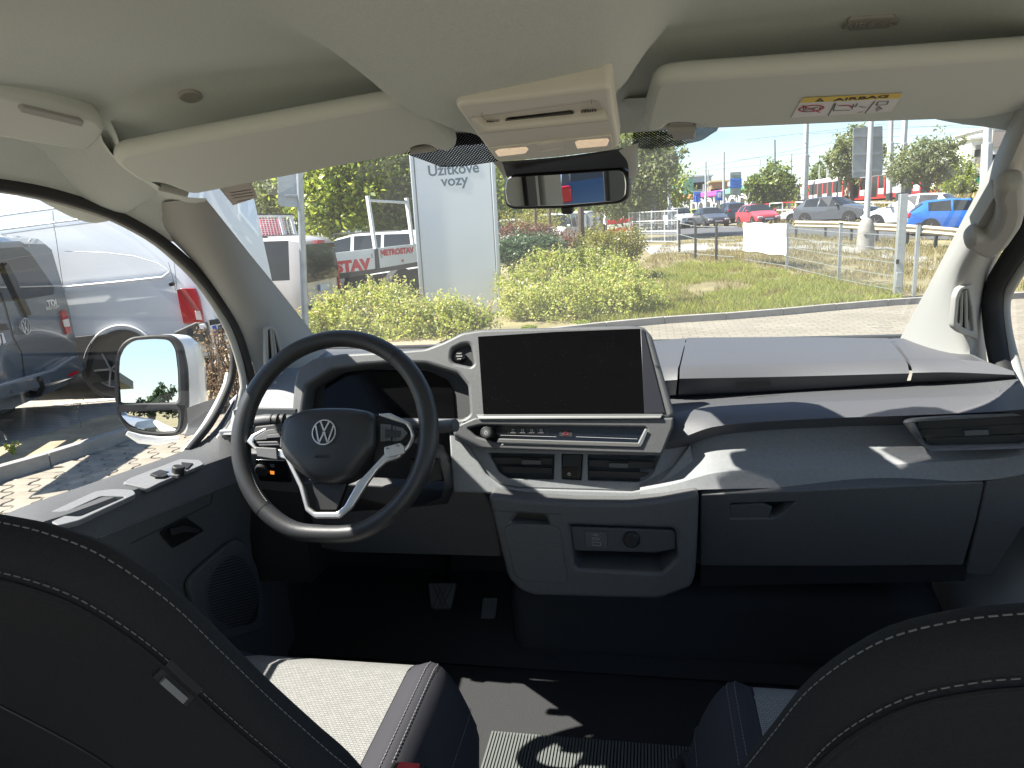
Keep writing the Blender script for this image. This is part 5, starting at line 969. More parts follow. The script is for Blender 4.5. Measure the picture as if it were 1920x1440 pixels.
for s_ in (-1, 1): MB().tube([V((s_*.66, 1.0, 1.80)), V((s_*.68, .9, 1.87)), V((s_*.68, -1.6, 1.88)), V((s_*.66, -1.75, 1.81))], .022, 8).build('roof_rail', m_blk, cad, world=False)
# second minivan with roof rails behind the truck
cv2 = PY(700, 470, 21); cv2.z = 0
mv2 = vehicle('minivan', 'white minivan with roof rails half hidden by the dropside truck', 'van', cv2, 70, CAD, p_white, lamps=False)
for s_ in (-1, 1): MB().tube([V((s_*.66, 1.0, 1.80)), V((s_*.68, .9, 1.87)), V((s_*.68, -1.6, 1.88)), V((s_*.66, -1.75, 1.81))], .022, 8).build('roof_rail', m_blk, mv2, world=False)
# dropside truck with lettering
ft1 = Fr.p3(PY(632, 480, 14.6), PY(784, 465, 16.6), PY(640, 560, 14.6)); trk = thing('flatbed_truck', 'white dropside truck with red METROSTAV lettering and ladder rack', 'truck', PY(700, 560, 16))
m_tw = M('white truck board', (.74, .75, .76), .4, var=.04, vscale=2); m_red2 = M('lettering red', (.60, .03, .04), .5)
def PT(pts, nm, m, off=0, th=.04, r=.01, **k): return plate(ft1, pts, r=r, th=th, off=off, bev=.004, m=m, name=nm, parent=trk, **k)
PT([(560, 482), (702, 466), (704, 504), (632, 513), (560, 522)], 'dropside_board', m_tw); PT([(709, 465), (800, 455), (800, 488), (712, 503)], 'dropside_board', m_tw)
PT([(703, 467), (709, 466), (713, 505), (706, 506)], 'corner_post', m_trimb, off=.02); PT([(560, 522), (632, 513), (800, 488), (800, 497), (632, 524), (560, 533)], 'chassis_rail', M('chassis', .05, .6), off=-.05, th=.08)
PT([(560, 536), (640, 524), (800, 500), (800, 540), (560, 580)], 'underside', m_under, off=-.5, th=.02)
for x in (696, 714): PT([(x, 476), (x+3, 476), (x+4, 484), (x+1, 484)], 'board_latch', m_galv, off=.01, r=0)
ftext('METROSTAV'[5:], ft1, 662, 499, .31, m_red2, trk, h=.006, th=.002, bold=.02, sx=1.25, rot=0); ftext('METROSTAV', ft1, 745, 472, .175, m_red2, trk, h=.006, th=.002, bold=.010, sx=1.0)
ftext('M', ft1, 755, 489, .08, m_red2, trk, h=.006, th=.002, bold=.004)
for x0, y0, x1, y1 in ((689, 367, 704, 468), (762, 371, 774, 458)): MB().bar(ft1.P(x0, y0, -.05), ft1.P(x1, y1, -.05), .085, .06).build('rack_post', m_tw, trk)
MB().bar(ft1.P(691, 376, -.05), ft1.P(763, 380, -.05), .08, .05).build('rack_bar', m_tw, trk); MB().bar(ft1.P(693, 374, -.04), ft1.P(763, 377, -.04), .03, .03).build('rack_pad', m_trimb, trk)
for x in (660, 745): MB().lathe([(0, .4), (.25, .4), (.255, .2)], ft1.P(x, 535, -.35), ft1.n, 20).build('wheel', m_tyre, trk)
# wire cage with a red box above the minivan
fcg = Fr.p3(PY(480, 430, 13.5), PY(550, 430, 14.2), PY(500, 480, 13.5)); cg = thing('wire_cage', 'white wire mesh cage on a truck bed above the pale minivan', 'cage', fcg.P(515, 560))
for a_, b_ in (((477, 404), (547, 404)), ((487, 449), (556, 447)), ((477, 404), (490, 449)), ((545, 404), (556, 447)), ((524, 406), (535, 448))): MB().bar(fcg.P(*a_), fcg.P(*b_), .05).build('cage_bar', m_tw, cg)
MB().bar(fcg.P(474, 402, .02), fcg.P(549, 402, .02), .035).build('top_bar', m_trimb, cg)
wm_ = MB()
for k in range(12): t = k/12; wm_.bar(fcg.P(478+69*t, 404), fcg.P(489+67*t, 448), .012, .008)
for k in range(12): t = k/12; wm_.bar(fcg.P(477+12*t, 404+45*t), fcg.P(547+9*t, 404+43*t), .012, .008)
wm_.build('wire_mesh', m_tw, cg, kind='stuff'); 
for x in (492, 554): MB().bar(fcg.P(x, 448), fcg.P(x+8, 640), .06).build('cage_leg', m_tw, cg)
rb = MB(); rb.prism([fcg.P(*q, -.25) for q in ((487, 410), (532, 410), (540, 446), (494, 448))], -fcg.n*.5); tag(rb.build('red_box', M('red box', (.55, .03, .06), .6), None, bev=.02), 'red box standing inside the white wire cage', 'box')
# pole with the back of a sign
pb0 = PY(573, 610, 9.4); pt0 = PY(562, 330, 9.4); d_ = (pt0-pb0); pole = thing('sign_pole', 'galvanised pole with the back of a road sign left of the bushes', 'sign', V((pb0.x, pb0.y, 0)))
q0 = pb0-d_*(pb0.z/d_.z); MB().tube([q0, pb0, pt0, pt0+d_*.3], .046, 14).build('pole', m_galv, pole)
fpl = Fr(PY(548, 365, 9.33), (.35, -1, 0)); sgb = plate(fpl, [(521, 300), (567, 296), (567, 383), (560, 389), (526, 387), (521, 380)], r=.03, th=.02, off=-.06, bev=.004, m=m_galv, name='sign_back', parent=pole)
plate(fpl, [(534, 365), (562, 364), (562, 369), (534, 369)], r=.002, th=.03, off=-.01, bev=.003, m=m_galv, name='clamp', parent=pole)
# pylon
py0 = PY(792, 600, 15.3); fpy = Fr(PY(868, 560, 15.0), (.16, -1, 0)); pyl = thing('pylon_sign', 'tall white used vehicle pylon sign reading Užitkové vozy', 'sign', V((fpy.o.x, fpy.o.y, 0)))
m_pyl = M('white sign panel', (.82, .83, .84), .3, var=.02, vscale=1); m_pyf = M('sign frame aluminium', (.62, .64, .66), .4, .3)
b0, b1 = fpy.pix(792, 600), fpy.pix(944, 600); t0, t1 = fpy.pix(767, 300), fpy.pix(926, 300); xa = (b0[0]+t0[0])/2; xb = (b1[0]+t1[0])/2; zb_ = -fpy.o.z+.02; zt_ = t0[1]+2.2
plate2(fpy, [(xa+.1, zb_), (xb-.1, zb_), (xb-.1, zt_), (xa+.1, zt_)], th=.05, off=0, bev=.004, m=m_pyl, name='sign_face', parent=pyl)
for x in (xa, xb-.08): plate2(fpy, [(x, zb_), (x+.08, zb_), (x+.08, zt_), (x, zt_)], th=.28, off=.02, bev=.02, m=m_pyf, name='side_frame', parent=pyl)
plate2(fpy, [(xa+.05, zb_), (xb-.05, zb_), (xb-.05, zt_), (xa+.05, zt_)], th=.14, off=-.06, bev=.004, m=m_pyf, name='sign_body', parent=pyl)
m_ptx = M('sign lettering', (.10, .16, .20), .5)
ftext('Užitkové', fpy, 850, 318, .30, m_ptx, pyl, h=.002, th=.002, bold=.006, rot=1.5, sx=.98); ftext('vozy', fpy, 852, 339, .30, m_ptx, pyl, h=.002, th=.002, bold=.006, rot=1.5)
# ------------------------------------------------------------------ plants
from mathutils import noise as _nz
def leaf_mesh(name, pts, size, m, up=.3, aspect=.5, jit=.5):
    n = len(pts); pts = np.asarray(pts)
    nrm = rng.normal(size=(n, 3)); nrm[:, 2] += up*2; nrm /= np.linalg.norm(nrm, axis=1)[:, None]
    t = rng.normal(size=(n, 3)); t -= nrm*(t*nrm).sum(1)[:, None]; t /= np.linalg.norm(t, axis=1)[:, None]; b = np.cross(nrm, t)
    s = size*(1-jit+2*jit*rng.random(n))[:, None]; L = t*s*.5; Wd = b*s*.5*aspect
    v = np.stack([pts-L, pts-Wd+nrm*s*.08, pts+L, pts+Wd+nrm*s*.08], 1).reshape(-1, 3)
    me = bpy.data.meshes.new(name); me.vertices.add(4*n); me.vertices.foreach_set('co', v.ravel()); me.loops.add(4*n); me.loops.foreach_set('vertex_index', np.arange(4*n, dtype=np.int32)); me.polygons.add(n); me.polygons.foreach_set('loop_start', np.arange(0, 4*n, 4, dtype=np.int32)); me.update(calc_edges=True); me.materials.append(m); return me
def blob_pts(blobs, n, clump=14, cr=.22):
    """points gathered in small clumps near the outside of overlapping ellipsoids"""
    vol = np.array([b[1][0]*b[1][1]*b[1][2] for b in blobs])**.8; vol /= vol.sum(); out = []
    k = max(1, n//clump); idx = rng.choice(len(blobs), size=k, p=vol)
    d = rng.normal(size=(k, 3)); d /= np.linalg.norm(d, axis=1)[:, None]; r = (.45+.6*rng.random(k)**.6)
    C_ = np.array([list(b[0]) for b in blobs]); R_ = np.array([list(b[1]) for b in blobs])
    c = C_[idx]+d*r[:, None]*R_[idx]
    wob = np.array([_nz.noise(V(q)*1.7) for q in c]); c = C_[idx]+d*(r*(1+.75*wob))[:, None]*R_[idx]; sc_ = cr*R_[idx].mean(1)
    p = np.repeat(c, clump, 0)+rng.normal(size=(k*clump, 3))*np.repeat(sc_, clump)[:, None]*.6
    return p
def shrub(name, label, blobs, n, size, m, group=None, cat='shrub', stems=12, up=.3, sprigs=0, zmin=None):
    base = sum((V(b[0]) for b in blobs), V())/len(blobs); g0 = ground(base.x, base.y)
    s = thing(name, label, cat, (base.x, base.y, g0), 0, group); p = blob_pts(blobs, n)
    if sprigs:
        q = []
        for i in range(sprigs):
            b = blobs[rng.integers(len(blobs))]; a = rng.random()*6.28; rr = rng.random()**.5; x = b[0][0]+b[1][0]*rr*math.cos(a); y = b[0][1]+b[1][1]*rr*math.sin(a); z = b[0][2]+b[1][2]*math.sqrt(max(0, 1-rr*rr))*.95; lean = rng.normal(size=2)*.12; h = .06+.30*rng.random()**2
            for k in range(12): t = k/12; q.append((x+lean[0]*t+rng.normal()*.02, y+lean[1]*t+rng.normal()*.02, z+h*t+.02*rng.normal()))
        p = np.concatenate([p, np.array(q)])
        hd_ = np.concatenate([np.array([q[i*12+11]])+rng.normal(size=(9, 3))*.022 for i in range(0, sprigs, 4)]); hd_ = hd_[hd_[:, 2] > g0+.1]
        link('flower_heads', leaf_mesh('flower_heads', hd_, .028, L_head, 1.0, .8), None, s, smooth=0, kind='stuff')
    p = p[p[:, 2] > g0+.02]
    link('foliage', leaf_mesh('foliage', p, size, m, up), None, s, smooth=0)
    st = MB()
    for i in range(stems):
        b = blobs[i % len(blobs)]; c = V(b[0]); a = V((c.x+random.uniform(-.2, .2), c.y+random.uniform(-.2, .2), ground(c.x, c.y)-.02)); e = c+V((random.uniform(-.6, .6)*b[1][0], random.uniform(-.6, .6)*b[1][1], b[1][2]*.7)); st.tube([a, (a+e)/2+V((random.uniform(-.08, .08), random.uniform(-.08, .08), .05)), e], [.012, .009, .004], 5)
    st.build('stem', m_bark, s, smooth=60, kind='stuff'); return s
m_bark = M('bark', (.10, .075, .055), .9, bump=('noise', 30, .6, .01), var=.3, vscale=12)
L_head = Mleaf('faded flower heads', (.34, .20, .13), (.44, .30, .21), (.52, .42, .30), .3)
L_bush = Mleaf('wild shrub leaves', (.25, .31, .06), (.46, .50, .13), (.54, .46, .22), .5)
L_green = Mleaf('green leaves', (.12, .19, .025), (.32, .38, .05), (.46, .45, .09), .5)
L_tree = Mleaf('tree leaves', (.09, .14, .035), (.20, .26, .055), (.32, .34, .10), .5)
L_pale = Mleaf('pale tree leaves', (.13, .17, .06), (.22, .25, .10), (.31, .30, .15), .45)
L_yel = Mleaf('yellow green leaves', (.17, .19, .03), (.28, .27, .05), (.34, .27, .08), .4)
L_jun = Mleaf('juniper leaves', (.045, .095, .045), (.085, .14, .06), (.13, .18, .08), .25)
L_red = Mleaf('red brown leaves', (.12, .05, .035), (.19, .085, .06), (.24, .14, .09), .35)
def bl(px, py, Y, r, rz=None, ry=None): return (tuple(PY(px, py, Y)), (r, ry or r*.8, rz or r))
shrub('wild_shrub', 'loose yellow green wild shrub right beyond the steering wheel', [bl(600, 620, 11.6, .34), bl(640, 604, 11.9, .42, .42), bl(700, 592, 12.2, .50, .48), bl(745, 590, 12.0, .46, .46), bl(800, 608, 11.9, .42, .36), bl(850, 604, 11.8, .40, .36), bl(890, 618, 11.8, .33, .30), bl(660, 640, 11.6, .5), bl(760, 640, 11.6, .55), bl(850, 645, 11.6, .5)], 20000, .055, L_bush, sprigs=700, stems=40)
shrub('wild_shrub', 'big loose pale green shrub to the right of the white pylon sign', [bl(980, 560, 15.0, .65, .55), bl(1040, 525, 15.6, .8, .62), bl(1105, 527, 15.6, .85, .66), bl(1160, 552, 15.0, .7, .55), bl(980, 590, 14.2, .5, .45), bl(1060, 580, 14.2, .75, .6), bl(1140, 580, 14.2, .7, .5), bl(1190, 575, 14.3, .5, .4)], 26000, .06, L_bush, sprigs=900, stems=40)
shrub('juniper', 'low spreading dark green juniper beside the pylon sign', [bl(960, 470, 20, .8, .4), bl(1000, 462, 20.5, .8, .35), bl(1025, 462, 20.5, .5, .25)], 7000, .09, L_jun, up=.8)
shrub('barberry', 'red brown low shrub behind the juniper', [bl(965, 442, 23, .7, .35), bl(1010, 442, 23, .7, .32), bl(1050, 452, 22, .5, .3)], 6000, .07, L_red)
shrub('spirea', 'rounded yellow green shrub left of the fence posts', [bl(1115, 455, 22, .6, .5), bl(1150, 458, 21.5, .75, .5), bl(1180, 462, 21.5, .55, .45)], 9000, .07, L_yel)
shrub('hedge', 'bright green bush lying under the parked white vans', [bl(985, 428, 33, 1.2, .6), bl(1010, 418, 36, 1.2, .7)], 4000, .11, L_yel)
for i, (px, py, Y_, h, lab) in enumerate(((705, 625, 10.9, .34, 'tall green weed sticking up in front of the shrub by the wheel'), (905, 585, 11.6, .30, 'leafy green weed standing at the right end of the near shrub'), (1090, 590, 12.6, .28, 'small green weed at the kerb below the big shrub'), (990, 600, 12.6, .2, 'low orange tinted weed at the foot of the big shrub'))):
    b = PY(px, py, Y_); w_ = thing('weed', lab, 'weed', (b.x, b.y, 0), 0); pts = []
    for k in range(9):
        for t in range(16): pts.append((b.x+.10*math.sin(k*2.4)*t/9, b.y+.10*math.cos(k*2.4)*t/9, b.z-h+h*1.2*(t/12)-.004*t*t*.3))
    link('foliage', leaf_mesh('foliage', pts, .085, L_green, .2, .3), None, w_, smooth=0)
b = PX(412, 700, -4.45); shrub('dry_shrub', 'dry brown shrub between the door mirror and the window edge', [((b.x-.05, b.y, .45), (.25, .3, .45)), ((b.x-.1, b.y+.4, .5), (.3, .3, .5))], 2600, .035, Mleaf('dry leaves', (.20, .13, .07), (.30, .21, .11), (.36, .27, .14), .2), stems=26)
def blades(name, pts, h, m, wd=.008, label=None, kind='stuff'):
    n = len(pts); p = np.asarray(pts); a = rng.random(n)*6.283; lean = rng.normal(size=(n, 2))*.32; hh = h*(.45+.8*rng.random(n))
    dx = np.stack([np.cos(a), np.sin(a), np.zeros(n)], 1)*wd; tip = p+np.stack([lean[:, 0]*hh, lean[:, 1]*hh, hh], 1); mid = p+np.stack([lean[:, 0]*hh*.3, lean[:, 1]*hh*.3, hh*.6], 1)
    v = np.stack([p-dx, p+dx, mid+dx*.7, tip, mid-dx*.7], 1).reshape(-1, 3)
    me = bpy.data.meshes.new(name); me.vertices.add(5*n); me.vertices.foreach_set('co', v.ravel()); me.loops.add(5*n); me.loops.foreach_set('vertex_index', np.arange(5*n, dtype=np.int32)); me.polygons.add(n); me.polygons.foreach_set('loop_start', np.arange(0, 5*n, 5, dtype=np.int32)); me.update(calc_edges=True)
    return link(name, me, m, None, smooth=0, kind=kind)
def scatter(poly, n, nz=None):
    x0, x1 = min(p[0] for p in poly), max(p[0] for p in poly); y0, y1 = min(p[1] for p in poly), max(p[1] for p in poly); out = []
    N = len(poly)
    while len(out) < n:
        x, y = random.uniform(x0, x1), random.uniform(y0, y1); ins = False; j = N-1
        for i in range(N):
            if (poly[i][1] > y) != (poly[j][1] > y) and x < (poly[j][0]-poly[i][0])*(y-poly[i][1])/(poly[j][1]-poly[i][1])+poly[i][0]: ins = not ins
            j = i
        if not ins: continue
        if nz and random.random() > nz(x, y): continue
        out.append((x, y, ground(x, y)))
    return out
from mathutils import noise as _nz
def patch(s, lo): return lambda x, y: max(0, min(1, (_nz.noise(V((x*s, y*s, 3.3)))*.7+.4*_nz.noise(V((x*s*3.1, y*s*3.1, 8)))+.5-lo)*2.2))
gp = lambda L_: [(G(a, b).x, G(a, b).y) for a, b in L_]
dirt = [(G(a, b), r_) for a, b, r_ in ((1350, 540, .85), (1310, 545, .6), (1240, 495, 1.0), (1210, 500, 1.0))]
def not_dirt(s, lo):
    f = patch(s, lo)
    return lambda x, y: 0 if any((x-d.x)**2+((y-d.y)*.55)**2 < r_*r_ for d, r_ in dirt) else f(x, y)
M_gr = Mleaf('fresh grass', (.20, .25, .045), (.36, .39, .09), (.55, .48, .22), .45); M_gd = Mleaf('dry grass', (.26, .22, .09), (.36, .30, .14), (.22, .24, .07), .3)
blades('grass', scatter(gp([(940, 600), (1225, 604), (1400, 594), (1690, 566), (1690, 548), (1560, 525), (1380, 495), (1200, 492), (1150, 500)]), 64000, not_dirt(1.3, .30)), .13, M_gr, .0045)
blades('long_grass', scatter(gp([(1240, 600), (1400, 592), (1660, 568), (1660, 552), (1500, 540), (1430, 530), (1260, 580)]), 16000, not_dirt(.6, .45)), .17, M_gr, .0045)
blades('dry_grass', scatter(gp([(1200, 500), (1300, 490), (1470, 505), (1680, 550), (1920, 545), (1920, 455), (1480, 440), (1250, 455)]), 32000, patch(.5, .25)), .13, M_gd, .008)
blades('bank_grass', scatter([(6, 50), (34, 38), (60, 46), (44, 75), (26, 85), (9, 70)], 26000, patch(.3, .1)), .36, M_gd, .05)
def clod(poly, n, m, lo=.03, hi=.08):
    b = MB()
    for x, y, z in scatter(poly, n):
        s_ = random.uniform(lo, hi); q = [V((random.uniform(.6, 1)*s_*math.cos(a), random.uniform(.6, 1)*s_*math.sin(a), 0)) for a in (0, 1.25, 2.5, 3.8, 5)]; c = V((x, y, z+s_*.4)); b.add([c+p_ for p_ in q]+[c+V((0, 0, s_*.5))], [(i, (i+1) % 5, 5) for i in range(5)])
    return b.build('crumbs', m, None, kind='stuff', smooth=0)
blades('weeds', scatter(gp([(940, 600), (1225, 604), (1400, 594), (1690, 566), (1690, 548), (1560, 525), (1380, 495), (1200, 492), (1150, 500)]), 7000, not_dirt(1.1, .62)), .22, M_gr, .0045)
blades('dry_tufts', scatter(gp([(940, 600), (1225, 604), (1400, 594), (1690, 566), (1690, 548), (1560, 525), (1380, 495), (1200, 492), (1150, 500)]), 16000, patch(1.7, .45)), .15, M_gd, .005)
clod([(p.x-.3, p.y-.12) for p in K[3:14]]+[(p.x-.02, p.y-.0) for p in K[3:14]][::-1], 260, m_soil, .008, .025)
# dry stalks on the strip and a weed by the kerb
dst = thing('dry_stalk', 'thin dry seed stalk standing on the sandy strip left of the mirror', 'plant', G(150, 870)); sp = MB(); b = G(152, 815); sp.tube([b, b+V((.02, 0, .12)), b+V((-.01, .01, .26))], [.003, .002, .002], 5); sp.build('stem', m_bark, dst)
link('seed_head', leaf_mesh('seed_head', [(b.x+random.gauss(0, .03), b.y+random.gauss(0, .03), .24+.07+random.gauss(0, .03)) for _ in range(40)], .02, M_gd), None, dst, smooth=0)
b = G(28, 868); wd_ = thing('weed', 'small fresh green weed growing at the kerb in the lower left window', 'weed', b); pts = [(b.x+.06*math.sin(k*2.4)*t/8, b.y+.06*math.cos(k*2.4)*t/8, .09+.012*t) for k in range(7) for t in range(8)]; link('foliage', leaf_mesh('foliage', pts, .05, L_green, .3, .4), None, wd_, smooth=0)
# ------------------------------------------------------------------ trees
def tree(label, base, blobs, n, size, m, r=.16, group=None, name='tree', up=.2, trunk_top=None, limbs=9):
    t = thing(name, label, 'tree', base, 0, group); base = V(base); cc = sum((V(b[0]) for b in blobs), V())/len(blobs); tb = MB()
    top = cc+V((0, 0, blobs[0][1][2]*.4)); tb.tube([base-V((0, 0, .1)), base.lerp(top, .35)+V((r*.6, 0, 0)), base.lerp(top, .7), top], [r*1.25, r*.9, r*.6, r*.15], 9)
    for k in range(limbs):
        b = blobs[k % len(blobs)]; a = base.lerp(top, .3+.5*random.random()); e = V(b[0])+V((random.uniform(-.7, .7)*b[1][0], random.uniform(-.7, .7)*b[1][1], random.uniform(-.3, .6)*b[1][2])); tb.tube([a, a.lerp(e, .5)+V((0, 0, .15)), e], [r*.45, r*.28, r*.06], 6)
    tb.build('trunk', m_bark, t, smooth=60); link('crown', leaf_mesh('crown', blob_pts(blobs, n, 18, .26), size, m, up), None, t, smooth=0); return t
def tb_(px, py, Y, r, k=1.0): return (tuple(PY(px, py, Y)), (r, r*.9, r*k))
g0 = lambda x, y, Y: (PY(x, y, Y).x, Y, ground(PY(x, y, Y).x, Y))
tree('leafy tree with bright backlit leaves behind the sign pole', g0(625, 430, 30), [tb_(600, 370, 30, 1.5), tb_(640, 350, 30, 1.6), tb_(600, 320, 31, 1.6), tb_(650, 300, 31, 1.8), tb_(620, 400, 29.5, 1.1), tb_(680, 330, 31, 1.4)], 15000, .24, L_green, .2)
tree('dense darker tree left of the pylon sign top', g0(735, 430, 33), [tb_(720, 350, 33, 1.9), tb_(750, 320, 34, 2.1), tb_(740, 390, 33, 1.7), tb_(700, 300, 34, 2.1), tb_(770, 360, 34, 1.8), tb_(730, 425, 33, 1.2)], 15000, .24, L_tree, .22)
tree('thin pale tree between the white van top and the sign back', g0(500, 430, 36), [tb_(490, 370, 36, 1.6), tb_(515, 350, 36, 1.8), tb_(500, 320, 36, 1.8)], 6000, .2, L_pale, .14)
tree('wide crowned tree right of the inside mirror', g0(1190, 410, 40), [tb_(1165, 310, 40, 1.7), tb_(1210, 305, 40, 1.6), tb_(1195, 345, 39.5, 1.5), tb_(1245, 288, 40, .95), tb_(1150, 355, 41, 1.5), tb_(1195, 375, 40, 1.0), tb_(1180, 265, 41, 1.7)], 13000, .24, L_pale, .2)
tree('small yellow green tree beside the teal scaffolding', g0(1260, 400, 75), [tb_(1255, 345, 75, 1.9), tb_(1245, 365, 75, 2.2), tb_(1215, 385, 74, 2)], 5000, .34, L_green, .15)
tree('round dark green tree beside the graffiti tram', g0(1446, 384, 66), [tb_(1422, 352, 66, 1.0), tb_(1452, 340, 66, 1.25), tb_(1466, 358, 66, 1.05), tb_(1440, 366, 66, 1.0), tb_(1412, 348, 66, .7)], 7000, .3, L_tree, .16)
tree('tall sparse tree behind the grey sign back', g0(1598, 370, 95), [tb_(1597, 262, 95, 1.7), tb_(1580, 295, 95, 1.7), tb_(1605, 318, 95, 1.9), tb_(1652, 290, 95, 1.5), tb_(1572, 320, 95, 1.2), tb_(1543, 304, 95, .7)], 4200, .42, L_pale, .25)
tree('feathery green tree in front of the tram nose', g0(1738, 366, 60), [tb_(1700, 310, 60, 1.2), tb_(1740, 287, 60, 1.3), tb_(1725, 318, 60, 1.2), tb_(1765, 302, 60, 1.2), tb_(1688, 328, 60, .8), tb_(1795, 268, 60, .7, .5), tb_(1772, 328, 60, .8)], 6500, .24, L_pale, .14)
tree('slim green shrub tree between tram and white block', g0(1800, 360, 70), [tb_(1798, 330, 70, 1.3, 1.3), tb_(1790, 350, 70, 1.2), tb_(1806, 350, 70, 1.1)], 4000, .3, L_green, .1)
tree('tiny round tree above the tram roof', g0(1538, 372, 140), [tb_(1535, 330, 140, 2.4), tb_(1543, 335, 140, 2.0)], 1500, .5, L_tree, .2)
tree('light green tree at the rear end of the red tram', g0(1482, 392, 100), [tb_(1478, 378, 100, 1.6), tb_(1486, 370, 100, 1.5), tb_(1474, 388, 100, 1.2)], 2000, .4, L_green, .15)
for i, (px, Y_, r_, lab) in enumerate(((960, 60, 4, 'far green tree mass above the parked white vans'), (1050, 66, 4.5, 'far green tree seen under the inside mirror'), (1130, 58, 3.2, 'far tree behind the grey hoarding'), (560, 46, 4, 'far tree behind the pale minivan'), (690, 48, 4.5, 'far tree behind the ladder rack'), (800, 50, 5, 'far tree behind the pylon sign'), (900, 54, 4.5, 'far tree hidden right behind the pylon edge'))):
    c = PY(px, 415, Y_); tree(lab, (c.x, Y_, ground(c.x, Y_)), [((c.x+dx, Y_+dy, 2.0+dz), (r_*.6, r_*.6, r_*.55)) for dx, dy, dz in ((-r_*.5, 0, 1.2), (r_*.5, .5, 1.5), (0, -.6, .6), (0, .3, r_*.8), (-r_*.3, 0, r_*.6))], 6000, .4, L_tree if i % 2 else L_green, .2, 'trees standing far off behind the vans')
# ------------------------------------------------------------------ street to the right
road = [(-4, 62), (1.6, 44), (5.5, 38.5), (9.5, 34), (14, 29), (24, 22), (60, 8), (60, 22), (34, 36), (18, 46), (10, 52), (6, 58), (4, 70), (-6, 95), (-14, 110), (-22, 100)]
sheet('road', road, m_asph, .006, step=2)
sheet('gravel_path', gp([(1200, 462), (1380, 455), (1480, 448), (1660, 462), (1800, 500), (1800, 520), (1640, 480), (1500, 466), (1400, 470), (1220, 478)]), M('pale gravel', (.30, .29, .27), .95, var=.25, vscale=6), .012, step=1)
sheet('verge', [(6.2, 57), (10.4, 51.5), (18.4, 45.4), (34.4, 35.4), (34.8, 36.1), (18.6, 46.4), (10.6, 52.4), (6.4, 58)], m_conc, .10, step=2)
# fence beside the yard
fnc = thing('mesh_fence', 'grey welded mesh fence on posts running away to the road', 'fence', G(1572, 532))
fp_ = [G(1713, 556), G(1572, 532), G(1475, 506), G(1395, 493)]; fh_ = [1.45, 1.45, 1.40, 1.35]
for p, h in zip(fp_[:3], fh_): MB().box((p.x, p.y, p.z+h/2), (.07, .07, h)).build('fence_post', m_galv, fnc, bev=.006); MB().box((p.x, p.y, p.z+h+.01), (.08, .08, .025)).build('post_cap', m_trimb, fnc)
seq = [G(1682, 556), fp_[1], fp_[2], fp_[3]]
hw = MB(); vw = MB()
for a, b in zip(seq, seq[1:]):
    for k in range(5): z = .12+k*.28; MB().bar(a+V((0, 0, z)), b+V((0, 0, z)), .014).build('fence_rail', m_galv, fnc, smooth=0)
    n = int((b-a).length/.07)
    for k in range(1, n): p = a.lerp(b, k/n); vw.bar(p+V((0, 0, .08)), p+V((0, 0, 1.3)), .0045)
vw.build('fence_wire', m_galv, fnc, smooth=0, kind='stuff')
gpst = G(1682, 556); gp_ = thing('gate_post', 'thick square galvanised gate post at the end of the mesh fence', 'post', gpst); MB().box((gpst.x, gpst.y, gpst.z+1.03), (.15, .15, 2.06)).build('post', m_galv, gp_, bev=.008); MB().box((gpst.x-.01, gpst.y-.09, gpst.z+.35), (.12, .04, .3)).build('lock_plate', m_galv, gp_, bev=.006); MB().box((gpst.x-.06, gpst.y-.09, gpst.z+.72), (.05, .03, .09)).build('lock', m_blk, gp_)
pn = [fp_[2], fp_[3]]; bnr = MB(); rows = []
for j in range(7):
    z = .42+j*.155; rows.append([pn[0].lerp(pn[1], i/14)+V((-.04+.015*math.sin(i*1.3+j), -.04, z+.02*math.sin(i*.9))) for i in range(15)])
bnr.loft(rows); tag(bnr.build('fence_banner', M('white tarpaulin', (.72, .72, .71), .6), None, smooth=80), 'blank white tarpaulin banner tied to the mesh fence', 'banner')
# low dark posts with rails
lf = thing('rail_fence', 'low fence of dark steel posts with thin rails by the path', 'fence', G(1304, 487))
dp = [V((3.1, 26.0, 0)), G(1343, 490), G(1304, 486), G(1274, 474), V((-.4, 34, 0))]
for p in dp[1:4]: MB().box((p.x, p.y, ground(p.x, p.y)+.66), (.09, .09, 1.32)).build('fence_post', m_trimb, lf, bev=.006)
for a, b in zip(dp, dp[1:]):
    for z in (.2, .75, 1.2): MB().bar(V((a.x, a.y, ground(a.x, a.y)+z)), V((b.x, b.y, ground(b.x, b.y)+z)), .02).build('fence_rail', m_galv, lf, smooth=0)
bf = thing('barrier_fence', 'white wire site fence with tape in front of the bus', 'fence', G(1230, 455)); bp_ = [PY(x, 455, 36+i*.8) for i, x in enumerate((1270, 1246, 1222, 1200, 1180))]
for p in bp_: p.z = ground(p.x, p.y); MB().bar(p, p+V((0, 0, 1.6)), .05).build('fence_post', m_tw, bf)
for a, b in zip(bp_, bp_[1:]):
    for z in (.1, .6, 1.1, 1.55): MB().bar(a+V((0, 0, z)), b+V((0, 0, z)), .03).build('fence_rail', m_tw, bf, smooth=0)
    for k in range(1, 9): p = a.lerp(b, k/9); MB().bar(p+V((0, 0, .1)), p+V((0, 0, 1.55)), .012).build('fence_wire', m_tw, bf, smooth=0)
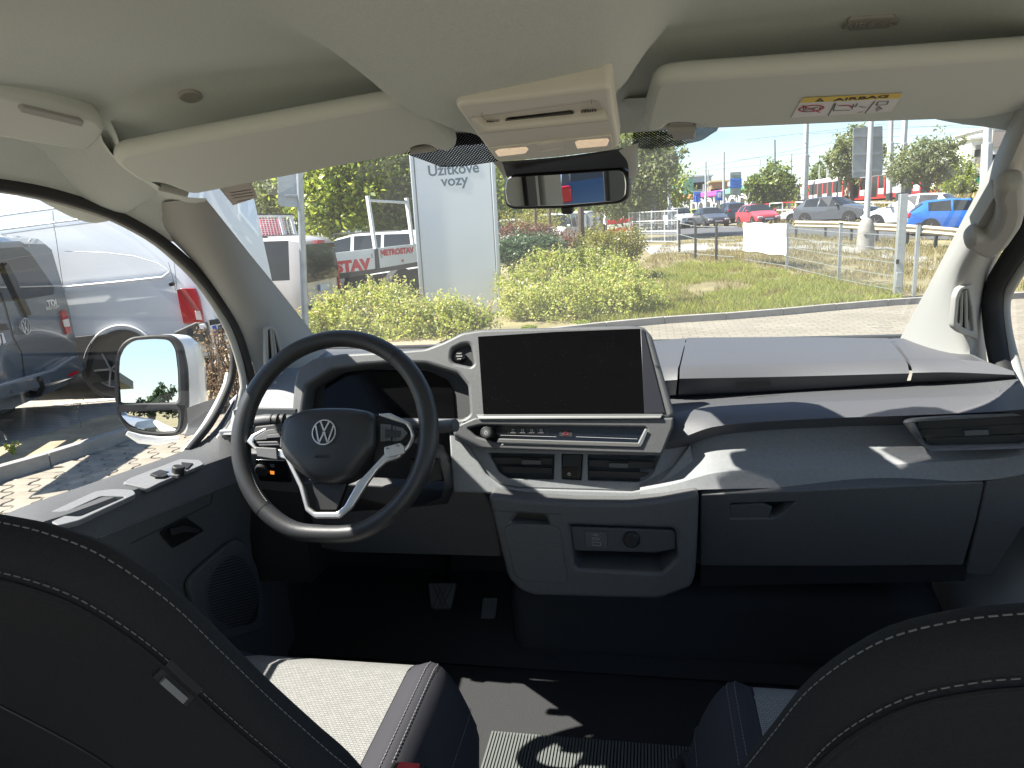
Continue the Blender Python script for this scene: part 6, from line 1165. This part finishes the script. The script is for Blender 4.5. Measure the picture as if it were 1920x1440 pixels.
# guard rail
gr_ = thing('guard_rail', 'beige weathered crash barrier between the fence and the road', 'guard rail', G(1640, 458)); gl_ = [G(1490, 446), G(1560, 449), G(1640, 456), G(1720, 463), G(1800, 474), G(1900, 492)]
prof_ = [(0, .48), (.05, .54), (-.02, .62), (.05, .70), (0, .78)]; m_gr = M('weathered barrier', (.42, .37, .28), .6, .2, var=.15, vscale=2)
MB().loft([[p+V((-dx, -dx, z)) for p in rs(gl_, 30)] for dx, z in prof_]).build('barrier_beam', m_gr, gr_, smooth=30)
for p in rs(gl_, 9): MB().box((p.x+.07, p.y+.07, p.z+.36), (.1, .1, .76)).build('barrier_post', m_trimb, gr_)
# lamp post with the back of a road sign
lb_ = G(1622, 470); lpst = thing('lamp_post', 'tall galvanised street pole with bulbous concrete foot and sign back', 'lamp post', lb_); tp = PY(1639, 150, lb_.y)
MB().lathe([(-.1, .30), (.0, .30), (.55, .29), (.85, .27), (1.05, .20), (1.16, .11), (1.2, .0)], lb_, (0, 0, 1), 20).build('pole_foot', m_conc, lpst, smooth=50); MB().tube([lb_+V((0, 0, .9)), PY(1629, 330, lb_.y), PY(1633, 235, lb_.y), tp], [.11, .095, .09, .08], 14).build('pole', m_gpole, lpst); MB().box((lb_.x-.1, lb_.y-.29, lb_.z+.62), (.18, .05, .03)).build('foot_slot', m_blk, lpst)
fsb = Fr(PY(1628, 290, lb_.y+.15), (.12, -1, 0)); m_sb = M('sign back grey', (.24, .26, .28), .5, .3, var=.12, vscale=1.2)
sbk = plate(fsb, [(1600, 240), (1655, 236), (1655, 328), (1598, 334)], r=.05, th=.03, off=0, bev=.005, m=m_sb, name='sign_back', parent=lpst)
for y in (252, 286, 318): plate(fsb, [(1601, y+2), (1654, y), (1654, y+4), (1601, y+6)], th=.04, off=.03, bev=.004, m=m_sb, name='sign_rib', parent=lpst)
# poles
def pole(px0, y0, px1, y1, Y, r, label, m=None, two=False):
    b = PY(px1, y1, Y); b.z = min(b.z, ground(b.x, b.y)+.0); t = PY(px0, y0, Y); o = thing('mast', label, 'mast', b, group='tram masts and poles along the street'); o['group'] = 'tram masts and poles along the street'
    mid = b.lerp(t, .45); MB().tube([b, mid, mid+(t-b)*.002, t], [r*1.25, r*1.2, r*.9, r*.7], 10).build('shaft', m or m_gpole, o)
    if two: MB().tube([b, b+(t-b).normalized()*1.0], [r*1.34, r*1.34], 10).build('dark_foot', m_trimb, o)
    return o
pole(1515, 160, 1507, 380, 80, .30, 'thick grey mast left of the sedan in front of the red tram', two=True)
pole(1674, 120, 1668, 364, 72, .22, 'grey mast just right of the sign back', two=True); pole(1704, 120, 1687, 374, 62, .25, 'grey mast with dark foot left of the feathery tree', two=True)
pole(1858, 100, 1850, 350, 52, .26, 'thick grey mast next to the right window pillar')
pole(1453, 262, 1454, 390, 95, .10, 'thin dark mast above the round tree', m_trimb); pole(1484, 288, 1480, 390, 85, .12, 'white mast right of the round tree')
pole(1357, 285, 1357, 396, 85, .16, 'white mast beside the bus stop sign'); pole(1323, 303, 1324, 400, 85, .14, 'white mast right of the lane sign'); pole(1425, 299, 1421, 392, 95, .1, 'thin mast left of the round tree')
pole(1264, 318, 1265, 400, 90, .13, 'pale mast behind the white car'); pole(1253, 330, 1256, 412, 60, .12, 'white pole next to the white car'); pole(1319, 345, 1319, 395, 110, .12, 'distant pale mast by the lane sign'); pole(1537, 292, 1536, 350, 130, .12, 'distant mast over the tram roof'); pole(1550, 286, 1551, 345, 130, .10, 'distant mast with lamp over the tram roof'); pole(1554, 280, 1554, 345, 120, .16, 'distant thick mast over the tram roof'); pole(1328, 318, 1328, 380, 120, .1, 'distant mast beside the brown building')
wr_ = MB()
for (a, b) in (((1400, 262), (1660, 232)), ((1300, 318), (1560, 268)), ((1560, 262), (1890, 246)), ((1500, 252), (1900, 228)), ((1660, 236), (1880, 240)), ((1190, 302), (1300, 330)), ((1380, 300), (1530, 285)), ((1300, 322), (1460, 306))): wr_.bar(PY(*a, 82), PY(*b, 76), .025)
tag(wr_.build('tram_wire', m_trimb, None, smooth=0), kind='stuff')
# signs
def sgn(pts, Y, m, label, post, nm='sign', h=0):
    f = Fr(PY(*pts[0], Y), (.05, -1, 0)); c = f.P(*pts[0]); t = thing(nm, label, 'sign', (c.x, Y, ground(c.x, Y))); plate(f, pts, th=.06, off=0, bev=.01, m=m, name='sign_panel', parent=t, smooth=0)
    if post: a = f.P(*post[0], -.1); b = f.P(*post[1], -.1); MB().bar(a, b, .10).build('sign_post', m_gpole, t)
    return t, f
t, f = sgn([(1301, 360), (1314, 360), (1314, 379), (1301, 379)], 60, m_blue, 'blue lane sign with white arrows above the white car', ((1308, 379), (1309, 400)))
ink(f, [((1304, 378), (1304, 369)), ((1311, 378), (1311, 369)), ((1304, 369), (1307, 363)), ((1311, 369), (1308, 363)), ((1303, 363), (1312, 363))], .09, m_plate, t, 'arrow', .002)
t, f = sgn([(1343, 358), (1355, 358), (1355, 376), (1343, 376)], 62, m_blue, 'blue bus stop sign with white square', ((1349, 376), (1349, 400)))
plate(f, [(1345.5, 361), (1352.5, 361), (1352.5, 370), (1345.5, 370)], th=.02, off=.012, bev=.002, m=m_plate, name='white_square', parent=t, smooth=0); ink(f, [((1347, 364), (1351, 364)), ((1347, 367), (1351, 367)), ((1346, 373), (1352, 373))], .06, m_blue, t, 'sign_print', .03)
t, f = sgn([(1369, 323), (1390, 322), (1390, 366), (1369, 366)], 88, m_sb, 'large direction board with blue panels over the tram', ((1379, 366), (1379, 392)))
for y in (335, 341, 347): plate(f, [(1369, y), (1391, y-.4), (1391, y+5), (1369, y+5.5)], th=.04, off=.03, bev=.003, m=m_blue, name='blue_panel', parent=t, smooth=0)
ink(f, [((1372, y), (1386, y-.3)) for y in (337.6, 343.6, 349.6)], .10, m_plate, t, 'sign_print', .036); ink(f, [((1371, 328), (1388, 327.5)), ((1371, 357), (1388, 357)), ((1371, 362), (1385, 362))], .12, m_plate, t, 'sign_print', .004)
# red and white railing along the bank
rl = thing('railing', 'white and red tube railing at the foot of the grassy bank', 'railing', PY(1500, 400, 58)); rp = [PY(x, y, Y_) for x, y, Y_ in ((1395, 398, 66), (1455, 395, 62), (1500, 392, 59), (1560, 390, 57), (1605, 392, 55), (1650, 392, 53), (1700, 388, 51), (1800, 382, 47))]; rp = rs(rp, 13)
for i, p in enumerate(rp):
    p.z = 1.55+.5*0; gz = ground(p.x, p.y); MB().bar(V((p.x, p.y, gz-.1)), V((p.x, p.y, gz+1.05)), .07).build('railing_post', m_tw, rl)
for i, (a, b) in enumerate(zip(rp, rp[1:])):
    za, zb_ = ground(a.x, a.y), ground(b.x, b.y)
    for z in (.5, 1.05): MB().bar(V((a.x, a.y, za+z)), V((b.x, b.y, zb_+z)), .07).build('railing_tube', m_red2 if (i in (1, 3) and z > 1) else m_tw, rl)
# moving cars
def car(px, py, rz, spec, c, label, name='car', Y=None, dz=0, **k):
    p = G(px, py) if Y is None else PY(px, py, Y); p.z = ground(p.x, p.y)+.01
    k.setdefault('group', 'cars on the road beyond the fence')
    return vehicle(name, label, 'car' if 'cat' not in k else k.pop('cat'), p, rz, spec, paint(c), **k)
car(1566, 419, -136, SUV, (.075, .082, .095), 'dark grey suv turning on the road behind the street pole', Y=46)
car(1420, 424, -167, HATCH, (.50, .06, .075), 'pinkish red old hatchback with lit headlamps', Y=53)
car(1332, 427, -168, HATCH, (.06, .065, .075), 'dark grey hatchback left of the red car', Y=57); car(1276, 425, -160, SUV, (.70, .71, .72), 'white car by the bus with black grille', Y=61)
car(1366, 416, 14, SUV, (.035, .045, .075), 'dark blue suv seen from behind between grey and red hatchback', Y=63); car(1526, 412, 70, HATCH, (.70, .71, .72), 'white car tail just left of the grey suv', Y=53)
car(1706, 424, 52, scl(HATCH, 1, 1, 1.1), (.70, .71, .72), 'white hatchback driving away behind the gate post', Y=39); car(1802, 446, -100, scl(SUV, .95, .95, .9), (.02, .14, .52), 'bright blue suv by the right window pillar', Y=34)
car(1296, 417, 20, HATCH, (.42, .50, .03), 'lime green car partly behind the white car', Y=62); car(1262, 412, 25, HATCH, (.45, .12, .05), 'orange car roof behind the white car', Y=80)
for px, py, Y_, rz, lab in ((962, 432, 44, 176, 'white van at the left under the inside mirror'), (1044, 436, 42, 172, 'pale van facing us under the mirror lever'), (1082, 430, 47, 172, 'white van half hidden behind the grey timber post')):
    p = PY(px, py, Y_); p.z = ground(p.x, p.y); vehicle('delivery_van', lab, 'van', p, rz, VAN, p_white, rx=0, group='vans parked far ahead under the mirror')
p = PY(640, 420, 38); vehicle('delivery_van', 'white van nose glimpsed between the left trees', 'van', (p.x, p.y, .9), 215, VAN, p_white)
# bus
bs = PY(1217, 395, 62); bs.z = ground(bs.x, bs.y); BUS = dict(st=[(6, .3, 1.0, 2.9, 1.2, 1.1, ''), (5.8, .28, 1.1, 3.05, 1.25, 1.15, 'S'), (3, .28, 1.1, 3.1, 1.25, 1.15, 'S'), (0, .28, 1.1, 3.1, 1.25, 1.15, 'S'), (-6, .28, 1.1, 3.05, 1.25, 1.15, '')], wh=(3.6, -3, .48))
bus = vehicle('bus', 'dark city bus facing us beside the big tree', 'bus', bs+V((-.5, 6, 0)), 178, BUS, paint((.05, .065, .08)), lamps=False)
fbs = Fr((0, 6.02, 0), (0, 1, 0), (-1, 0, 0)); lplate(bus, fbs, [(-1.05, .95), (1.05, .95), (1.0, 2.45), (-1.0, 2.45)], 'windscreen', M('bus glass', (.10, .14, .16), .05, spec=.8), r=.12); lplate(bus, fbs, [(-.5, 2.55), (.3, 2.55), (.3, 2.78), (-.5, 2.78)], 'destination_board', M('orange display', (.6, .18, .08), .5), r=0)
lplate(bus, fbs, [(-.26, .45), (.26, .45), (.26, .56), (-.26, .56)], 'number_plate', m_plate, r=0)
for s_ in (-1, 1): lplate(bus, fbs, [(s_*1.1, .6), (s_*.75, .6), (s_*.75, .8), (s_*1.1, .8)][::s_], 'headlight', m_hlamp, r=0)
# red and white tram
ta, tb2 = PY(1500, 381, 112), PY(1778, 354, 80); td = (tb2-ta); TL = math.hypot(td.x, td.y); trz = math.degrees(math.atan2(-td.x, td.y)); tc_ = (ta+tb2)/2; tz = 2.6
tram = thing('tram', 'red and white articulated tram with yellow nose on the bank', 'tram', (tc_.x, tc_.y, tz), R(trz)); m_tred = M('tram red', (.55, .025, .03), .35, coat=.4); m_twh = M('tram white', (.74, .74, .74), .35, coat=.4); m_troof = M('tram roof', (.55, .58, .60), .5); m_tyel = M('tram yellow', (.78, .42, .02), .35, coat=.4)
def tbx(c, d, nm, m, bev=.03): return MB().box(c, d).build(nm, m, tram, world=False, bev=bev)
ns_ = 5; sl = TL/ns_
for i in range(ns_):
    y0 = -TL/2+sl*i+.25; y1 = y0+sl-.5; yc = (y0+y1)/2; Ls = y1-y0
    tbx((0, yc, .45), (2.5, Ls, .5), 'skirt', m_tred, .06); tbx((0, yc, 1.0), (2.5, Ls, .62), 'side_panel', m_twh); tbx((0, yc, 1.98), (2.46, Ls, 1.36), 'window_band', m_cglass, .06); tbx((0, yc, 2.95), (2.4, Ls, .6), 'roof', m_troof, .12)
    for q in (.28, .72): tbx((1.235, y0+Ls*q-.7, 1.5), (.05, .22, 2.3), 'door_post', m_tred, .02); tbx((1.235, y0+Ls*q+.7, 1.5), (.05, .22, 2.3), 'door_post', m_tred, .02); tbx((1.24, y0+Ls*q, 1.4), (.03, 1.2, 2.0), 'door_glass', m_cglass, .01)
    if i < ns_-1: tbx((0, y1+.25, 1.7), (2.2, .6, 2.8), 'gangway', m_trimb, .02)
ny = TL/2; nose = MB().loft([[V((x*k, ny-.25+e, z)) for x in (-1.25, -.9, 0, .9, 1.25)] for z, k, e in ((.2, .96, .35), (.8, 1, .45), (1.25, 1, .42))]); nose.build('nose_red', m_tred, tram, world=False, smooth=60)
MB().loft([[V((x*k, ny-.25+e+(-.25*(abs(x)/1.25)**2), z)) for x in (-1.25, -.8, 0, .8, 1.25)] for z, k, e in ((.55, 1, .60), (.95, 1, .60))]).build('nose_white', m_twh, tram, world=False, smooth=60); MB().loft([[V((x*k, ny-.25+e+(-.25*(abs(x)/1.25)**2), z)) for x in (-1.25, -.8, 0, .8, 1.25)] for z, k, e in ((.95, 1, .60), (1.35, 1, .58))]).build('nose_yellow', m_tyel, tram, world=False, smooth=60)
MB().loft([[V((x*k, ny-.25+e+(-.25*(abs(x)/1.25)**2), z)) for x in (-1.25, -.8, 0, .8, 1.25)] for z, k, e in ((1.35, 1, .58), (2.2, .98, .42), (2.9, .94, .2))]).build('windscreen', m_cglass, tram, world=False, smooth=60); tbx((1.2, ny-.15, 1.9), (.12, .3, 2.0), 'yellow_post', m_tyel)
tbx((-.3, ny+.30, 2.1), (1.2, .1, .18), 'display', m_tred); tbx((0, 4, 3.5), (1.2, 3, .3), 'roof_box', m_troof); MB().tube([V((0, 6, 3.4)), V((0, 8.5, 4.8)), V((0, 7, 6.0))], .05, 6).build('pantograph', m_trimb, tram, world=False); MB().bar(V((-.9, 7, 6.0)), V((.9, 7, 6.0)), .06).build('contact_strip', m_trimb, tram, world=False)
# wrapped tram with big outline letters
ga, gb2 = PY(1268, 392, 118), PY(1440, 388, 84); gd = gb2-ga; GL = math.hypot(gd.x, gd.y); grz = math.atan2(-gd.x, gd.y); gc = (ga+gb2)/2
gtr = thing('tram', 'black wrapped tram with big white outline letters and coloured roof', 'tram', (gc.x, gc.y, 1.75), grz); m_gblk = M('wrap black', (.03, .03, .035), .4); cols_ = [M('wrap orange', (.62, .22, .06), .4), M('wrap pink', (.62, .06, .34), .4), M('wrap green', (.16, .50, .30), .4)]; sg = GL/3; fgt = Fr((1.27, 0, 0), (1, 0, 0), (0, 1, 0))
for i in range(3):
    yc = -GL/2+sg*(i+.5); MB().box((0, yc, 1.35), (2.5, sg-.4, 2.3)).build('side_panel', m_gblk, gtr, world=False, bev=.08); MB().box((0, yc, 2.85), (2.3, sg-.2, .75)).build('roof', cols_[i], gtr, world=False, bev=.2); 
    if i < 2: MB().box((0, yc+sg/2, 1.5), (2.2, .5, 2.5)).build('gangway', m_trimb, gtr, world=False)
    for tx, off_ in (('DOD', 1.4),): ltext(tx, fgt, yc-sg*.12, 1.3, 2.7, m_plate, gtr, h=.02, bold=.10, sx=1.5); ltext(tx, fgt, yc-sg*.12, 1.3, 2.7, m_gblk, gtr, h=.03, bold=-.06, sx=1.5)
    star = [(yc+sg*.32+(1.35 if k % 2 == 0 else .5)*math.cos(k*.6283+.3), 1.3+(1.2 if k % 2 == 0 else .45)*math.sin(k*.6283+.3)) for k in range(10)]; sti = [(yc+sg*.32+(a_-yc-sg*.32)*.68, 1.3+(b_-1.3)*.68) for a_, b_ in star]; plate2(fgt, star, [sti], th=.02, off=.03, bev=.004, m=m_plate, name='star_outline', parent=gtr, world=False, smooth=0)
# buildings
def building(label, px0, px1, ytop, Y, dep, m, rows=0, colsn=0, yb=None, roofm=None, name='building', wsz=(1.2, 1.4), zf=0):
    a, b = PY(px0, ytop, Y), PY(px1, ytop, Y); cx = (a.x+b.x)/2; wd = b.x-a.x; H = a.z-ground(cx, Y)+zf; o = thing(name, label, 'building', (cx, Y, ground(cx, Y)-zf)); H = a.z-(ground(cx, Y)-zf)
    MB().box((0, dep/2, H/2), (wd, dep, H)).build('wall', m, o, world=False); MB().box((0, dep/2, H+.15), (wd+.8, dep+.8, .3)).build('roof', roofm or m_troof, o, world=False)
    for r_ in range(rows):
        for c in range(colsn):
            x = -wd/2+wd*(c+.5)/colsn; z = H-1.9-r_*3.0
            if z > 1: MB().box((x, -.0, z), (wsz[0], .14, wsz[1])).build('window', m_cglass, o, world=False)
    return o
m_bw = M('white render', (.72, .71, .68), .8, var=.05, vscale=.3); m_bb = M('brown brick', (.34, .20, .13), .8, var=.1, vscale=.5); m_bg = M('grey roof storey', (.33, .29, .27), .7)
b1 = building('white apartment block with grey penthouse beside the right pillar', 1822, 1848, 262, 118, 14, m_bw, 6, 1, wsz=(.8, 1.0)); MB().box((.5, 5, 0), (1, 1, 1)).build('service_box', m_bg, b1, world=False) if False else None
pw_ = PY(1848, 240, 118).x-PY(1826, 240, 118).x; zt1 = PY(1835, 262, 118).z-ground(PY(1835, 262, 118).x, 118); MB().box((.3, .2, zt1-2.0), (pw_*.82, .5, 2.6)).build('penthouse_wall', m_bg, b1, world=False)
for k in range(5): MB().box((-1.4-.4, 1.5, zt1-5-3.0*k), (1.2, 2.4, .9)).build('balcony', m_bw, b1, world=False, bev=.03)
b2 = building('taller white apartment block cut by the right pillar', 1862, 1960, 238, 126, 14, m_bw, 7, 4, wsz=(1.6, 1.8)); MB().box((-3.4, -.1, 0), (.2, .2, .2)).build('x', m_bg, b2) if False else None
zt2 = PY(1900, 238, 126).z-ground(PY(1900, 238, 126).x, 126); MB().box((.4, -.05, zt2-1.6), (8, .5, 2.4)).build('penthouse_wall', m_bg, b2, world=False)
building('building wrapped in teal scaffold netting', 1262, 1300, 334, 150, 10, M('teal netting', (.16, .42, .38), .8, var=.15, vscale=.4), 0, 0); building('pale grey office block behind the masts', 1296, 1334, 332, 165, 12, M('pale grey wall', (.45, .50, .55), .7), 4, 5); building('brown brick building with flat cream roof', 1334, 1364, 342, 140, 10, m_bb, 3, 3, roofm=M('cream roof', (.6, .48, .3), .7)); building('dark low building behind the direction board', 1364, 1416, 352, 150, 10, M('dark brick', (.22, .15, .12), .8), 2, 4)
building('grey metal kiosk wall behind the round tree', 1450, 1474, 365, 75, 3, m_sb); 
# woman's mural panel on the block: plain coloured figure of a ball player
fmu = Fr(PY(1836, 330, 116), (.05, -1, 0)); mu = thing('mural', 'painted poster of a ball player in white shirt and green shorts', 'poster', fmu.P(1836, 350)); 
m_sk = M('print skin', (.45, .26, .17), .7); m_gs = M('print green', (.05, .32, .24), .7)
for pts, m, nm in (([(1834, 309), (1838, 308), (1840, 313), (1836, 316), (1833, 313)], m_sk, 'printed_head'), ([(1830, 317), (1841, 316), (1843, 330), (1830, 331)], m_tw, 'printed_shirt'), ([(1829, 331), (1843, 330), (1842, 346), (1836, 345), (1831, 344)], m_gs, 'printed_shorts'), ([(1830, 318), (1826, 330), (1825, 334), (1828, 333), (1832, 322)], m_sk, 'printed_arm'), ([(1841, 317), (1845, 326), (1848, 331), (1845, 331), (1840, 324)], m_sk, 'printed_arm'), ([(1823, 338), (1829, 338), (1830, 344), (1823, 344)], m_sk, 'printed_ball')): plate(fmu, pts, r=.1, th=.12, off=0, bev=.01, m=m, name=nm, parent=mu, smooth=0)
# hoarding, barriers, timber post
hd = thing('hoarding', 'grey corrugated site hoarding right of the timber post', 'hoarding', PY(1112, 436, 44))
for k in range(6):
    a, b = PY(1094+6.2*k, 406, 45), PY(1099.6+6.2*k, 406, 45); gz = ground(a.x, 45); MB().box(((a.x+b.x)/2, 45+.05*(k % 2), gz+.75), (b.x-a.x, .06, 1.9)).build('hoarding_panel', M('hoarding grey', (.40, .42, .44), .6) if k == 0 else bpy.data.materials['hoarding grey'], hd)
for k, (px, lab) in enumerate(((1146, 'leftmost red and white plastic barrier by the site fence'), (1160, 'second red and white plastic barrier from the hoarding'), (1176, 'third red and white plastic barrier near the bus'), (1192, 'rightmost red and white plastic barrier beside the bus'))):
    p = PY(px, 432, 44); gz = ground(p.x, 44); br = thing('road_barrier', lab, 'barrier', (p.x, 44, gz), group='red and white barriers at the road works')
    for s_ in (-.18, .18): MB().box((p.x+s_, 44, gz+.6), (.10, .1, 1.2)).build('barrier_post', m_red2, br, bev=.01)
    for z, m in ((.3, m_tw), (.55, m_red2), (.8, m_tw), (1.05, m_red2)): MB().box((p.x, 43.95, gz+z), (.42, .05, .2)).build('barrier_board', m, br, bev=.01)
p = PY(1089, 456, 22); tp_ = thing('timber_post', 'grey brown square timber post below the mirror lever', 'post', (p.x, 22, ground(p.x, 22))); MB().tube([V((p.x, 22, ground(p.x, 22)-.1)), PY(1089, 400, 22), PY(1088, 330, 22)], [.10, .095, .09], 8).build('post', m_bark, tp_)
for px, lab in ((1003, 'thin dark young trunk in front of the parked vans'), (1030, 'thin grey stake beside the pale van')):
    p = PY(px, 430, 30); st_ = thing('stake', lab, 'stake', (p.x, 30, ground(p.x, 30))); MB().tube([V((p.x, 30, ground(p.x, 30))), PY(px, 380, 30)], [.07, .05], 7).build('stem', m_bark, st_)
# people in the distance
def person(label, p, shirt, trousers, rz, step=.22, arm=.2):
    q = thing('person', label, 'person', p, R(rz)); H_ = 1.75
    J = dict(pelvis=(0, 0, .95), chest=(0, .02, 1.30), neck=(0, .03, 1.50), head=(0, .05, 1.64), hl=(-.10, 0, .90), kl=(-.10, step*.7, .50), fl=(-.10, step, .07), tl=(-.10, step+.16, .04), hr=(.10, 0, .90), kr=(.10, -step*.3, .50), fr=(.10, -step, .08), tr=(.10, -step+.16, .04), sl=(-.19, .02, 1.43), el=(-.25, -arm*.6, 1.15), wl=(-.25, arm*.2, .92), gl=(-.25, arm*.3, .82), sr=(.19, .02, 1.43), er=(.25, arm*.6, 1.16), wr=(.24, arm*1.3, .98), gr=(.24, arm*1.5, .90))
    rad = dict(pelvis=.14, chest=.15, neck=.06, head=.105, hl=.09, kl=.065, fl=.045, tl=.04, hr=.09, kr=.065, fr=.045, tr=.04, sl=.07, el=.048, wl=.036, gl=.04, sr=.07, er=.048, wr=.036, gr=.04)
    E_ = ['pelvis chest', 'chest neck', 'neck head', 'pelvis hl', 'hl kl', 'kl fl', 'fl tl', 'pelvis hr', 'hr kr', 'kr fr', 'fr tr', 'chest sl', 'sl el', 'el wl', 'wl gl', 'chest sr', 'sr er', 'er wr', 'wr gr']
    ks = list(J); me = bpy.data.meshes.new('body'); me.from_pydata([J[k] for k in ks], [tuple(ks.index(n) for n in e.split()) for e in E_], []); o = bpy.data.objects.new('tmp', me); col.objects.link(o); md = o.modifiers.new('s', 'SKIN')
    for k, sv in zip(ks, me.skin_vertices[0].data): sv.radius = (rad[k], rad[k]*(.75 if k in ('pelvis', 'chest') else 1)); sv.use_root = (k == 'pelvis')
    o.modifiers.new('u', 'SUBSURF').levels = 1; dg = bpy.context.evaluated_depsgraph_get(); dg.update(); m2 = bpy.data.meshes.new_from_object(o.evaluated_get(dg)); bpy.data.objects.remove(o); m2.materials.clear(); m2.name = 'body'
    for m in (m_skin, shirt, trousers, m_hair): m2.materials.append(m)
    for f in m2.polygons:
        c = f.center; f.material_index = 3 if c.z > 1.70 or (c.z > 1.6 and c.y < .02) else 0 if c.z > 1.50 or (abs(c.x) > .2 and c.z < 1.2) else 1 if c.z > .98 else 2
    link('body', m2, None, q, world=False, smooth=80); return q
m_skin = M('skin', (.45, .28, .20), .6); m_hair = M('hair', (.03, .02, .015), .7); m_c1 = M('white shirt', .65, .8); m_c2 = M('dark trousers', (.03, .035, .05), .8); m_c3 = M('black jacket', .025, .8)
p = PY(1135, 425, 46); person('walking person in white shirt and dark trousers beside the hoarding', (p.x, 46, ground(p.x, 46)), m_c1, m_c2, 160)
p = PY(1588, 365, 68); person('standing person in dark trousers and no jacket before the red tram', (p.x, 68, ground(p.x, 68)), m_skin, m_c3, 30)
p = PY(1496, 380, 80); person('person in black clothes leaning by the rear of the red tram', (p.x, 80, ground(p.x, 80)), m_c3, m_c3, -60, .3)
# ------------------------------------------------------------------ behind the van, seen only in the mirrors
tree('dark pine tree seen in the upper glass of the door mirror', (-3.4, -40, 0), [((-3.4+dx, -40+dy, z), (r_, r_, r_*.7)) for dx, dy, z, r_ in ((0, 0, 1.7, 1.0), (.5, 0, 2.4, .8), (-.4, .3, 3.0, .75), (.15, 0, 3.7, .55), (1.2, 0, 1.5, .8), (1.6, .4, 2.2, .55))], 6000, .22, Mleaf('pine needles', (.03, .06, .025), (.06, .10, .04), (.10, .13, .06), .2), .2, name='pine_tree')
shw = thing('showroom', 'flat roofed showroom with canopy reflected in the door mirror', 'building', (-11, -46, 0)); MB().box((-12, -46, 2.2), (8, 8, 4.4)).build('wall', m_bw, shw); MB().box((-11, -43, 4.8), (11, 12, .5)).build('roof', m_trimb, shw)
for k in range(4): MB().box((-14.2+2*k, -41.97, 1.9), (1.7, .1, 2.6)).build('window', m_cglass, shw)
MB().box((-7.4, -41.5, 2.4), (2.4, .2, 3.0)).build('sign_board', m_pyl, shw, bev=.02); emblem(Fr(V((-7.4, -41.39, 2.6)), (0, 1, 0), (-1, 0, 0)).mat(), .7, m_blue, shw, th=.03)
vehicle('car', 'blue car with red tail lamp reflected in the inside mirror', 'car', (-5.2, -7.8, 0), 140, SUV, paint((.05, .09, .16)))
vehicle('car', 'white estate car reflected in the lower mirror glass', 'car', (-5.2, -13, 0), -40, SUV, paint((.7, .71, .72))); vehicle('car', 'dark grey car reflected in the lower mirror glass', 'car', (-3.8, -17, 0), -50, HATCH, paint((.06, .07, .08))); vehicle('delivery_van', 'grey van reflected in the upper mirror glass', 'van', (-4.6, -22, 0), -70, VAN, paint((.3, .31, .33)))
# ------------------------------------------------------------------ the door is a part of the van; nothing deeper than a sub-part
dp = bpy.data.objects['door_panel']; dp.name = 'driver_door'
bpy.context.view_layer.update()
def reparent(o, p):
    m = o.matrix_world.copy(); o.parent = p; o.matrix_parent_inverse = p.matrix_world.inverted(); o.matrix_basis = m if p is None else o.matrix_parent_inverse.inverted() @ (p.matrix_world.inverted() @ m) if False else m; return o
kids = [o for o in door.children_recursive if o is not dp]
reparent(dp, van)
for o in kids: reparent(o, dp)
bpy.data.objects.remove(door)
bpy.context.view_layer.update()
for o in list(bpy.data.objects):
    ch = []; q = o.parent
    while q: ch.append(q); q = q.parent
    if len(ch) > 2: reparent(o, ch[-2])
